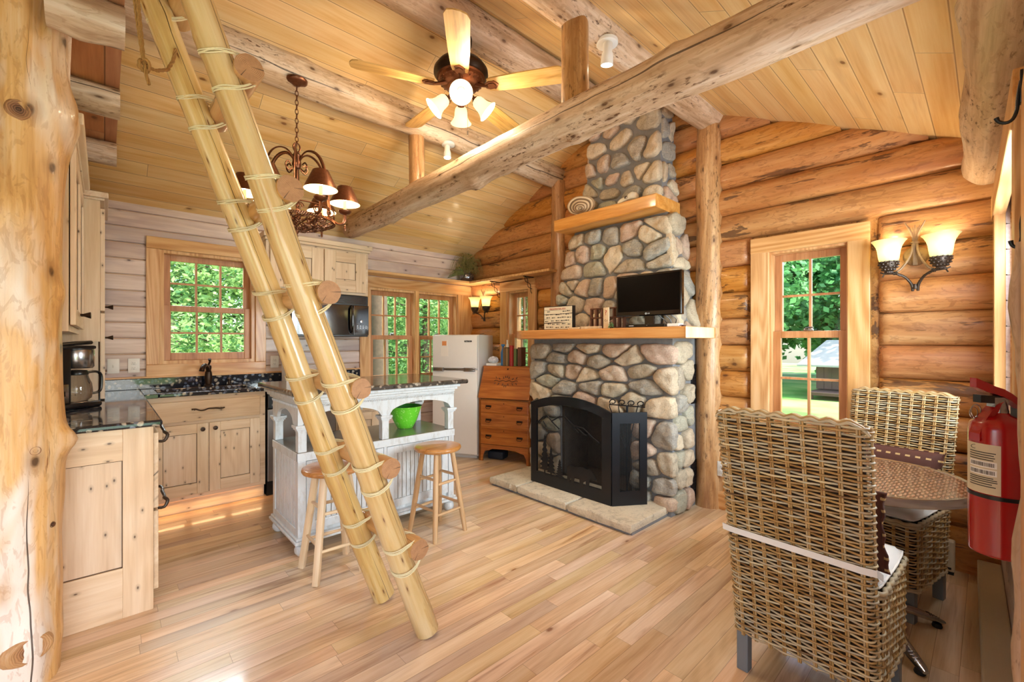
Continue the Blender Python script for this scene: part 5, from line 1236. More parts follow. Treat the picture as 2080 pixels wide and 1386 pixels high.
bw = MB(); bw.lathe([(0.055, 0.656), (0.062, 0.66), (0.095, 0.72), (0.122, 0.80), (0.132, 0.832), (0.134, 0.834)], T(1.79, 3.215, 0), 36); bw.lathe([(0.134, 0.834), (0.129, 0.832), (0.118, 0.80), (0.09, 0.72), (0.05, 0.668), (0.001, 0.666)], T(1.79, 3.215, 0), 36, mi=1)
tag(bw.build('mixing_bowl', [M_['green'], M_['greenin']]), 'speckled lime green bowl on the open shelf of the island', 'bowl')
# ------------------------------------------------------------------ stools
def stool(loc, rz, label, H=0.62, square=False, spread=0.18, legtop=0.10, seat='stooltop', legm='stool', sr=0.168):
    e = empty('bar_stool', loc, rz, label, 'stool'); M = wm(e)
    m = MB(); m.lathe([(0.001, H - 0.034), (sr - 0.02, H - 0.034), (sr - 0.006, H - 0.028), (sr, H - 0.015), (sr - 0.004, H - 0.004), (sr - 0.018, H), (0.001, H - 0.003)], None, 40); m.build('seat', M_[seat], e, M=M, auto=80)
    P = {}
    for k in range(4):
        a = math.pi / 4 + k * math.pi / 2; c, s = math.cos(a), math.sin(a)
        top = Vector((legtop * c * 1.2, legtop * s * 1.2, H - 0.03)); bot = Vector((spread * c * 1.3, spread * s * 1.3, 0.0)); P[k] = (top, bot)
        Lg = (top - bot).length; F = M @ frame(bot, top - bot, (c, s, 0)); m = MB()
        if square: m.rbox(-0.017, 0.017, -0.017, 0.017, 0.0, Lg, 0.004)
        else: m.tube([(0, 0, 0), (0, 0, 0.06), (0, 0, Lg * 0.5), (0, 0, Lg * 0.85), (0, 0, Lg)], [0.015, 0.017, 0.0195, 0.018, 0.016], 14)
        m.build('leg', M_[legm], e, M=F)
    for k in range(4):
        for z in (0.17 + 0.03 * (k % 2), 0.37 + 0.03 * (k % 2)):
            (t1, b1), (t2, b2) = P[k], P[(k + 1) % 4]; f = z / (H - 0.03); p = b1.lerp(t1, f); q = b2.lerp(t2, f); L = (q - p).length
            m = MB(); m.tube([(0, 0, 0), (0, 0, L * 0.5), (0, 0, L)], [0.0085, 0.0105, 0.0085], 10); m.build('rung', M_[legm], e, M=M @ frame(p, q - p))
    return e
stool((1.745, 2.672, 0), 0.12, 'round-seat wooden bar stool with turned legs in front of the right half of the island', H=0.615, spread=0.15, legtop=0.085)
stool((0.995, 2.655, 0), -0.03, 'lighter wooden bar stool with square legs, partly hidden behind the log ladder', H=0.615, square=True, spread=0.145, legtop=0.08, legm='palewood')
# ------------------------------------------------------------------ log ladder
LD = Vector((-0.3356, 0, 0.942)).normalized(); LN = Vector((LD.z, 0, -LD.x))
lad = empty('log_ladder', (1.10, 1.97, 0), 0, 'leaning ladder of two yellow log rails with round rungs lashed on, rising to the loft', 'ladder')
RAILS = [(Vector((1.104, 1.771, 0.0)), 0.054, 0.045, 3), (Vector((1.085, 2.164, 0.0)), 0.055, 0.046, 4)]
RS = (0.435, 0.84, 1.215, 1.615, 2.005, 2.41, 2.80)
for (b, r0, r1, sd) in RAILS:
    m, M = log_mesh(b + LD * 0.017, b + LD * 3.05, r0, r1, sd, amp=0.005, knots=7, n=26, seg=90, knot_r=0.03)
    m.v = [(x, y, max(z, (0.0 if True else 0))) for x, y, z in m.v]
    m.build('rail', [M_['ladder'], M_['end']], lad, M=M, origin=(0, 0, 0), auto=70)
NO = 0.060
for i, s in enumerate(RS):
    c = RAILS[0][0] + LD * s + LN * NO
    c = Vector((c.x, 0, c.z)); r = (0.046, 0.044, 0.042, 0.045, 0.046, 0.046, 0.045)[i]
    m, M = log_mesh((c.x, 2.235, c.z), (c.x + 0.01, 1.712, c.z), r * 0.98, r, 60 + i, amp=0.004, knots=2, n=24, seg=18, knot_r=0.02)
    m.build('rung', [M_['rung'], M_['end']], lad, M=M, origin=(0, 0, 0), auto=60)
    for (b, r0, r1, sd) in RAILS:
        rc = b + LD * s; rr = r0 + (r1 - r0) * s / 3.05 + 0.003
        for sg in (-1, 1):
            m = MB()
            for t_ in range(3):
                pts = []
                for j in range(26):
                    a = 2 * math.pi * j / 26; cn, sn = math.cos(a), math.sin(a)
                    # hull of rail circle and the rung beside it
                    nn = cn * rr if cn < 0 else cn * (NO + r * 0.80)
                    yy = sn * rr * 1.02
                    off = sg * (0.052 + 0.0055 * t_ + 0.004 * noise.noise(Vector((a, t_, s)))) - sg * 0.03 * max(0, cn) ** 2 + 0.012 * sn
                    pts.append(rc + LN * nn + Vector((0, 1, 0)) * yy + LD * off)
                m.tube(pts, 0.0026, 5, closed=True)
            m.build('lashing', M_['cord'], lad)
# brown rope hanging from the loft edge
m = MB()
def twist(path, r=0.0036, R=0.0032):
    P = [Vector(p) for p in path]; dense = []
    for a, b in zip(P, P[1:]):
        k = max(2, int((b - a).length / 0.012))
        for i in range(k): dense.append(a.lerp(b, i / k))
    dense.append(P[-1])
    for ph in (0, math.pi * 2 / 3, math.pi * 4 / 3):
        pts = []
        for i, p in enumerate(dense):
            a = i * 0.9 + ph; t = (dense[min(i + 1, len(dense) - 1)] - dense[max(i - 1, 0)]).normalized(); x = t.orthogonal().normalized(); y = t.cross(x)
            pts.append(p + (x * math.cos(a) + y * math.sin(a)) * R)
        m.tube(pts, r, 5)
twist([(0.075, 1.98, 2.72), (0.085, 1.975, 2.5), (0.095, 1.97, 2.36), (0.10, 1.968, 2.30)]); twist([(0.062, 2.0, 2.72), (0.08, 1.985, 2.48), (0.10, 1.968, 2.30)])
twist([(0.10, 1.968, 2.30), (0.135, 2.0, 2.31), (0.17, 2.05, 2.35), (0.19, 2.09, 2.41), (0.20, 2.11, 2.47)]); twist([(0.10, 1.968, 2.31), (0.105, 1.965, 2.27), (0.112, 1.962, 2.235)], 0.003)
m.tube([Vector((0.10 + 0.014 * math.cos(a) , 1.968 + 0.012 * math.sin(a * 1.5), 2.30 + 0.018 * math.sin(a))) for a in [i * 0.5 for i in range(22)]], 0.0055, 6)
tag(m.build('knotted_rope', M_['rope']), 'knotted brown rope hanging from the loft edge beside the top of the ladder', 'rope')
# ------------------------------------------------------------------ ceiling fan
FC = (1.76, 2.41)
fan = empty('ceiling_fan', (FC[0], FC[1], 2.9), 0, 'bronze ceiling fan with five oak blades and four lit bell shades under the ridge beam', 'ceiling fan')
F0 = T(FC[0], FC[1], 0)
m = MB(); m.lathe([(0.001, 3.30), (0.03, 3.30), (0.055, 3.315), (0.072, 3.345), (0.075, 3.385)], F0, 28); m.build('canopy', M_['bronze'], fan)
m = MB(); m.cyl((FC[0], FC[1], 3.20), (FC[0], FC[1], 3.31), 0.014, n=14); m.build('downrod', M_['bronze'], fan)
m = MB(); m.lathe([(0.03, 3.225), (0.10, 3.222), (0.155, 3.205), (0.180, 3.17), (0.182, 3.145), (0.165, 3.130), (0.162, 3.118)], F0, 48); h = m.build('motor_housing', M_['bronze'], fan, auto=60)
m = MB(); m.lathe([(0.162, 3.120), (0.150, 3.112), (0.146, 3.095), (0.125, 3.08), (0.118, 3.072), (0.08, 3.06), (0.001, 3.055)], F0, 48)
rr = random.Random(4)
for k in range(24):
    a = 2 * math.pi * k / 24
    for j in range(3):
        r = 0.142 - 0.014 * j; m.sphere((FC[0] + r * math.cos(a + .1 * j), FC[1] + r * math.sin(a + .1 * j), 3.094 - 0.009 * j), 0.007, 6)
m.build('ornate_collar', M_['copper'], fan)
for k in range(5):
    az = math.radians(-128 + 72 * k); B = F0 @ RZ(az) @ T(0, 0, 3.055) @ RX(math.radians(-11))
    m = MB(); r0, r1 = 0.19, 0.705; out = [(r0, -0.048), (r0 + 0.03, -0.056), (0.40, -0.067), (r1 - 0.045, -0.072), (r1 - 0.012, -0.055), (r1, -0.02), (r1, 0.02), (r1 - 0.012, 0.055), (r1 - 0.045, 0.072), (0.40, 0.067), (r0 + 0.03, 0.056), (r0, 0.048)]
    m.prism(out, -0.004, 0.004); bl = m.build('blade', M_['blade'], fan, M=B, smooth=False)
    m = MB(); m.tube([(0.10, 0, 0.02), (0.15, 0, 0.0), (0.19, 0, -0.008)], [0.014, 0.011, 0.012], 8)
    pr = [(0.165, 0), (0.175, -0.022), (0.20, -0.034), (0.225, -0.030), (0.235, -0.036), (0.25, -0.020), (0.262, 0), (0.25, 0.020), (0.235, 0.036), (0.225, 0.030), (0.20, 0.034), (0.175, 0.022)]
    m.prism(pr, -0.010, -0.004); m.prism([(0.2 + (x - 0.2) * 0.6 + 0.005, y * 0.6) for x, y in pr], -0.014, -0.010)
    m.build('blade_iron', M_['copper'], bl, M=B)
m = MB(); m.lathe([(0.001, 2.925), (0.012, 2.93), (0.03, 2.945), (0.05, 2.965), (0.055, 2.99), (0.046, 3.01), (0.05, 3.03), (0.07, 3.05), (0.075, 3.06)], F0, 32); lk = m.build('light_kit', M_['copper'], fan)
BELL = [(0.020, 0.0), (0.030, 0.004), (0.040, 0.018), (0.044, 0.04), (0.046, 0.065), (0.052, 0.085), (0.064, 0.105), (0.074, 0.115)]
for k in range(4):
    az = math.radians(-126 + 90 * k); R_ = F0 @ RZ(az)
    S_ = R_ @ T(0.095, 0, 2.985) @ RY(math.radians(132 if k != 0 else 124))
    m = MB(); p0 = R_ @ Vector((0.045, 0, 2.985)); p1 = R_ @ Vector((0.075, 0, 2.995)); m.tube([p0, p1, S_ @ Vector((0, 0, 0.0))], 0.009, 8)
    m.lathe([(0.012, -0.012), (0.022, -0.006), (0.026, 0.008), (0.022, 0.016)], S_, 18); arm = m.build('lamp_arm', M_['copper'], fan)
    m = MB(); m.lathe(BELL, S_, 28); m.lathe([(r - 0.003, z + 0.001) for r, z in BELL][::-1], S_, 28); m.build('lamp_shade', M_['shade'], fan)
    m = MB(); m.sphere((0, 0, 0.055), 0.022, 12, (1, 1, 1.3), M=S_); m.build('bulb', M_['bulb'], fan)
    add_light('fan_lamp', 'POINT', tuple(S_ @ Vector((0, 0, 0.13))), 9.0, WARM, 0.03)
m = MB(); q = Vector((FC[0] + 0.04, FC[1] - 0.02, 0)); n_ = 26
for i in range(n_): m.sphere((q.x, q.y, 2.95 - 0.17 * i / n_), 0.003, 5)
m.cyl((q.x, q.y, 2.775), (q.x, q.y, 2.745), 0.005, n=8); m.build('pull_chain', M_['steel'], fan)
# ------------------------------------------------------------------ spotlights on the purlins
def spotlight(loc, tgt, label, s=1.0, power=6):
    e = empty('spotlight', loc, 0, label, 'spotlight', 'white spotlights on the purlins'); L = Vector(loc)
    m = MB(); m.lathe([(0.001, -0.004), (0.055 * s, -0.004), (0.062 * s, 0.0), (0.062 * s, 0.018), (0.05 * s, 0.03)], T(*loc), 32); m.build('ceiling_plate', M_['white'], e)
    a = L + Vector((0.005, 0, -0.055)) * s; m = MB(); m.tube([L, a], 0.012 * s, 12); m.sphere(tuple(a), 0.018 * s, 12); m.build('swivel_arm', M_['white'], e)
    d = Vector(tgt).normalized(); b = a + Vector((-0.03, -0.02, -0.01)) * s; S_ = frame(b - d * 0.05 * s, d)
    m = MB(); m.lathe([(0.001, 0.0), (0.022, 0.0), (0.027, 0.006), (0.027, 0.05), (0.032, 0.06), (0.034, 0.075), (0.036, 0.12), (0.033, 0.12), (0.031, 0.09)], S_ @ Matrix.Scale(s, 4), 28); m.build('lamp_head', M_['white'], e)
    m = MB(); m.lathe([(0.001, 0.107), (0.031, 0.105)], S_ @ Matrix.Scale(s, 4), 24); m.build('lamp_face', glow('lit_spot_face', '#fff', '#fff4dc', 25) if 'lit_spot_face' not in bpy.data.materials else bpy.data.materials['lit_spot_face'], e)
    add_light('spot_lamp', 'SPOT', tuple(b + d * 0.085 * s), power, WARM, 0.03, direction=tuple(d), spot=math.radians(110))
spotlight((2.155, 1.515, 3.088), (0.12, 0.15, -1), 'white swivel spotlight on the right-hand purlin, to the right of the tall beam post', 1.0, 22)
spotlight((2.20, 3.20, 3.062), (-0.05, -0.1, -1), 'small white swivel spotlight on the kitchen-side purlin, above the middle of the tie beam', 0.9, 26)
# ------------------------------------------------------------------ chandelier
CX_, CY_ = 0.955, 3.18
ch = empty('chandelier', (CX_, CY_, 2.1), 0, 'copper-bronze chandelier with six small brown shades hanging on a chain over the island', 'chandelier'); C0_ = T(CX_, CY_, 0)
m = MB(); m.lathe([(0.001, 3.082), (0.02, 3.084), (0.028, 3.092), (0.055, 3.098), (0.066, 3.108), (0.068, 3.122), (0.05, 3.13)], C0_, 32); m.build('canopy', M_['copper'], ch)
m = MB(); z = 3.08; k = 0
while z > 2.69:
    z1 = z - 0.034; c = (z + z1) / 2; pts = []
    for i in range(14):
        a = 2 * math.pi * i / 14; x = 0.0095 * math.cos(a); zz = c + 0.020 * math.sin(a); pts.append((CX_ + (x if k % 2 else 0), CY_ + (0 if k % 2 else x), zz))
    m.tube(pts, 0.0026, 6, closed=True); z -= 0.031; k += 1
m.build('chain', M_['copper'], ch)
m = MB(); m.tube([(CX_ + 0.022 * math.cos(a), CY_, 2.665 + 0.03 * math.sin(a)) for a in [2 * math.pi * i / 16 for i in range(16)]], 0.0055, 8, closed=True)
m.lathe([(0.001, 2.52), (0.022, 2.525), (0.03, 2.55), (0.024, 2.59), (0.03, 2.61), (0.012, 2.635), (0.001, 2.637)], C0_, 20); m.cyl((CX_, CY_, 2.12), (CX_, CY_, 2.53), 0.007, n=10); m.build('hub', M_['copper'], ch)
RGR = 0.235
for k in range(6):
    a = math.radians(-50 + 60 * k); R_ = C0_ @ RZ(a); m = MB(); pts = [(0.015, 0, 2.55), (0.03, 0, 2.60), (0.07, 0, 2.635), (0.12, 0, 2.63), (0.165, 0, 2.59), (0.195, 0, 2.52), (0.213, 0, 2.42), (0.225, 0, 2.30), (RGR, 0, 2.235)]
    m.tube([R_ @ Vector(p) for p in pts], 0.011, 8, flat=0.45); m.tube([R_ @ Vector(p) for p in ((0.03, 0, 2.52), (0.055, 0, 2.50), (0.075, 0, 2.53), (0.06, 0, 2.56), (0.04, 0, 2.545))], 0.005, 6); m.build('strap_arm', M_['copper'], ch)
m = MB(); zr0, zr1 = 2.165, 2.245
for zz, rr_ in ((zr1, 0.0045), (zr0, 0.0045), (zr0 + 0.012, 0.004)): m.tube([(CX_ + RGR * math.cos(a), CY_ + RGR * math.sin(a), zz) for a in [2 * math.pi * i / 48 for i in range(48)]], rr_, 6, closed=True)
for i in range(110):
    a = 2 * math.pi * i / 110; b = a + 0.05; m.cyl((CX_ + (RGR + .004) * math.cos(a), CY_ + (RGR + .004) * math.sin(a), zr0 - 0.004), (CX_ + (RGR + .004) * math.cos(b), CY_ + (RGR + .004) * math.sin(b), zr0 + 0.014), 0.0045, n=5)
for k in range(14):      # scrolls around the band
    a0 = 2 * math.pi * k / 14; pts = []
    for i in range(20):
        t = i / 19; th = t * 3.4 * math.pi; rad = 0.026 * (1 - t * 0.75); u = a0 + (rad * math.cos(th)) / RGR; pts.append((CX_ + RGR * math.cos(u), CY_ + RGR * math.sin(u), (zr0 + zr1) / 2 + 0.005 + rad * math.sin(th)))
    m.tube(pts, 0.004, 5)
m.build('scroll_band', M_['copper'], ch)
m = MB(); rr = random.Random(8)
for k in range(230):      # woven metal basket under the band
    a = rr.uniform(0, 2 * math.pi); r = RGR * math.sqrt(rr.random()) * 0.97; z0 = zr0 - 0.055 * (1 - (r / RGR) ** 2) - 0.004; pts = []; dr_ = rr.uniform(0, math.pi)
    for i in range(6):
        t = (i - 2.5) * 0.018; x = r * math.cos(a) + t * math.cos(dr_) + 0.006 * rr.uniform(-1, 1); y = r * math.sin(a) + t * math.sin(dr_) + 0.006 * rr.uniform(-1, 1); q = math.hypot(x, y)
        if q > RGR: x *= RGR / q; y *= RGR / q; q = RGR
        pts.append((CX_ + x, CY_ + y, zr0 - 0.055 * (1 - (q / RGR) ** 2) + 0.006 * rr.uniform(-1, 1)))
    m.tube(pts, 0.0042, 5)
for k in range(18):
    a = math.pi * 2 * k / 18; m.tube([(CX_ + r * math.cos(a + r * 3), CY_ + r * math.sin(a + r * 3), zr0 - 0.055 * (1 - (r / RGR) ** 2)) for r in (0.02, 0.07, 0.12, 0.17, 0.21, RGR)], 0.004, 5)
for k in range(8):
    a = 2 * math.pi * k / 8 + 0.4; m.sphere((CX_ + 0.16 * math.cos(a), CY_ + 0.16 * math.sin(a), zr0 - 0.03), 0.013, 8, (1, 1, 0.5))
m.build('woven_basket', M_['copper'], ch)
m = MB(); m.lathe([(0.001, 2.05), (0.006, 2.055), (0.010, 2.066), (0.006, 2.078), (0.012, 2.09), (0.02, 2.115)], C0_, 14); m.build('finial', M_['copper'], ch)
for k in range(6):
    a = math.radians(-80 + 60 * k); R_ = C0_ @ RZ(a); A0 = R_ @ T(0.305, 0, 0)
    m = MB(); m.tube([R_ @ Vector(p) for p in ((RGR, 0, 2.19), (0.262, 0, 2.175), (0.29, 0, 2.18), (0.305, 0, 2.205), (0.305, 0, 2.24))], [0.007, 0.008, 0.009, 0.011, 0.012], 8)
    m.lathe([(0.012, 2.245), (0.030, 2.250), (0.042, 2.262), (0.044, 2.270), (0.02, 2.262)], A0, 20); m.sphere((0.305, 0, 2.165), 0.009, 8, M=R_); m.lathe([(0.004, 2.13), (0.008, 2.14), (0.008, 2.15), (0.006, 2.16)], A0, 8)
    ar = m.build('candle_arm', M_['copper'], ch)
    m = MB(); m.cyl((0, 0, 2.262), (0, 0, 2.345), 0.011, n=12, M=None) if False else m.lathe([(0.011, 2.262), (0.011, 2.34), (0.001, 2.341)], A0, 12); part(m.build('candle_sleeve', M_['palewood'], ar), 'cream candle sleeve')
    m = MB(); sh_ = [(0.102, 2.318), (0.100, 2.325), (0.050, 2.435), (0.048, 2.438)]; m.lathe(sh_, A0, 32); m.lathe([(r - 0.0015, z) for r, z in sh_][::-1], A0, 32, mi=1)
    m.build('shade', [M_['copper'], M_['shadein']], ar)
    m = MB(); m.sphere((0, 0, 2.362), 0.015, 10, (1, 1, 1.5), M=A0); m.build('bulb', M_['bulb'], ar)
    add_light('chandelier_lamp', 'POINT', tuple(A0 @ Vector((0, 0, 2.325))), 1.3, WARM, 0.02)
# ------------------------------------------------------------------ pinecone sconces
def sconce(loc, label, first=None):
    e = empty('wall_sconce', loc, math.pi / 2 * 0, label, 'wall lamp', 'antler and pinecone sconces'); M = wm(e)     # faces -X
    m = MB(); m.lathe([(0.001, 0.018), (0.05, 0.016), (0.058, 0.008), (0.06, 0.0)], M @ RY(-math.pi / 2), 28); m.sphere((-0.02, 0.025, 0), 0.006, 8, M=M); m.sphere((-0.02, -0.025, 0), 0.006, 8, M=M); m.build('back_plate', M_['twig'], e, auto=60)
    m = MB(); rr = random.Random(3)
    for k in range(7):
        y = 0.004 * (k - 3); m.tube([M @ Vector(p) for p in ((-0.04, y * 0.6, -0.06), (-0.045, y * .5, 0.02), (-0.045, y * 0.5, 0.08), (-0.045, y * 1.2, 0.12), (-0.045, y * (2.2 + rr.random()), 0.165 + 0.02 * rr.random()))], [0.004, 0.006, 0.006, 0.005, 0.0025], 6)
    for s in (-1, 1):
        m.tube([M @ Vector(p) for p in ((-0.045, s * 0.006, 0.07), (-0.045, s * 0.012, 0.12), (-0.048, s * 0.03, 0.165), (-0.05, s * 0.046, 0.20))], [0.006, 0.006, 0.005, 0.0035], 8)
        m.tube([M @ Vector(p) for p in ((-0.045, s * 0.008, 0.07), (-0.06, s * 0.014, 0.02), (-0.07, s * 0.030, -0.03), (-0.085, s * 0.062, -0.085), (-0.09, s * 0.085, -0.098))], 0.0068, 8)
    m.tube([M @ Vector((-0.046 + 0.012 * math.cos(a), 0.016 * math.sin(a), 0.075)) for a in [2 * math.pi * i / 12 for i in range(12)]], 0.006, 6, closed=True); m.build('antler_stem', M_['twig'], e)
    m = MB()
    for s in (-1, 1):
        m.tube([M @ Vector(p) for p in ((-0.03, s * 0.012, -0.215), (-0.045, s * 0.016, -0.175), (-0.07, s * 0.045, -0.13), (-0.09, s * 0.085, -0.108), (-0.095, s * 0.13, -0.105), (-0.095, s * 0.155, -0.095))], [0.007, 0.008, 0.007, 0.007, 0.006, 0.004], 8)
        m.tube([M @ Vector(p) for p in ((-0.095, s * 0.135, -0.105), (-0.097, s * 0.145, -0.125))], 0.004, 6)
        m.tube([M @ Vector(p) for p in ((-0.09, s * 0.085, -0.108), (-0.085, s * 0.06, -0.125))], 0.005, 6)
        for q in range(3): m.tube([M @ Vector((-0.091 + 0.0, s * (0.077 + 0.007 * q) + 0.0, -0.106)) + (M.to_3x3() @ Vector((0.010 * math.cos(a), 0, 0.010 * math.sin(a)))) for a in [2 * math.pi * i / 10 for i in range(10)]], 0.003, 5, closed=True)
    m.lathe([(0.013, -0.03), (0.015, -0.02), (0.012, -0.008), (0.015, 0.0)], M @ T(-0.035, 0, -0.175), 14); m.build('twig_bracket', M_['twigd'], e)
    for s in (-1, 1):
        A0 = M @ T(-0.10, s * 0.115, 0); m = MB(); m.lathe([(0.006, -0.108), (0.012, -0.10), (0.030, -0.085), (0.042, -0.065), (0.046, -0.045), (0.044, -0.03), (0.02, -0.03)], A0, 20)
        for r in range(5):
            for j in range(13):
                a = 2 * math.pi * (j + 0.5 * (r % 2)) / 13; rad = (0.016, 0.031, 0.042, 0.047, 0.046)[r]; z = (-0.098, -0.083, -0.067, -0.050, -0.036)[r]; m.sphere((rad * math.cos(a), rad * math.sin(a), z), 0.0075, 6, (1, 1, 0.7), M=A0)
        cone = m.build('pinecone_cup', M_['twigd'], e)
        g = [(0.044, -0.035), (0.050, -0.015), (0.053, 0.01), (0.056, 0.035), (0.063, 0.06), (0.076, 0.084), (0.087, 0.096)]
        m = MB(); m.lathe(g, A0, 32); m.lathe([(r - 0.003, z) for r, z in g][::-1], A0, 32); m.build('glass_shade', M_['shade2'], e)
        m = MB(); m.sphere((0, 0, 0.012), 0.026, 12, (1, 1, 1.2), M=A0); m.build('bulb', M_['bulb'], e)
        add_light('sconce_lamp', 'POINT', tuple(A0 @ Vector((0, 0, 0.052))), 2.1, WARM, 0.022)
    return e
sconce((3.635, 0.305, 1.875), 'double pinecone wall sconce with cream bell shades between the tall window and the right wall')
sconce((3.655, 4.45, 1.835), 'double pinecone wall sconce glowing in the far corner above the refrigerator')
# ------------------------------------------------------------------ refrigerator
FR = T(2.98, 4.2115, 0) @ RZ(math.radians(-58.5))
fr = empty('refrigerator', (2.98, 4.2115, 0), math.radians(-58.5), 'almond white two-door refrigerator in the far corner beside the oak desk', 'refrigerator')
w = 0.28
m = MB(); m.rbox(-w, w, 0.055, 0.58, 0.03, 1.435, 0.008); m.box(-w + .03, w - .03, 0.08, 0.5, 0.0, 0.03); m.build('cabinet_body', M_['fridge'], fr, M=FR, smooth=False)
m = MB(); m.rbox(-w, w, 0.0, 0.05, 1.045, 1.43, 0.012); fd = m.build('freezer_door', M_['fridge'], fr, M=FR, auto=30)
m = MB(); m.rbox(-w, w, 0.0, 0.05, 0.055, 1.025, 0.012); ld = m.build('main_door', M_['fridge'], fr, M=FR, auto=30)
for (pa, z, s) in ((fd, 1.038, 1), (ld, 1.024, -1)):
    m = MB(); m.rbox(-w + 0.02, w - 0.03, -0.012, 0.01, z - 0.004, z + 0.006, 0.003)
    for (a, b) in ((-w + 0.015, -w + 0.15), (w - 0.16, w - 0.02)): m.rbox(a, b, -0.018, 0.005, z - 0.010 + 0.004 * s, z + 0.012 + 0.004 * s, 0.005)
    m.build('handle_trim', M_['steel'], pa, M=FR)
m = MB(); m.rbox(w - 0.155, w - 0.065, -0.004, 0.001, 1.348, 1.368, 0.002); b = m.build('maker_badge', M_['ink'], fd, M=FR, smooth=False)
def text(name, body, size, M, mat, parent=None, ext=0.0006, align='CENTER', label=None):
    cu = bpy.data.curves.new(name, 'FONT'); cu.body = body; cu.size = size; cu.extrude = ext; cu.align_x = align; cu.align_y = 'CENTER'; cu.resolution_u = 2
    o = bpy.data.objects.new(name, cu); dg = None; COL.objects.link(o)
    bpy.context.view_layer.update(); me = bpy.data.meshes.new_from_object(o); bpy.data.objects.remove(o); 
    o = bpy.data.objects.new(name, me); COL.objects.link(o); me.materials.clear(); me.materials.append(mat)
    if parent is not None: o.parent = parent; o.matrix_local = wm(parent).inverted() @ M
    else: o.matrix_local = M
    WM[o.name] = M; return o
UP = RX(math.pi / 2)
text('badge_lettering', 'Magic Chef', 0.016, FR @ T(w - 0.11, -0.005, 1.358) @ UP, M_['white'], b)
m = MB(); m.rbox(-0.165, -0.085, -0.004, 0.0, 1.295, 1.372, 0.002); mg = m.build('fridge_magnet', M_['paper'], None, M=FR, smooth=False); tag(mg, 'small square picture magnet with orange print on the freezer door', 'magnet')
m = MB(); m.box(-0.152, -0.098, -0.0052, -0.004, 1.308, 1.36); m.build('magnet_print', M_['inkorange'], mg, M=FR, smooth=False)
m = MB(); m.box(-0.168, -0.078, -0.0025, -0.0005, 1.185, 1.292); tag(m.build('paper_note', M_['paper'], None, M=FR, smooth=False), 'blank paper note stuck on the freezer door below the picture magnet', 'note')
# ------------------------------------------------------------------ slant-front desk
DA = math.radians(-66.6); DK = T(3.266, 3.668, 0) @ RZ(DA)
dk = empty('secretary_desk', (3.266, 3.668, 0), DA, 'golden oak slant-front desk with three drawers between the refrigerator and stone fireplace', 'desk')
hw = 0.315; dp = 0.30
side = [(0.0, 0.0), (0.055, 0.0), (0.07, 0.06), (0.10, 0.13), (0.20, 0.13), (0.235, 0.06), (0.255, 0.0), (dp, 0.0), (dp, 1.055), (0.16, 1.055), (0.145, 1.02), (0.12, 0.95), (0.06, 0.80), (0.01, 0.725), (0.0, 0.71)]
for s in (-1, 1):
    m = MB(); Ms = Matrix(((0, 0, 1, 0), (1, 0, 0, 0), (0, 1, 0, 0), (0, 0, 0, 1)))
    x = s * hw; m.prism(side, (x if s > 0 else x) - (0.022 if s > 0 else 0), (x if s > 0 else x) + (0 if s > 0 else 0.022), Ms); m.build('side_panel', M_['oakZ'], dk, M=DK, smooth=False)
m = MB(); m.rbox(-hw - 0.015, hw + 0.015, 0.13, dp + 0.005, 1.055, 1.073, 0.004); m.build('top', M_['oakX'], dk, M=DK, smooth=False)
m = MB(); m.box(-hw, hw, dp - 0.02, dp, 0.13, 1.055); m.box(-hw + .02, hw - .02, 0.02, dp, 0.69, 0.705); m.build('back', M_['oakX'], dk, M=DK, smooth=False)
ld = math.atan2(1.05 - 0.715, 0.145); LDm = DK @ T(0, -0.012, 0.712) @ RX(ld)
m = MB(); Ll = 0.375; m.rbox(-hw + 0.002, hw - 0.002, 0.0, Ll, 0.0, 0.02, 0.004); lid = m.build('writing_lid', M_['oakX'], dk, M=LDm, smooth=False)
m = MB(); rr = random.Random(6)
for s in (-1, 1):
    m.tube([(0.0, 0.20, 0.022), (s * 0.04, 0.215, 0.023), (s * 0.08, 0.20, 0.023), (s * 0.12, 0.215, 0.022), (s * 0.145, 0.205, 0.02)], 0.004, 6)
    for (x, y, a) in ((0.03, 0.235, 1.2), (0.03, 0.175, -1.2), (0.075, 0.225, 0.8), (0.08, 0.18, -0.9), (0.12, 0.235, 1.0), (0.125, 0.185, -0.8), (0.01, 0.245, 1.5), (0.01, 0.16, -1.5)):
        m.tube([(s * x, y, 0.021), (s * (x + 0.012 * math.cos(a)), y + 0.016 * math.sin(a), 0.024), (s * (x + 0.024 * math.cos(a)), y + 0.028 * math.sin(a), 0.021)], [0.006, 0.005, 0.002], 6)
part(m.build('carved_scroll', M_['darkwood'], lid, M=LDm), 'dark carved leaf scroll')
m = MB(); m.rbox(-0.008, 0.008, Ll - 0.035, Ll - 0.015, 0.02, 0.022, 0.001); m.build('keyhole', M_['bronze'], lid, M=LDm)
def bail(parent, M, x, z, y):
    m = MB(); m.rbox(x - 0.036, x + 0.036, y - 0.003, y, z - 0.006, z + 0.016, 0.005)
    for s in (-1, 1): m.sphere((x + s * 0.026, y - 0.006, z + 0.008), 0.006, 8)
    m.tube([(x - 0.026, y - 0.008, z + 0.008), (x - 0.030, y - 0.015, z - 0.010), (x - 0.015, y - 0.018, z - 0.022), (x, y - 0.018, z - 0.02), (x + 0.015, y - 0.018, z - 0.022), (x + 0.030, y - 0.015, z - 0.010), (x + 0.026, y - 0.008, z + 0.008)], 0.0032, 6)
    m.build('bail_handle', M_['bronze'], parent, M=M)
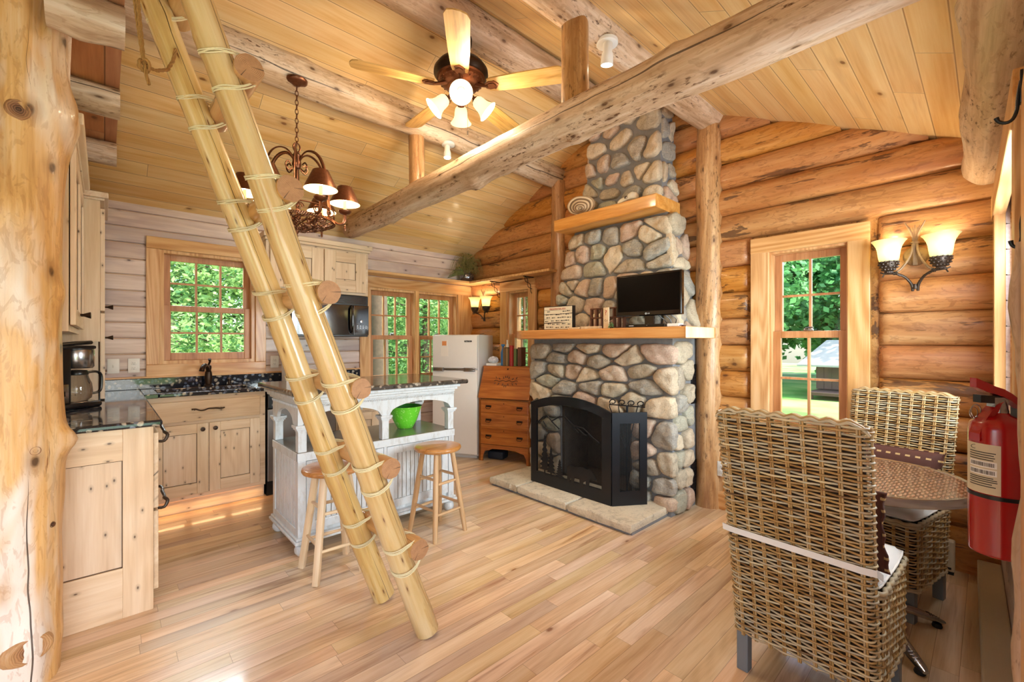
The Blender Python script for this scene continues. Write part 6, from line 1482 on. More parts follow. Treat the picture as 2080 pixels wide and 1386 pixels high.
for (z0, z1) in ((0.555, 0.685), (0.395, 0.54), (0.195, 0.38)):
    m = MB(); m.rbox(-hw + 0.025, hw - 0.025, -0.004, 0.28, z0, z1, 0.005); d = m.build('drawer', M_['oakX'], dk, M=DK, smooth=False)
    for x in (-0.19, 0.19): bail(d, DK, x, (z0 + z1) / 2, -0.004)
    m = MB(); m.rbox(-0.004, 0.004, -0.006, -0.003, z1 - 0.03, z1 - 0.018, 0.001); m.build('keyhole', M_['bronze'], d, M=DK)
m = MB()
for z in (0.69, 0.5475, 0.3875, 0.183): m.box(-hw + 0.02, hw - 0.02, 0.002, 0.02, z - 0.008, z + 0.008)
for s in (-1, 1): m.box(min(s * hw, s * (hw - 0.026)), max(s * hw, s * (hw - 0.026)), 0.0, 0.02, 0.13, 0.70)
ap = [(-hw, 0.0), (-hw + 0.045, 0.0), (-hw + 0.05, 0.06), (-hw + 0.075, 0.115), (-hw + 0.12, 0.125), (-hw + 0.17, 0.145), (0, 0.15), (hw - 0.17, 0.145), (hw - 0.12, 0.125), (hw - 0.075, 0.115), (hw - 0.05, 0.06), (hw - 0.045, 0.0), (hw, 0.0), (hw, 0.19), (-hw, 0.19)]
m2 = MB(); m2.prism(ap, 0.0, 0.02, DK.inverted() @ DK @ Matrix(((1, 0, 0, 0), (0, 0, 1, 0), (0, 1, 0, 0), (0, 0, 0, 1)))); m2.build('scalloped_apron', M_['oakX'], dk, M=DK, smooth=False)
m.build('face_frame', M_['oakX'], dk, M=DK, smooth=False)
# things on the desk
Z0 = 1.074
def on_desk(name, mb, mat, label, cat, group=None, **k): return tag(mb.build(name, mat, None, M=DK, **k), label, cat, group)
m = MB(); m.rbox(-0.30, -0.165, 0.15, 0.28, Z0, Z0 + 0.028, 0.003); on_desk('storage_box', m, M_['white'], 'low white box on the left end of the oak desk, under a crumpled plastic bag', 'box', smooth=False)
m = MB(); vs0 = len(m.v); m.sphere((-0.235, 0.21, Z0 + 0.065), 0.055, 18, (1.15, 0.9, 0.75)); 
m.v = [(x + 0.012 * noise.noise(Vector((x * 40, y * 40, z * 40))), y + 0.012 * noise.noise(Vector((y * 40, z * 40, x * 40))), max(Z0 + 0.029, z + 0.014 * noise.noise(Vector((z * 45, x * 45, y * 45))))) for x, y, z in m.v]
on_desk('plastic_bag', m, plain('cloudy_plastic_bag', '#c9ccd6', 0.3, var=0.5, scale=50), 'crumpled cloudy plastic bag on a white box on the oak desk', 'bag')
m = MB(); m.lathe([(0.001, Z0), (0.026, Z0), (0.027, Z0 + 0.15), (0.018, Z0 + 0.18), (0.012, Z0 + 0.20), (0.012, Z0 + 0.225)], T(-0.125, 0.245, 0), 16); m.rbox(-0.145, -0.105, 0.235, 0.255, Z0 + 0.225, Z0 + 0.25, 0.004); on_desk('spray_bottle', m, M_['bluep'], 'slim blue bottle at the back of the oak desk behind the books', 'bottle')
m = MB(); m.lathe([(0.001, Z0), (0.016, Z0), (0.016, Z0 + 0.24), (0.010, Z0 + 0.26), (0.010, Z0 + 0.30), (0.001, Z0 + 0.301)], T(-0.078, 0.262, 0), 14); on_desk('white_bottle', m, M_['white'], 'tall thin white bottle beside the blue bottle on the oak desk', 'bottle')
bks = [(-0.085, 0.033, 0.215, 'bookbrown', 'brown cloth book standing first from the left on the oak desk'), (-0.048, 0.026, 0.205, 'booktan', 'tan cloth book standing between the brown book and the red candle'), (0.052, 0.032, 0.20, 'bookgreen', 'olive green book standing right of the red candle on the desk'), (0.10, 0.045, 0.215, 'darkwood', 'thick dark book standing at the right end of the desk top against the stonework')]
for (x, w_, h_, mt, lb) in bks:
    e = empty('book', tuple(DK @ Vector((x + w_ / 2, 0.17, Z0))), DA, lb, 'book', 'books standing on the oak desk')
    m = MB(); m.rbox(x, x + 0.003, 0.155, 0.285, Z0, Z0 + h_, 0.001); m.rbox(x + w_ - 0.003, x + w_, 0.155, 0.285, Z0, Z0 + h_, 0.001); m.rbox(x, x + w_, 0.152, 0.157, Z0, Z0 + h_, 0.002); cv = m.build('cover', M_[mt], e, M=DK, smooth=False)
    m = MB(); m.box(x + 0.003, x + w_ - 0.003, 0.157, 0.28, Z0 + 0.004, Z0 + h_ - 0.004); m.build('pages', M_['paper'], e, M=DK, smooth=False)
m = MB(); m.lathe([(0.001, Z0), (0.026, Z0), (0.0265, Z0 + 0.23), (0.024, Z0 + 0.236), (0.001, Z0 + 0.23)], T(0.014, 0.178, 0), 28); cd = on_desk('pillar_candle', m, M_['redcloth'], 'tall red pillar candle among the books on the oak desk', 'candle')
m = MB(); m.tube([(0.014, 0.178, Z0 + 0.23), (0.015, 0.178, Z0 + 0.245)], 0.0015, 6); m.build('wick', M_['ink'], cd, M=DK)
m = MB(); m.rbox(-0.26, -0.06, 0.10, 0.26, 0.0, 0.09, 0.02); m.v = [(x, y, z + 0.01 * noise.noise(Vector((x * 20, y * 20, 0)))) if z > 0.02 else (x, y, z) for x, y, z in m.v]; on_desk('folded_bag', m, plain('dark_blue_nylon', '#1c2430', 0.6, var=0.3), 'dark blue bundle stored on the floor under the oak desk', 'bag')
# ------------------------------------------------------------------ corner shelf, brackets, plant
sh = MB(); sh.rbox(2.085, 3.46, 4.55, 4.778, 2.105, 2.132, 0.003); sh.rbox(3.46, 3.655, 3.165, 4.778, 2.105, 2.132, 0.003); tag(sh.build('corner_shelf', M_['trimX'], smooth=False), 'L-shaped pine shelf running over the twin windows and around the far corner', 'shelf')
for y in (4.19, 3.60):
    m = MB(); X0 = 3.672; m.rbox(X0 - 0.008, X0, y - 0.008, y + 0.008, 1.885, 2.104, 0.002); m.rbox(X0 - 0.17, X0, y - 0.008, y + 0.008, 2.096, 2.104, 0.002)
    for s in (-1, 1):
        pts = []
        for i in range(25):
            t = i / 24; bx, bz = X0 - 0.008 - 0.14 * t, 1.91 + 0.185 * t; o_ = s * 0.022 * math.sin(t * math.pi * 3); pts.append((bx + o_ * 0.78, y, bz + o_ * 0.62))
        m.tube(pts, 0.0035, 6)
    tag(m.build('shelf_bracket', M_['blackm']), 'black wrought iron shelf bracket with twisted loops, %s the small window' % ('left of' if y > 4 else 'right of'), 'bracket', 'iron shelf brackets')
pl = empty('potted_plant', (3.50, 4.66, 2.133), 0, 'bushy dried greenery in a mosaic silver pot on the corner shelf', 'plant')
m = MB(); m.lathe([(0.001, 2.134), (0.05, 2.134), (0.085, 2.16), (0.095, 2.20), (0.085, 2.235), (0.075, 2.245), (0.07, 2.235), (0.001, 2.22)], T(3.50, 4.665, 0), 24); m.build('pot', M_['sparkle'], pl)
m = MB(); rr = random.Random(12)
for k in range(620):
    a = rr.uniform(0, 6.28); el = rr.uniform(-0.3, 1.4); r = rr.uniform(0.03, 0.19); c = Vector((3.49 + r * math.cos(a) * math.cos(el) * 1.0, 4.64 + r * math.sin(a) * math.cos(el) * 0.7, 2.30 + r * math.sin(el) * 1.15))
    if c.z < 2.14 or c.x > 3.63 or c.y > 4.76: continue
    d = Vector((rr.uniform(-1, 1), rr.uniform(-1, 1), rr.uniform(-0.6, 1))).normalized(); s_ = d.orthogonal().normalized(); L = rr.uniform(0.018, 0.042)
    m.add([c, c + d * L * .5 + s_ * L * .3, c + d * L, c + d * L * .5 - s_ * L * .3], [(0, 1, 2, 3)], col=rr.random())
for k in range(110):
    a = rr.uniform(0, 6.28); x, y = 3.50, 4.65; R_ = rr.uniform(0.08, 0.24); h = rr.uniform(0.08, 0.2); pts = []
    for i in range(7):
        t = i / 6; pts.append((min(3.63, x + R_ * t * math.cos(a) * 1.1), min(4.765, y + R_ * t * math.sin(a)), max(2.14, 2.24 + h * 1.5 * math.sin(t * 2.6) - 0.10 * t * t)))
    m.tube(pts, [0.0025, 0.002, 0.002, 0.002, 0.0015, 0.0015, 0.0008], 4, col=0.5 + 0.5 * rr.random())
for k in range(16):      # long grass blades trailing left
    h = rr.uniform(-0.03, 0.06); m.tube([(3.44, 4.63, 2.22), (3.36, 4.60, 2.24 + h), (3.26, 4.58, 2.21 + h), (3.17 - 0.03 * rr.random(), 4.57 + 0.03 * rr.random(), 2.16 + h * 0.6)], [0.003, 0.003, 0.002, 0.001], 4, col=0.1 + 0.2 * rr.random())
m.build('foliage', M_['plant'], pl)
# ------------------------------------------------------------------ mantel things
tv = empty('television', (3.12, 1.81, 1.463), 0, 'small switched-off black flat television standing on the lower mantel', 'television'); TM = T(3.115, 1.815, 0) @ RZ(math.radians(-90 + 3))
m = MB(); m.rbox(-0.275, 0.275, 0, 0.045, 1.555, 1.89, 0.008); hs = m.build('housing', M_['blackg'], tv, M=TM, smooth=False)
m = MB(); m.box(-0.258, 0.258, -0.0015, 0.001, 1.592, 1.874); m.build('screen', M_['screen'], hs, M=TM, smooth=False)
m = MB(); m.tube([(0.0 + 0.006 * math.cos(a) - 0.01, -0.002, 1.573 + 0.006 * math.sin(a)) for a in [2 * math.pi * i / 14 for i in range(14)]], 0.0015, 5, closed=True); m.build('round_logo', M_['white'], hs, M=TM)
text('maker_letters', 'LG', 0.013, TM @ T(0.012, -0.0015, 1.573) @ UP, M_['white'], hs)
m = MB(); m.rbox(-0.03, 0.05, 0.01, 0.035, 1.48, 1.58, 0.006); m.rbox(-0.13, 0.13, -0.05, 0.09, 1.463, 1.475, 0.005); m.build('stand', M_['blackg'], tv, M=TM, smooth=False)
m = MB()
for k in range(3):
    m.tube([(0.05 + 0.05 * k, 0.045, 1.57), (0.09 + 0.05 * k, 0.09, 1.53), (0.12 + 0.03 * k, 0.10, 1.49), (0.17, 0.08, 1.468)], 0.003, 6)
m.build('cable', M_['blackp'], tv, M=TM)
m = MB(); m.rbox(-0.26, -0.14, -0.02, 0.12, 1.4635, 1.492, 0.003); m.rbox(-0.14, 0.0, -0.07, -0.053, 1.4635, 1.485, 0.003)
m = MB(); m.rbox(-0.16, 0.16, -0.105, -0.055, 1.4635, 1.486, 0.004); db = tag(m.build('sound_bar', M_['blackg'], None, M=TM @ T(0.03, 0.0, 0), smooth=False), 'slim black media player lying in front of the television stand', 'media player')
m = MB(); m.box(0.05, 0.052, -0.106, -0.105, 1.474, 1.478); m.box(-0.10, -0.06, -0.106, -0.105, 1.473, 1.477); m.build('indicator', M_['white'], db, M=TM, smooth=False)
m = MB(); m.rbox(0.20, 0.29, -0.085, -0.01, 1.464, 1.486, 0.002); tag(m.build('white_card_box', M_['white'], None, M=TM, smooth=False), 'small white box on the right end of the lower mantel by the television', 'box')
m = MB(); m.tube([(3.055, 1.53, 1.467), (3.05, 1.505, 1.472), (3.06, 1.485, 1.468), (3.085, 1.49, 1.47), (3.09, 1.52, 1.468), (3.07, 1.545, 1.468)], 0.003, 6); tag(m.build('coiled_cord', plain('dark_red_cord', '#4a1c18', 0.5)), 'short coil of dark red cord at the right edge of the lower mantel', 'cord')
PZ = T(3.11, 2.735, 0) @ RZ(math.radians(-90 + 6))
pz = empty('puzzle_box', (3.11, 2.735, 1.463), 0, 'upright game fish picture box with a black edge on the left of the mantel', 'box')
m = MB(); m.rbox(-0.165, 0.165, 0, 0.045, 1.4635, 1.685, 0.002); m.build('box', M_['blackp'], pz, M=PZ, smooth=False)
m = MB(); m.box(-0.158, 0.158, -0.0012, 0.001, 1.47, 1.679); pf = m.build('printed_front', M_['puzzle'], pz, M=PZ, smooth=False)
m = MB(); rr = random.Random(2)
for r in range(6):
    for c_ in range(5):
        x = -0.13 + 0.058 * c_ + rr.uniform(-.008, .008) + (0.02 if r % 2 else 0); z = 1.487 + 0.030 * r + rr.uniform(-.004, .004); L = rr.uniform(0.016, 0.026)
        if x + L > 0.155 or (r == 5 and abs(x) < 0.07): continue
        m.add([(x - L, -0.0018, z), (x - L * .3, -0.0018, z + 0.005), (x + L * .5, -0.0018, z + 0.001), (x + L, -0.0018, z + 0.006), (x + L, -0.0018, z - 0.006), (x + L * .5, -0.0018, z - 0.001), (x - L * .3, -0.0018, z - 0.005)], [(0, 6, 5, 4, 3, 2, 1)])
m.build('printed_fish', M_['ink'], pf, M=PZ, smooth=False); text('printed_title', 'FRESHWATER FISH', 0.022, PZ @ T(-0.005, -0.002, 1.658) @ UP, M_['inkred'], pf)
m = MB(); m.rbox(-0.03, 0.10, -0.065, -0.02, 1.4635, 1.479, 0.002); tag(m.build('wooden_tray', M_['palewood'], None, M=T(3.11, 2.53, 0) @ RZ(-math.pi / 2), smooth=False), 'flat pale wooden box on the mantel just right of the fish picture box', 'box')
m = MB(); m.rbox(-0.09, 0.10, -0.03, 0.02, 1.4635, 1.484, 0.002); tag(m.build('wooden_tray', M_['palewood'], None, M=T(3.08, 2.33, 0) @ RZ(-math.pi / 2), smooth=False), 'flat pale wooden box on the mantel in front of the carved dark letters', 'box')
# carved dark open frame
PM = T(3.16, 2.28, 0) @ RZ(-math.pi / 2); e = empty('carved_frame', (3.16, 2.28, 1.463), 0, 'dark wooden openwork shelf of small compartments left of the television', 'display frame'); m = MB()
for x in (-0.115, -0.06, 0.0, 0.055, 0.12, 0.17, 0.22): m.rbox(x - 0.006, x + 0.006, 0, 0.035, 1.4635, 1.645, 0.002)
for z in (1.469, 1.56, 1.640): m.rbox(-0.12, 0.225, 0, 0.035, z - 0.006, z + 0.006, 0.002)
m.build('frame', M_['darkwood'], e, M=PM, smooth=False)
m = MB(); 
for (x, z) in ((-0.09, 1.60), (-0.03, 1.60), (0.028, 1.60), (0.028, 1.51), (0.195, 1.60)): m.sphere((x, 0.016, z - 0.02), 0.013, 8, (0.7, 0.7, 1.6))
part(m.build('tiny_figurine', M_['palewood'], e, M=PM), 'small pale figurines')
m = MB(); m.rbox(-0.028, 0.028, -0.008, 0.004, 1.4635, 1.64, 0.003); pq = tag(m.build('wooden_plaque', M_['palewood'], None, M=T(3.10, 2.185, 0) @ RZ(-math.pi / 2), smooth=False), 'narrow pale plaque with a question mark, standing left of the television', 'plaque')
text('plaque_symbol', '?', 0.06, T(3.10, 2.185, 0) @ RZ(-math.pi / 2) @ T(0, -0.0085, 1.595) @ UP, M_['inkred'], pq); text('plaque_symbol', 'C.r', 0.024, T(3.10, 2.185, 0) @ RZ(-math.pi / 2) @ T(0, -0.0085, 1.53) @ UP, M_['darkwood'], pq)
m = MB(); rr = random.Random(5)
for k in range(40):
    c = Vector((3.07 + rr.uniform(-.012, .012), 2.115 + rr.uniform(-.018, .018), 1.465 + rr.uniform(0, .04))); d = Vector((rr.uniform(-1, 1), rr.uniform(-1, 1), rr.uniform(0, 1))).normalized() * 0.014; s_ = d.orthogonal() * 0.4; m.add([c, c + d * .5 + s_, c + d, c + d * .5 - s_], [(0, 1, 2, 3)], col=0.2)
tag(m.build('tiny_plant', M_['leaf']), 'tiny green sprig on the mantel at the foot of the television', 'plant')
# shelf fungus and skull on the upper mantel
m = MB(); FM = T(3.29, 2.60, 2.532) @ RZ(math.radians(-90)) @ RX(math.radians(12)); rings = 26; n = 40; vs = []; cs = []
for i in range(rings + 1):
    t = i / rings
    for j in range(n):
        a = 2 * math.pi * j / n; R_ = t * (0.135 + 0.02 * math.cos(a * 2 + 0.6) + 0.006 * noise.noise(Vector((math.cos(a) * 2, math.sin(a) * 2, 0))))
        x = R_ * math.cos(a) + 0.02 * (1 - t); z = 0.098 + R_ * 0.80 * math.sin(a) * 0.9 - 0.035 * (1 - t); vs.append((x, -0.045 * (1 - t) ** 1.3 + 0.008 * math.sin(t * 30) * (1 - t), max(0.0, z)))
for i in range(rings):
    for j in range(n): m.add([vs[i * n + j], vs[i * n + (j + 1) % n], vs[(i + 1) * n + (j + 1) % n], vs[(i + 1) * n + j]], [(0, 1, 2, 3)], col=i / rings)
bk = [(x, 0.03 if k < len(vs) else 0, z) for k, (x, y, z) in enumerate(vs[-n:])]
for j in range(n): m.add([vs[-n + j], vs[-n + (j + 1) % n], (bk[(j + 1) % n][0] * .95, 0.03, bk[(j + 1) % n][2]), (bk[j][0] * .95, 0.03, bk[j][2])], [(0, 1, 2, 3)], col=0.9)
m.add(bk, [tuple(range(n))], col=0.8)
tag(m.build('shelf_fungus', M_['shell'], None, M=FM), 'large banded bracket fungus standing on the upper mantel', 'fungus')
m = MB(); SM = T(3.30, 2.10, 2.532) @ RZ(math.radians(-96))
m.sphere((0.045, 0, 0.048), 0.046, 22, (1.15, 0.95, 1.0)); m.sphere((-0.055, 0, 0.036), 0.036, 20, (1.7, 0.85, 0.85)); 
m.v = [(x, y, max(0.002, z) + 0.006 * noise.noise(Vector((x * 40, y * 40, z * 40)))) for x, y, z in m.v]
for s in (-1, 1): m.tube([(0.085, s * 0.02, 0.03), (0.05, s * 0.052, 0.026), (0.0, s * 0.048, 0.024), (-0.04, s * 0.034, 0.022)], 0.006, 8); m.tube([(0.0, s * 0.03, 0.055), (0.015, s * 0.045, 0.045), (0.01, s * 0.05, 0.03)], 0.005, 6)
for k in range(9):
    for s in (-1, 1): m.tube([(-0.11 + 0.011 * k, s * 0.022, 0.016), (-0.11 + 0.011 * k, s * 0.022, 0.001)], [0.005, 0.002], 6)
sk = m.build('animal_skull', M_['bone'], None, M=SM); tag(sk, 'bleached white animal skull lying on the upper mantel', 'skull')
m = MB()
for s in (-1, 1): m.sphere((-0.002, s * 0.034, 0.052), 0.013, 10, (1.2, 0.5, 1))
m.build('eye_socket', M_['firebrick'], sk, M=SM)
# ------------------------------------------------------------------ wicker chairs
def rrect(x0, x1, y0, y1, r, step):      # closed rounded rectangle path: list of (point, normal), counterclockwise
    pts = []
    cs = [(x1 - r, y0 + r, -90), (x1 - r, y1 - r, 0), (x0 + r, y1 - r, 90), (x0 + r, y0 + r, 180)]
    raw = []
    for (cx, cy, a0) in cs:
        for k in range(7):
            a = math.radians(a0 + 15 * k); raw.append((cx + r * math.cos(a), cy + r * math.sin(a)))
    L = [0]
    for i in range(len(raw)): L.append(L[-1] + math.dist(raw[i], raw[(i + 1) % len(raw)]))
    n = int(round(L[-1] / step / 8)) * 8; out = []; k = 0
    for i in range(n):
        t = L[-1] * i / n
        while L[k + 1] < t: k += 1
        u = (t - L[k]) / max(1e-9, L[k + 1] - L[k]); a = raw[k]; b = raw[(k + 1) % len(raw)]
        d = Vector((b[0] - a[0], b[1] - a[1])).normalized() if math.dist(a, b) > 1e-7 else Vector((1, 0))
        out.append((a[0] + (b[0] - a[0]) * u, a[1] + (b[1] - a[1]) * u, d.y, -d.x))
    return out
def weave(m, path, zs, warp, seed, amp=0.0052, r=0.0036, stakes_r=0.0038):
    """horizontal canes over/under upright stakes; path points every 1/4 stake spacing; warp(x,y,z)->point"""
    rs = random.Random(seed); n = len(path)
    for k, z in enumerate(zs):
        pts = []; base = rs.random(); zj = rs.uniform(-0.0012, 0.0012); ph = math.pi * (k % 2)
        for i, (x, y, nx, ny) in enumerate(path):
            o_ = amp * math.cos(i * math.pi / 4 + ph); zz = z + zj + 0.0014 * noise.noise(Vector((i * 0.15, k * 1.7, seed)))
            pts.append(Vector(warp(x + nx * o_, y + ny * o_, zz)))
        N = len(pts); vs = []; q = 5
        for i, p in enumerate(pts):
            nx, ny = path[i][2], path[i][3]
            for j in range(q):
                a = 2 * math.pi * j / q; vs.append((p.x + nx * r * math.cos(a), p.y + ny * r * math.cos(a), p.z + r * 1.15 * math.sin(a)))
        for i in range(N):
            c_ = max(0, min(1, base * 0.7 + 0.15 + 0.5 * noise.noise(Vector((i * 0.13 + base * 50, k * 3.1, 0)))))
            if i % 8 == 0: fsb = []
            m.add([], [], None)
            for j in range(q):
                a = i * q + j; b = i * q + (j + 1) % q; i2 = (i + 1) % N
                m._f.append(((m._n + a, m._n + b, m._n + i2 * q + (j + 1) % q, m._n + i2 * q + j), c_))
        m.v += [tuple(v) for v in vs]
        for f, c_ in m._f: m.f.append(f); m.m.append(0); m.c.append(c_)
        m._f = []; m._n = len(m.v)
def newweave():
    m = MB(); m._f = []; m._n = 0; return m
def stakes(m, path, z0, z1, warp, seed, r=0.004, dz=0.03, every=4):
    rs = random.Random(seed)
    for i in range(0, len(path), every):
        x, y, nx, ny = path[i]; k = max(2, int((z1 - z0) / dz)); 
        for dx in (-0.0035, 0.0035):
            m.tube([warp(x - ny * dx, y + nx * dx, z0 + (z1 - z0) * t / k) for t in range(k + 1)], r, 5, col=rs.uniform(0.1, 0.5))
    m._n = len(m.v)
HB_ = 1.09
def lean(x, y, z):        # the whole back rakes away from the seat, seat box stays upright
    f = 0.16 * max(0.0, (z - 0.14) / 0.95) ** 1.15
    return (x - f, y * (1 + 0.06 * max(0, z - 0.5)), z)
def chair(loc, rz, label):
    e = empty('wicker_chair', loc, rz, label, 'chair', 'wicker chairs at the bistro table'); M = wm(e)
    # back : woven all round
    bp = rrect(0.0, 0.062, -0.232, 0.232, 0.026, 0.0125); m = newweave()
    zs = []; z = 0.165
    while z < HB_ - 0.012: zs.append(z); z += 0.0125
    weave(m, bp, zs, lean, 5); stakes(m, bp, 0.155, HB_ - 0.01, lean, 6)
    # rolled top : canes bending over the crest
    for k in range(5):
        pts = []; yo = 0.232 - 0.004 * k; rr = random.Random(k)
        for i in range(61):
            t = i / 60; y = -yo + 2 * yo * t; sc = 0.0045 * math.cos(t * math.pi * 18)
            zc = HB_ - 0.004 + sc - 0.035 * max(0, (abs(y) - (yo - 0.035)) / 0.035) ** 2
            pts.append(lean(0.008 + 0.011 * k, y, zc + (0.006 if k in (1, 2, 3) else 0)))
        m.tube(pts, 0.0055, 6, col=rr.uniform(0.3, 0.8)); m._n = len(m.v)
    m.build('backrest', M_['cane'], e, M=M, auto=179)
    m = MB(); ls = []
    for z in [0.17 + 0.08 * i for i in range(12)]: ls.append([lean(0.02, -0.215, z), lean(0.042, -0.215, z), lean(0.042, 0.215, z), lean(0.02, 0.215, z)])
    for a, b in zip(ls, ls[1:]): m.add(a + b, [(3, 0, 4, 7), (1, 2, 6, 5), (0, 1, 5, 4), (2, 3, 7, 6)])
    # seat skirt
    sp = rrect(0.03, 0.45, -0.235, 0.235, 0.03, 0.0125); sk = newweave(); idn = lambda x, y, z: (x, y, z); zs = []; z = 0.175
    while z < 0.49: zs.append(z); z += 0.0135
    weave(sk, sp, zs, idn, 9); stakes(sk, sp, 0.165, 0.49, idn, 10)
    for zz, rr_ in ((0.492, 0.009), (0.166, 0.007), (0.478, 0.006)):
        sk.tube([(x + nx * (0.003 + 0.004 * math.cos(i * 1.57)), y + ny * (0.003 + 0.004 * math.cos(i * 1.57)), zz + 0.003 * math.sin(i * 1.57)) for i, (x, y, nx, ny) in enumerate(sp)], rr_, 6, closed=True, col=0.55); sk._n = len(sk.v)
    sk.build('seat_skirt', M_['cane'], e, M=M, auto=179)
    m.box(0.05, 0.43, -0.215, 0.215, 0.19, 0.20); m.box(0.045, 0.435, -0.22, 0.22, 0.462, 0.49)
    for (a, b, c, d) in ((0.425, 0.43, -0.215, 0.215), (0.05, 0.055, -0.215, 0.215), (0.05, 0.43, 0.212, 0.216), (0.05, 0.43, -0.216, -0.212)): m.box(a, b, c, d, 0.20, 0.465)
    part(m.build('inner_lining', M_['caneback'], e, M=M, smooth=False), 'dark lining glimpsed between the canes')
    for (x, y) in ((0.028, 0.205), (0.028, -0.205), (0.41, 0.205), (0.41, -0.205)):
        m = MB(); m.rbox(x - 0.022, x + 0.022, y - 0.022, y + 0.022, 0.0, 0.19, 0.004); m.build('leg', M_['greyleg'], e, M=M, smooth=False)
    return e
def cushion(loc, rz, label):
    e = empty('seat_cushion', loc, rz, label, 'cushion', 'white seat cushions'); M = wm(e); m = MB(); nx, ny = 20, 20; top = []; bot = []
    for i in range(nx + 1):
        for j in range(ny + 1):
            u, v = i / nx * 2 - 1, j / ny * 2 - 1
            # squircle mapping
            x = u * math.sqrt(1 - v * v * 0.06); y = v * math.sqrt(1 - u * u * 0.06); ed = max(0, 1 - max(abs(u), abs(v)) ** 8)
            X = 0.245 + 0.206 * x; Y = 0.234 * y; h = 0.026 * ed ** 0.5 + 0.006 * noise.noise(Vector((X * 12, Y * 12, 3)))
            top.append((X, Y, 0.512 + h)); bot.append((X, Y, 0.512 - 0.020 * ed ** 0.5))
    N = (nx + 1) * (ny + 1); fs = []
    for i in range(nx):
        for j in range(ny): a = i * (ny + 1) + j; fs.append((a, a + ny + 1, a + ny + 2, a + 1)); fs.append((N + a, N + a + 1, N + a + ny + 2, N + a + ny + 1))
    rim = [j for j in range(ny + 1)] + [i * (ny + 1) + ny for i in range(1, nx + 1)] + [nx * (ny + 1) + j for j in range(ny - 1, -1, -1)] + [i * (ny + 1) for i in range(nx - 1, 0, -1)]
    for k in range(len(rim)): a, b = rim[k], rim[(k + 1) % len(rim)]; fs.append((a, b, N + b, N + a))
    m.add(top + bot, fs); m.tube([top[k] for k in rim], 0.004, 6, closed=True); c = m.build('pad', M_['offwhite'], e, M=M, auto=60)
    return e
C1 = ((1.905, 0.485, 0), math.radians(-3)); C2 = ((3.30, 0.375, 0), math.radians(168))
c1 = chair(*C1, 'wicker chair with a white strap across its tall back, nearest the viewer')
c2 = dup_tree(c1, C2[0], C2[1], label='wicker chair on the far side of the woven table, its back to the log wall'); c2.scale = (1, 1, 0.975)
k1 = cushion(*C1, 'white seat cushion tied with a strap around the nearest wicker chair'); k2 = cushion((C2[0][0], C2[0][1], -0.013), C2[1], 'white seat cushion on the wicker chair beyond the woven table')
# strap tied round the back of chair one
m = MB(); zz = 0.605; M = wm(c1); path = [(0.09, -0.240), (0.03, -0.243), (-0.006, -0.242), (-0.0125, -0.20), (-0.0125, 0.0), (-0.0125, 0.20), (-0.006, 0.242), (0.03, 0.243), (0.09, 0.240)]
dense = []
for a, b in zip(path, path[1:]):
    for t in range(8): dense.append((a[0] + (b[0] - a[0]) * t / 8, a[1] + (b[1] - a[1]) * t / 8))
vs = []; 
for (x, y) in dense:
    o_ = 0.0022; nrm = Vector((x - 0.03, y * 0.05 if abs(y) < 0.23 else y)).normalized(); sag = -0.05 * max(0, (x - 0.0)) / 0.09
    for (dz, dn) in ((-0.0125, 0), (0.0125, 0), (0.0125, 0.002), (-0.0125, 0.002)):
        z_ = zz + dz + sag; p = lean(x + nrm.x * dn, y + nrm.y * dn, z_); vs.append(p)
n = len(dense); m.add(vs, [(i * 4 + j, i * 4 + (j + 1) % 4, i * 4 + 4 + (j + 1) % 4, i * 4 + 4 + j) for i in range(n - 1) for j in range(4)]); m.build('tie_strap', M_['offwhite'], k1, M=M, auto=60)
def pillow(loc, rz, label, tilt, h=0.33, w=0.36, yo=0.0, z0=0.56):
    M = T(*loc) @ RZ(rz) @ T(0.10, yo, z0 - 0.01) @ RY(math.radians(tilt)); m = MB(); n = 18; top = []; bot = []
    for i in range(n + 1):
        for j in range(n + 1):
            u, v = i / n * 2 - 1, j / n * 2 - 1; e_ = max(0, (1 - u ** 4)) * max(0, (1 - v ** 4)); y = u * w / 2 * (1 - 0.06 * (1 - v * v)); z = h / 2 + v * h / 2 * (1 - 0.06 * (1 - u * u)); d = 0.05 * e_ ** 0.5
            top.append((d, y, z)); bot.append((-d * 0.8, y, z))
    N = (n + 1) ** 2; fs = []
    for i in range(n):
        for j in range(n): a = i * (n + 1) + j; fs.append((a, a + n + 1, a + n + 2, a + 1)); fs.append((N + a, N + a + 1, N + a + n + 2, N + a + n + 1))
    m.add(top + bot, fs); rim = [j for j in range(n + 1)] + [i * (n + 1) + n for i in range(1, n + 1)] + [n * (n + 1) + j for j in range(n - 1, -1, -1)] + [i * (n + 1) for i in range(n - 1, 0, -1)]
    m.tube([Vector(top[k]) + Vector((0, 0.004 * math.sin(q * 1.3), 0)) for q, k in enumerate(rim)], 0.006, 6, closed=True)
    return tag(m.build('throw_pillow', M_['pillow'], None, M=M, auto=60, origin=(0, 0, 0)), label, 'pillow', 'brown patterned throw pillows')
pillow(C1[0], C1[1], 'brown stitched throw pillow leaning on the back of the nearest wicker chair', -14, h=0.30, w=0.40, yo=-0.045)
pillow(C2[0], C2[1], 'brown stitched throw pillow on the far wicker chair, behind the table top', -16, h=0.235, w=0.46, z0=0.55)
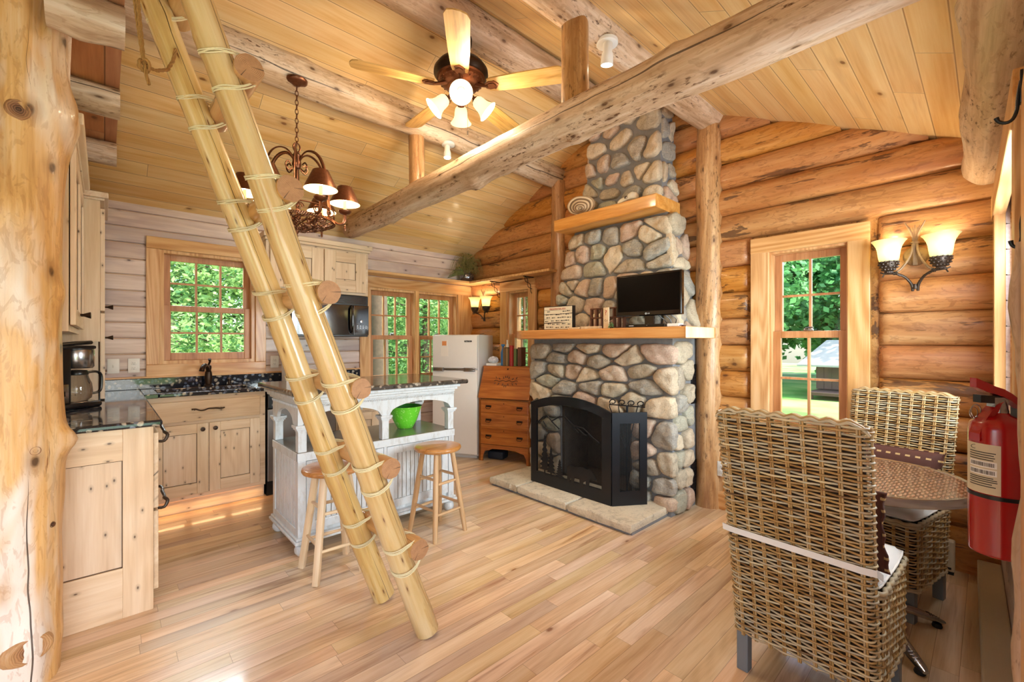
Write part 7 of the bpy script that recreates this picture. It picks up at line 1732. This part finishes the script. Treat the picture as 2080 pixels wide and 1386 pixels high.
# ------------------------------------------------------------------ bistro table
tb = empty('bistro_table', (2.68, 0.41, 0), 0, 'round bistro table with a woven brown top, aluminium rim and splayed metal feet', 'table'); TT = T(2.68, 0.41, 0)
m = MB(); R_ = 0.385; nr = 60; vs = [(0, 0, 0.724)]; m.lathe([(0.001, 0.7235), (0.12, 0.7235), (0.25, 0.7235), (R_ - 0.012, 0.7235)], TT, 64); m.lathe([(R_ - 0.012, 0.700), (0.001, 0.700)], TT, 64); part(m.build('woven_top', M_['tablew'], tb, auto=60), 'glossy woven brown surface')
m = MB(); m.lathe([(R_ - 0.016, 0.7235), (R_ - 0.010, 0.728), (R_, 0.727), (R_ + 0.002, 0.720), (R_ + 0.001, 0.69), (R_ - 0.004, 0.687), (R_ - 0.012, 0.690), (R_ - 0.013, 0.70)], TT, 72); part(m.build('rim', M_['chrome'], tb, auto=50), 'polished aluminium rim band')
m = MB(); m.cyl((2.68, 0.41, 0.10), (2.68, 0.41, 0.70), 0.032, n=20); m.lathe([(0.032, 0.64), (0.09, 0.695), (0.09, 0.70)], TT, 20); m.lathe([(0.05, 0.075), (0.055, 0.10), (0.045, 0.14), (0.032, 0.16)], TT, 24, cap=True); m.build('column', M_['chrome'], tb)
for k in range(4):
    a = math.radians(-140 + 90 * k + 2); A0 = TT @ RZ(a); m = MB()
    pr = [(0.03, 0.115, 0.034, 0.030), (0.10, 0.105, 0.032, 0.028), (0.20, 0.080, 0.029, 0.022), (0.28, 0.050, 0.026, 0.017), (0.335, 0.030, 0.022, 0.012), (0.355, 0.024, 0.012, 0.007)]; vs = []; q = 10
    for (x, z, w_, h_) in pr:
        for j in range(q): an = 2 * math.pi * j / q; vs.append((x, w_ * math.cos(an), z + h_ * math.sin(an)))
    m.add([A0 @ Vector(v) for v in vs], [(i * q + j, (i + 1) * q + j, (i + 1) * q + (j + 1) % q, i * q + (j + 1) % q) for i in range(len(pr) - 1) for j in range(q)] + [tuple(range(q)), tuple(range(len(pr) * q - q, len(pr) * q))[::-1]])
    for t in range(5): m.tube([A0 @ Vector((0.285 + 0.011 * t, -0.016, 0.062 - 0.006 * t)), A0 @ Vector((0.29 + 0.011 * t, 0.0, 0.066 - 0.006 * t)), A0 @ Vector((0.285 + 0.011 * t, 0.016, 0.062 - 0.006 * t))], 0.0018, 5)
    f = m.build('foot', M_['chrome'], tb); m = MB(); m.lathe([(0.018, 0.0), (0.02, 0.006), (0.016, 0.018), (0.001, 0.02)], A0 @ T(0.325, 0, 0), 16, cap=True); m.build('rubber_glide', M_['rubber'], f)
# ------------------------------------------------------------------ heaters, extinguisher, coat rack on the right wall
bh = empty('baseboard_heater', (3.61, 0.35, 0), 0, 'cream metal baseboard heater low on the log wall behind the far wicker chair', 'heater')
m = MB(); m.rbox(3.60, 3.648, 0.135, 0.95, 0.015, 0.195, 0.008); m.build('cover', M_['cream'], bh, smooth=False); m = MB(); m.box(3.597, 3.601, 0.15, 0.93, 0.03, 0.042); m.box(3.60, 3.645, 0.14, 0.945, 0.0, 0.016); m.build('air_slot', M_['ink'], bh, smooth=False)
bh = empty('baseboard_heater', (2.9, 0.0, 0), 0, 'long beige baseboard heater along the foot of the right-hand wall below the extinguisher', 'heater')
m = MB(); m.rbox(-1.9, -0.03, 0.0, 0.092, 0.012, 0.122, 0.006); m.build('cover', M_['cream'], bh, M=NM, smooth=False); m = MB(); m.box(-1.88, -0.05, 0.02, 0.07, 0.0, 0.014); m.build('foot_rail', M_['ink'], bh, M=NM, smooth=False)
EX, EY = 1.715, -0.017
ex = empty('fire_extinguisher', (EX, EY, 0.79), 0, 'red fire extinguisher with a black lever and silver label hanging on the right wall', 'fire extinguisher'); EM = T(EX, EY, 0)
m = MB(); m.lathe([(0.001, 0.798), (0.050, 0.798), (0.056, 0.801), (0.0575, 0.806), (0.0575, 1.120), (0.054, 1.138), (0.042, 1.153), (0.022, 1.160), (0.018, 1.166)], EM, 48); m.build('cylinder', M_['red'], ex, auto=50)
va = math.atan2(-EY, -EX)       # direction towards the room / viewer
def arcpatch(m, a0, a1, z0, z1, r, n=20, **k):
    vs = []
    for i in range(n + 1):
        a = a0 + (a1 - a0) * i / n; vs += [(EX + r * math.cos(a), EY + r * math.sin(a), z0), (EX + r * math.cos(a), EY + r * math.sin(a), z1)]
    m.add(vs, [(2 * i, 2 * i + 2, 2 * i + 3, 2 * i + 1) for i in range(n)], **k)
# from the camera the label sits on the left half
A_L, A_R = va - math.radians(68), va - math.radians(-6)
m = MB(); arcpatch(m, A_L - 0.25, A_R - 0.05, 0.960, 1.087, 0.0580); lb = m.build('instruction_label', M_['label'], ex)
m = MB(); rr = random.Random(3)
for k in range(9):
    z = (1.064, 1.058, 1.052, 1.046, 1.0, 0.995, 0.990, 0.984, 0.978)[k]; arcpatch(m, A_L + 0.1, A_R - 0.15 - rr.uniform(0, .2), z, z + 0.0022, 0.0584, 10)
for (z, w) in ((1.030, 0.0), (1.010, 0.02)):
    a = A_L + 0.16
    while a < A_R - 0.22: ww = rr.uniform(0.008, 0.028); arcpatch(m, a, a + ww, z, z + 0.010, 0.0586, 1); a += ww + rr.uniform(0.01, 0.025)
m.build('printed_text', M_['ink'], lb, smooth=False)
m = MB()
for (z) in (1.027, 1.007): arcpatch(m, A_L + 0.1, A_R - 0.17, z, z + 0.016, 0.0582, 12)
m.build('barcode_ground', M_['white'], lb)
m = MB(); m.tube([(EX + 0.0586 * math.cos(A_L + 0.35) - 0.0005, EY + 0.0586 * math.sin(A_L + 0.35) + 0.006 * math.cos(a), 1.077 + 0.005 * math.sin(a)) for a in [2 * math.pi * i / 12 for i in range(12)]], 0.0006, 5, closed=True); m.build('approval_mark', M_['ink'], lb)
m = MB(); arcpatch(m, 0, 2 * math.pi, 0.948, 0.958, 0.0590, 48); arcpatch(m, A_L - 0.5, A_L - 0.25, 0.958, 0.972, 0.0586, 6); part(m.build('strap_band', M_['blackp'], ex), 'black strap band')
# valve and handles, pointing to the room (towards +Y / left in view)
ha = math.radians(132); HMt = T(EX, EY, 0) @ RZ(ha)     # local x -> into the room
m = MB(); m.lathe([(0.016, 1.160), (0.018, 1.170), (0.015, 1.185), (0.012, 1.20)], EM, 18); m.box(-0.012, 0.02, -0.011, 0.011, 1.178, 1.206, M=HMt); vb = m.build('valve', M_['steel'], ex)
m = MB()
def bentplate(m, pts, w, t):
    vs = []
    for (x, z, ww) in pts:
        for (dy, dz) in ((-1, 0), (1, 0), (1, 1), (-1, 1)): vs.append(HMt @ Vector((x, dy * ww, z + dz * t)))
    n = len(pts); m.add(vs, [(i * 4 + j, i * 4 + (j + 1) % 4, i * 4 + 4 + (j + 1) % 4, i * 4 + 4 + j) for i in range(n - 1) for j in range(4)] + [(0, 1, 2, 3), (n * 4 - 4, n * 4 - 1, n * 4 - 2, n * 4 - 3)])
bentplate(m, [(-0.045, 1.176, 0.012), (-0.02, 1.196, 0.013), (0.0, 1.208, 0.014), (0.02, 1.215, 0.013), (0.035, 1.219, 0.013), (0.048, 1.225, 0.011), (0.062, 1.232, 0.009)], 0.012, 0.020); m.v = [(a, b, c + (0.004 if c > 1.236 else 0)) for a, b, c in m.v]; part(m.build('squeeze_lever', M_['red'], ex, smooth=False), 'red squeeze lever')
m = MB(); bentplate(m, [(0.005, 1.190, 0.010), (0.02, 1.190, 0.011), (0.045, 1.192, 0.012), (0.053, 1.192, 0.011)], 0.01, 0.020); part(m.build('carry_handle', M_['blackp'], ex, smooth=False), 'black lower handle')
m = MB(); bentplate(m, [(0.0, 1.176, 0.013), (0.014, 1.168, 0.013), (0.030, 1.150, 0.013), (0.048, 1.122, 0.015), (0.060, 1.092, 0.015)], 0.01, 0.020); part(m.build('discharge_horn', M_['red'], ex, smooth=False), 'red curved horn resting against the shoulder')
m = MB(); m.tube([HMt @ Vector((0.045 + 0.012 * math.cos(a), -0.012, 1.168 + 0.017 * math.sin(a))) for a in [2 * math.pi * i / 18 for i in range(18)]], 0.0016, 6, closed=True); m.tube([HMt @ Vector((0.048 + 0.010 * math.cos(a), -0.015, 1.163 + 0.015 * math.sin(a))) for a in [2 * math.pi * i / 18 for i in range(18)]], 0.0012, 6, closed=True); part(m.build('safety_pin_ring', M_['steel'], ex), 'steel pull ring')
m = MB(); m.rbox(-0.088, -0.058, -0.03, 0.03, 0.88, 1.20, 0.003, M=HMt @ T(0.005, 0, 0)); m.build('wall_bracket', M_['blackp'], ex, smooth=False)
cr = empty('coat_rack', (1.45, -0.1, 0), 0, 'tall wooden coat rack with a crooked peeled branch and black hooks at the right edge', 'coat rack')
m = MB(); m.rbox(1.15, 1.47, -0.092, -0.046, 0.0, 1.90, 0.012); m.build('back_board', M_['trimZ'], cr, smooth=False)
m = MB(); pts = []; rr = random.Random(9)
for i in range(34):
    z = 0.02 + 1.55 * i / 33; pts.append((1.485 + 0.006 * math.sin(z * 6), -0.052 + 0.006 * math.sin(z * 9 + 1) + 0.004 * math.sin(z * 23), z))
m.tube(pts, [0.013 + 0.004 * noise.noise(Vector((p[2] * 8, 0, 1))) + (0.005 * math.exp(-((p[2] - 1.30) / 0.03) ** 2)) for p in pts], 12); m.build('branch', M_['beamZ'], cr)
for (x, y, z, q) in ((1.44, -0.046, 1.84, 1.0), (1.50, -0.052, 1.575, 0.55)):
    m = MB(); m.tube([(x, y, z + 0.07), (x, y + 0.004, z + 0.04), (x + 0.002, y + 0.006 * q, z + 0.01), (x + 0.003, y + 0.012 * q, z - 0.008), (x + 0.004, y + 0.022 * q, z - 0.012), (x + 0.005, y + 0.032 * q, z - 0.006), (x + 0.005, y + 0.036 * q, z + 0.004)], [0.0035, 0.0035, 0.0035, 0.0035, 0.0035, 0.0035, 0.0045], 10)
    m.rbox(x - 0.01, x + 0.01, y - 0.003, y + 0.002, z + 0.02, z + 0.09, 0.001); part(m.build('coat_hook', M_['blackm'], cr), 'black curled hook')
# ------------------------------------------------------------------ outside
m = MB(); m.box(-30, 45, -30, 45, -0.62, -0.55); tag(m.build('lawn', M_['grass'], smooth=False, origin=(0, 0, 0)), kind='structure'); bpy.data.objects['lawn']['label'] = 'mown lawn outside the windows'
def tree_mesh(seed, H, R_, leaves, mat, trunk_r=0.12, low=0.2, conifer=False, lsize=0.12):
    rs = random.Random(seed); e = MB()
    e.tube([(0, 0, -0.1), (0.05, 0.02, H * 0.3), (0.0, 0.05, H * 0.6), (0.03, 0, H * 0.95)], [trunk_r, trunk_r * 0.8, trunk_r * 0.5, 0.02], 9)
    br = []
    for k in range(26 if conifer else 22):
        z = H * (low + (0.93 - low) * (k + rs.random()) / 26); a = rs.uniform(0, 6.28); rad = R_ * ((1 - (z / H)) ** 0.8 + 0.12 if conifer else math.sqrt(max(0.05, 1 - ((z / H - 0.6) / 0.48) ** 2))) * rs.uniform(0.75, 1.1)
        p0 = Vector((0, 0, z - 0.1 * H * (0 if conifer else 1))); p1 = Vector((rad * math.cos(a), rad * math.sin(a), z + rs.uniform(-0.1, 0.25) * rad * (-1 if conifer else 1))); mid = p0.lerp(p1, 0.5) + Vector((0, 0, rad * 0.1))
        e.tube([p0, mid, p1], [trunk_r * 0.3, trunk_r * 0.18, 0.008], 5); br.append((p0, mid, p1, rad))
    f = MB(); per = leaves // len(br)
    for (p0, mid, p1, rad) in br:
        for k in range(per):
            t = rs.random() ** 0.6; p = p0.lerp(p1, t) + Vector((rs.gauss(0, 1), rs.gauss(0, 1), rs.gauss(0, 0.7))) * (0.16 * rad + 0.10)
            d = Vector((rs.uniform(-1, 1), rs.uniform(-1, 1), rs.uniform(-0.7, 0.5))).normalized(); s_ = d.cross(Vector((rs.uniform(-1, 1), rs.uniform(-1, 1), rs.uniform(-1, 1)))).normalized(); L = lsize * rs.uniform(0.6, 1.3); w_ = L * (0.24 if conifer else 0.34)
            f.add([p, p + d * L * .5 + s_ * w_, p + d * L, p + d * L * .5 - s_ * w_], [(0, 1, 2, 3)], col=rs.random())
    return e, f
def tree(name, loc, rz, label, e, f, mat, group, s=1.0):
    o = empty(name, loc, rz, label, 'tree', group); M = wm(o)
    t = e.build('trunk', M_['barkm'], o, M=M, origin=(0, 0, 0)); l = f.build('foliage', M_[mat], o, M=M, smooth=False, origin=(0, 0, 0)); o.scale = (s, s, s); return o
e, f = tree_mesh(3, 6.5, 2.0, 34000, 'leaf', 0.10, 0.06, True, 0.085)
t0 = tree('spruce_tree', (0.2, 8.1, -0.55), 0, 'bright green feathery evergreen outside the kitchen window', e, f, 'leaf', 'evergreens behind the cabin')
for (x, y, r, s, lb) in ((2.7, 8.8, 1.0, 1.05, 'dense evergreen outside the left one of the twin windows'), (5.0, 8.0, 2.2, 1.0, 'dense evergreen outside the right one of the twin windows'), (-2.2, 10.0, 3.0, 1.25, 'taller evergreen farther behind the kitchen window'), (7.7, 7.8, 4.0, 1.1, 'evergreen outside the small window beside the chimney'), (1.4, 10.6, 5.1, 1.3, 'evergreen in the second row between the kitchen and twin windows'), (5.6, 12.5, 0.5, 1.6, 'tall evergreen in the back row behind the twin windows'), (10.5, 14.0, 1.9, 1.7, 'tallest evergreen in the back row, right of the twin windows'), (11.0, 9.2, 5.5, 1.3, 'evergreen behind the one outside the small chimney window')):
    c = dup_tree(t0, (x, y, -0.55), r, label=lb); c.scale = (s, s, s)
e, f = tree_mesh(8, 9.0, 3.2, 15000, 'leaf2', 0.2, 0.10, False, 0.26)
t1 = tree('maple_tree', (20.5, 8.2, -0.55), 0, 'leafy broad tree across the lawn, seen in the left panes of the tall window', e, f, 'leaf2', 'trees across the lawn')
for (x, y, r, s, lb) in ((26, 4.5, 1.0, 1.3, 'leafy tree behind the shed, filling the upper right panes of the tall window'), (27, 9.5, 2.2, 1.35, 'tall leafy tree farther behind the lawn on the left'), (17.5, 12.0, 0.6, 1.0, 'leafy tree across the lawn beyond the small window'), (30.0, 6.0, 4.0, 1.5, 'tallest leafy tree at the back of the lawn'), (24, 1.5, 5.0, 1.2, 'leafy tree right of the shed across the lawn')):
    c = dup_tree(t1, (x, y, -0.55), r, label=lb); c.scale = (s, s, s)
mb = MB(); rs = random.Random(5)
mb.tube([(3.17, 6.6, -0.6), (3.22, 6.6, 1.0), (3.16, 6.55, 2.6), (3.1, 6.6, 5.0)], [0.16, 0.14, 0.13, 0.10], 14); tag(mb.build('tree_trunk', M_['barkm']), 'grey tree trunk close outside the left one of the twin windows', 'tree')
# shed across the lawn
sx, sy = 18.0, 3.0
sd_ = empty('garden_shed', (sx, sy, -0.55), 0, 'brown board shed with a pale shingle roof across the lawn', 'shed')
m = MB(); m.box(sx, sx + 2.4, sy - 1.4, sy + 1.05, -0.25, 0.62)
for k in range(11): m.box(sx - 0.02, sx, sy - 1.4 + 0.223 * k, sy - 1.4 + 0.223 * k + 0.2, -0.24, 0.62)
m.build('walls', M_['shedw'], sd_, smooth=False)
m = MB(); m.add([(sx - 0.5, sy - 1.9, 0.58), (sx - 0.5, sy + 1.5, 0.58), (sx + 1.2, sy + 1.0, 1.42), (sx + 1.2, sy - 1.4, 1.42), (sx + 2.9, sy - 1.9, 0.58), (sx + 2.9, sy + 1.5, 0.58), (sx - 0.5, sy - 1.9, 0.52), (sx - 0.5, sy + 1.5, 0.52), (sx + 2.9, sy - 1.9, 0.52), (sx + 2.9, sy + 1.5, 0.52)], [(0, 3, 2, 1), (4, 5, 2, 3), (1, 2, 5), (0, 4, 3), (6, 0, 1, 7), (8, 9, 5, 4), (6, 7, 9, 8)]); m.build('roof', M_['shingle'], sd_, smooth=False)
m = MB(); m.box(sx - 0.9, sx + 2.4, sy - 1.5, sy + 1.1, -0.40, -0.30)
for y in (sy - 1.4, sy + 1.0): m.box(sx - 0.85, sx - 0.77, y - 0.04, y + 0.04, -0.55, -0.40)
m.build('deck', M_['shedw'], sd_, smooth=False)
m = MB(); m.box(sx - 0.04, sx - 0.02, sy + 0.1, sy + 0.7, 0.0, 0.45); m.build('shed_window', M_['glass'], sd_, smooth=False)
m = MB()
for k in range(22): m.box(-3.0, 6.0, -3.4 + 0.15 * k, -3.4 + 0.15 * k + 0.142, -0.12, -0.07, col=rs.random())
tag(m.build('unseen_reflection_boards', M_['shedw'], smooth=False), kind='structure')  # boards added out of view to replace the green lawn in reflections
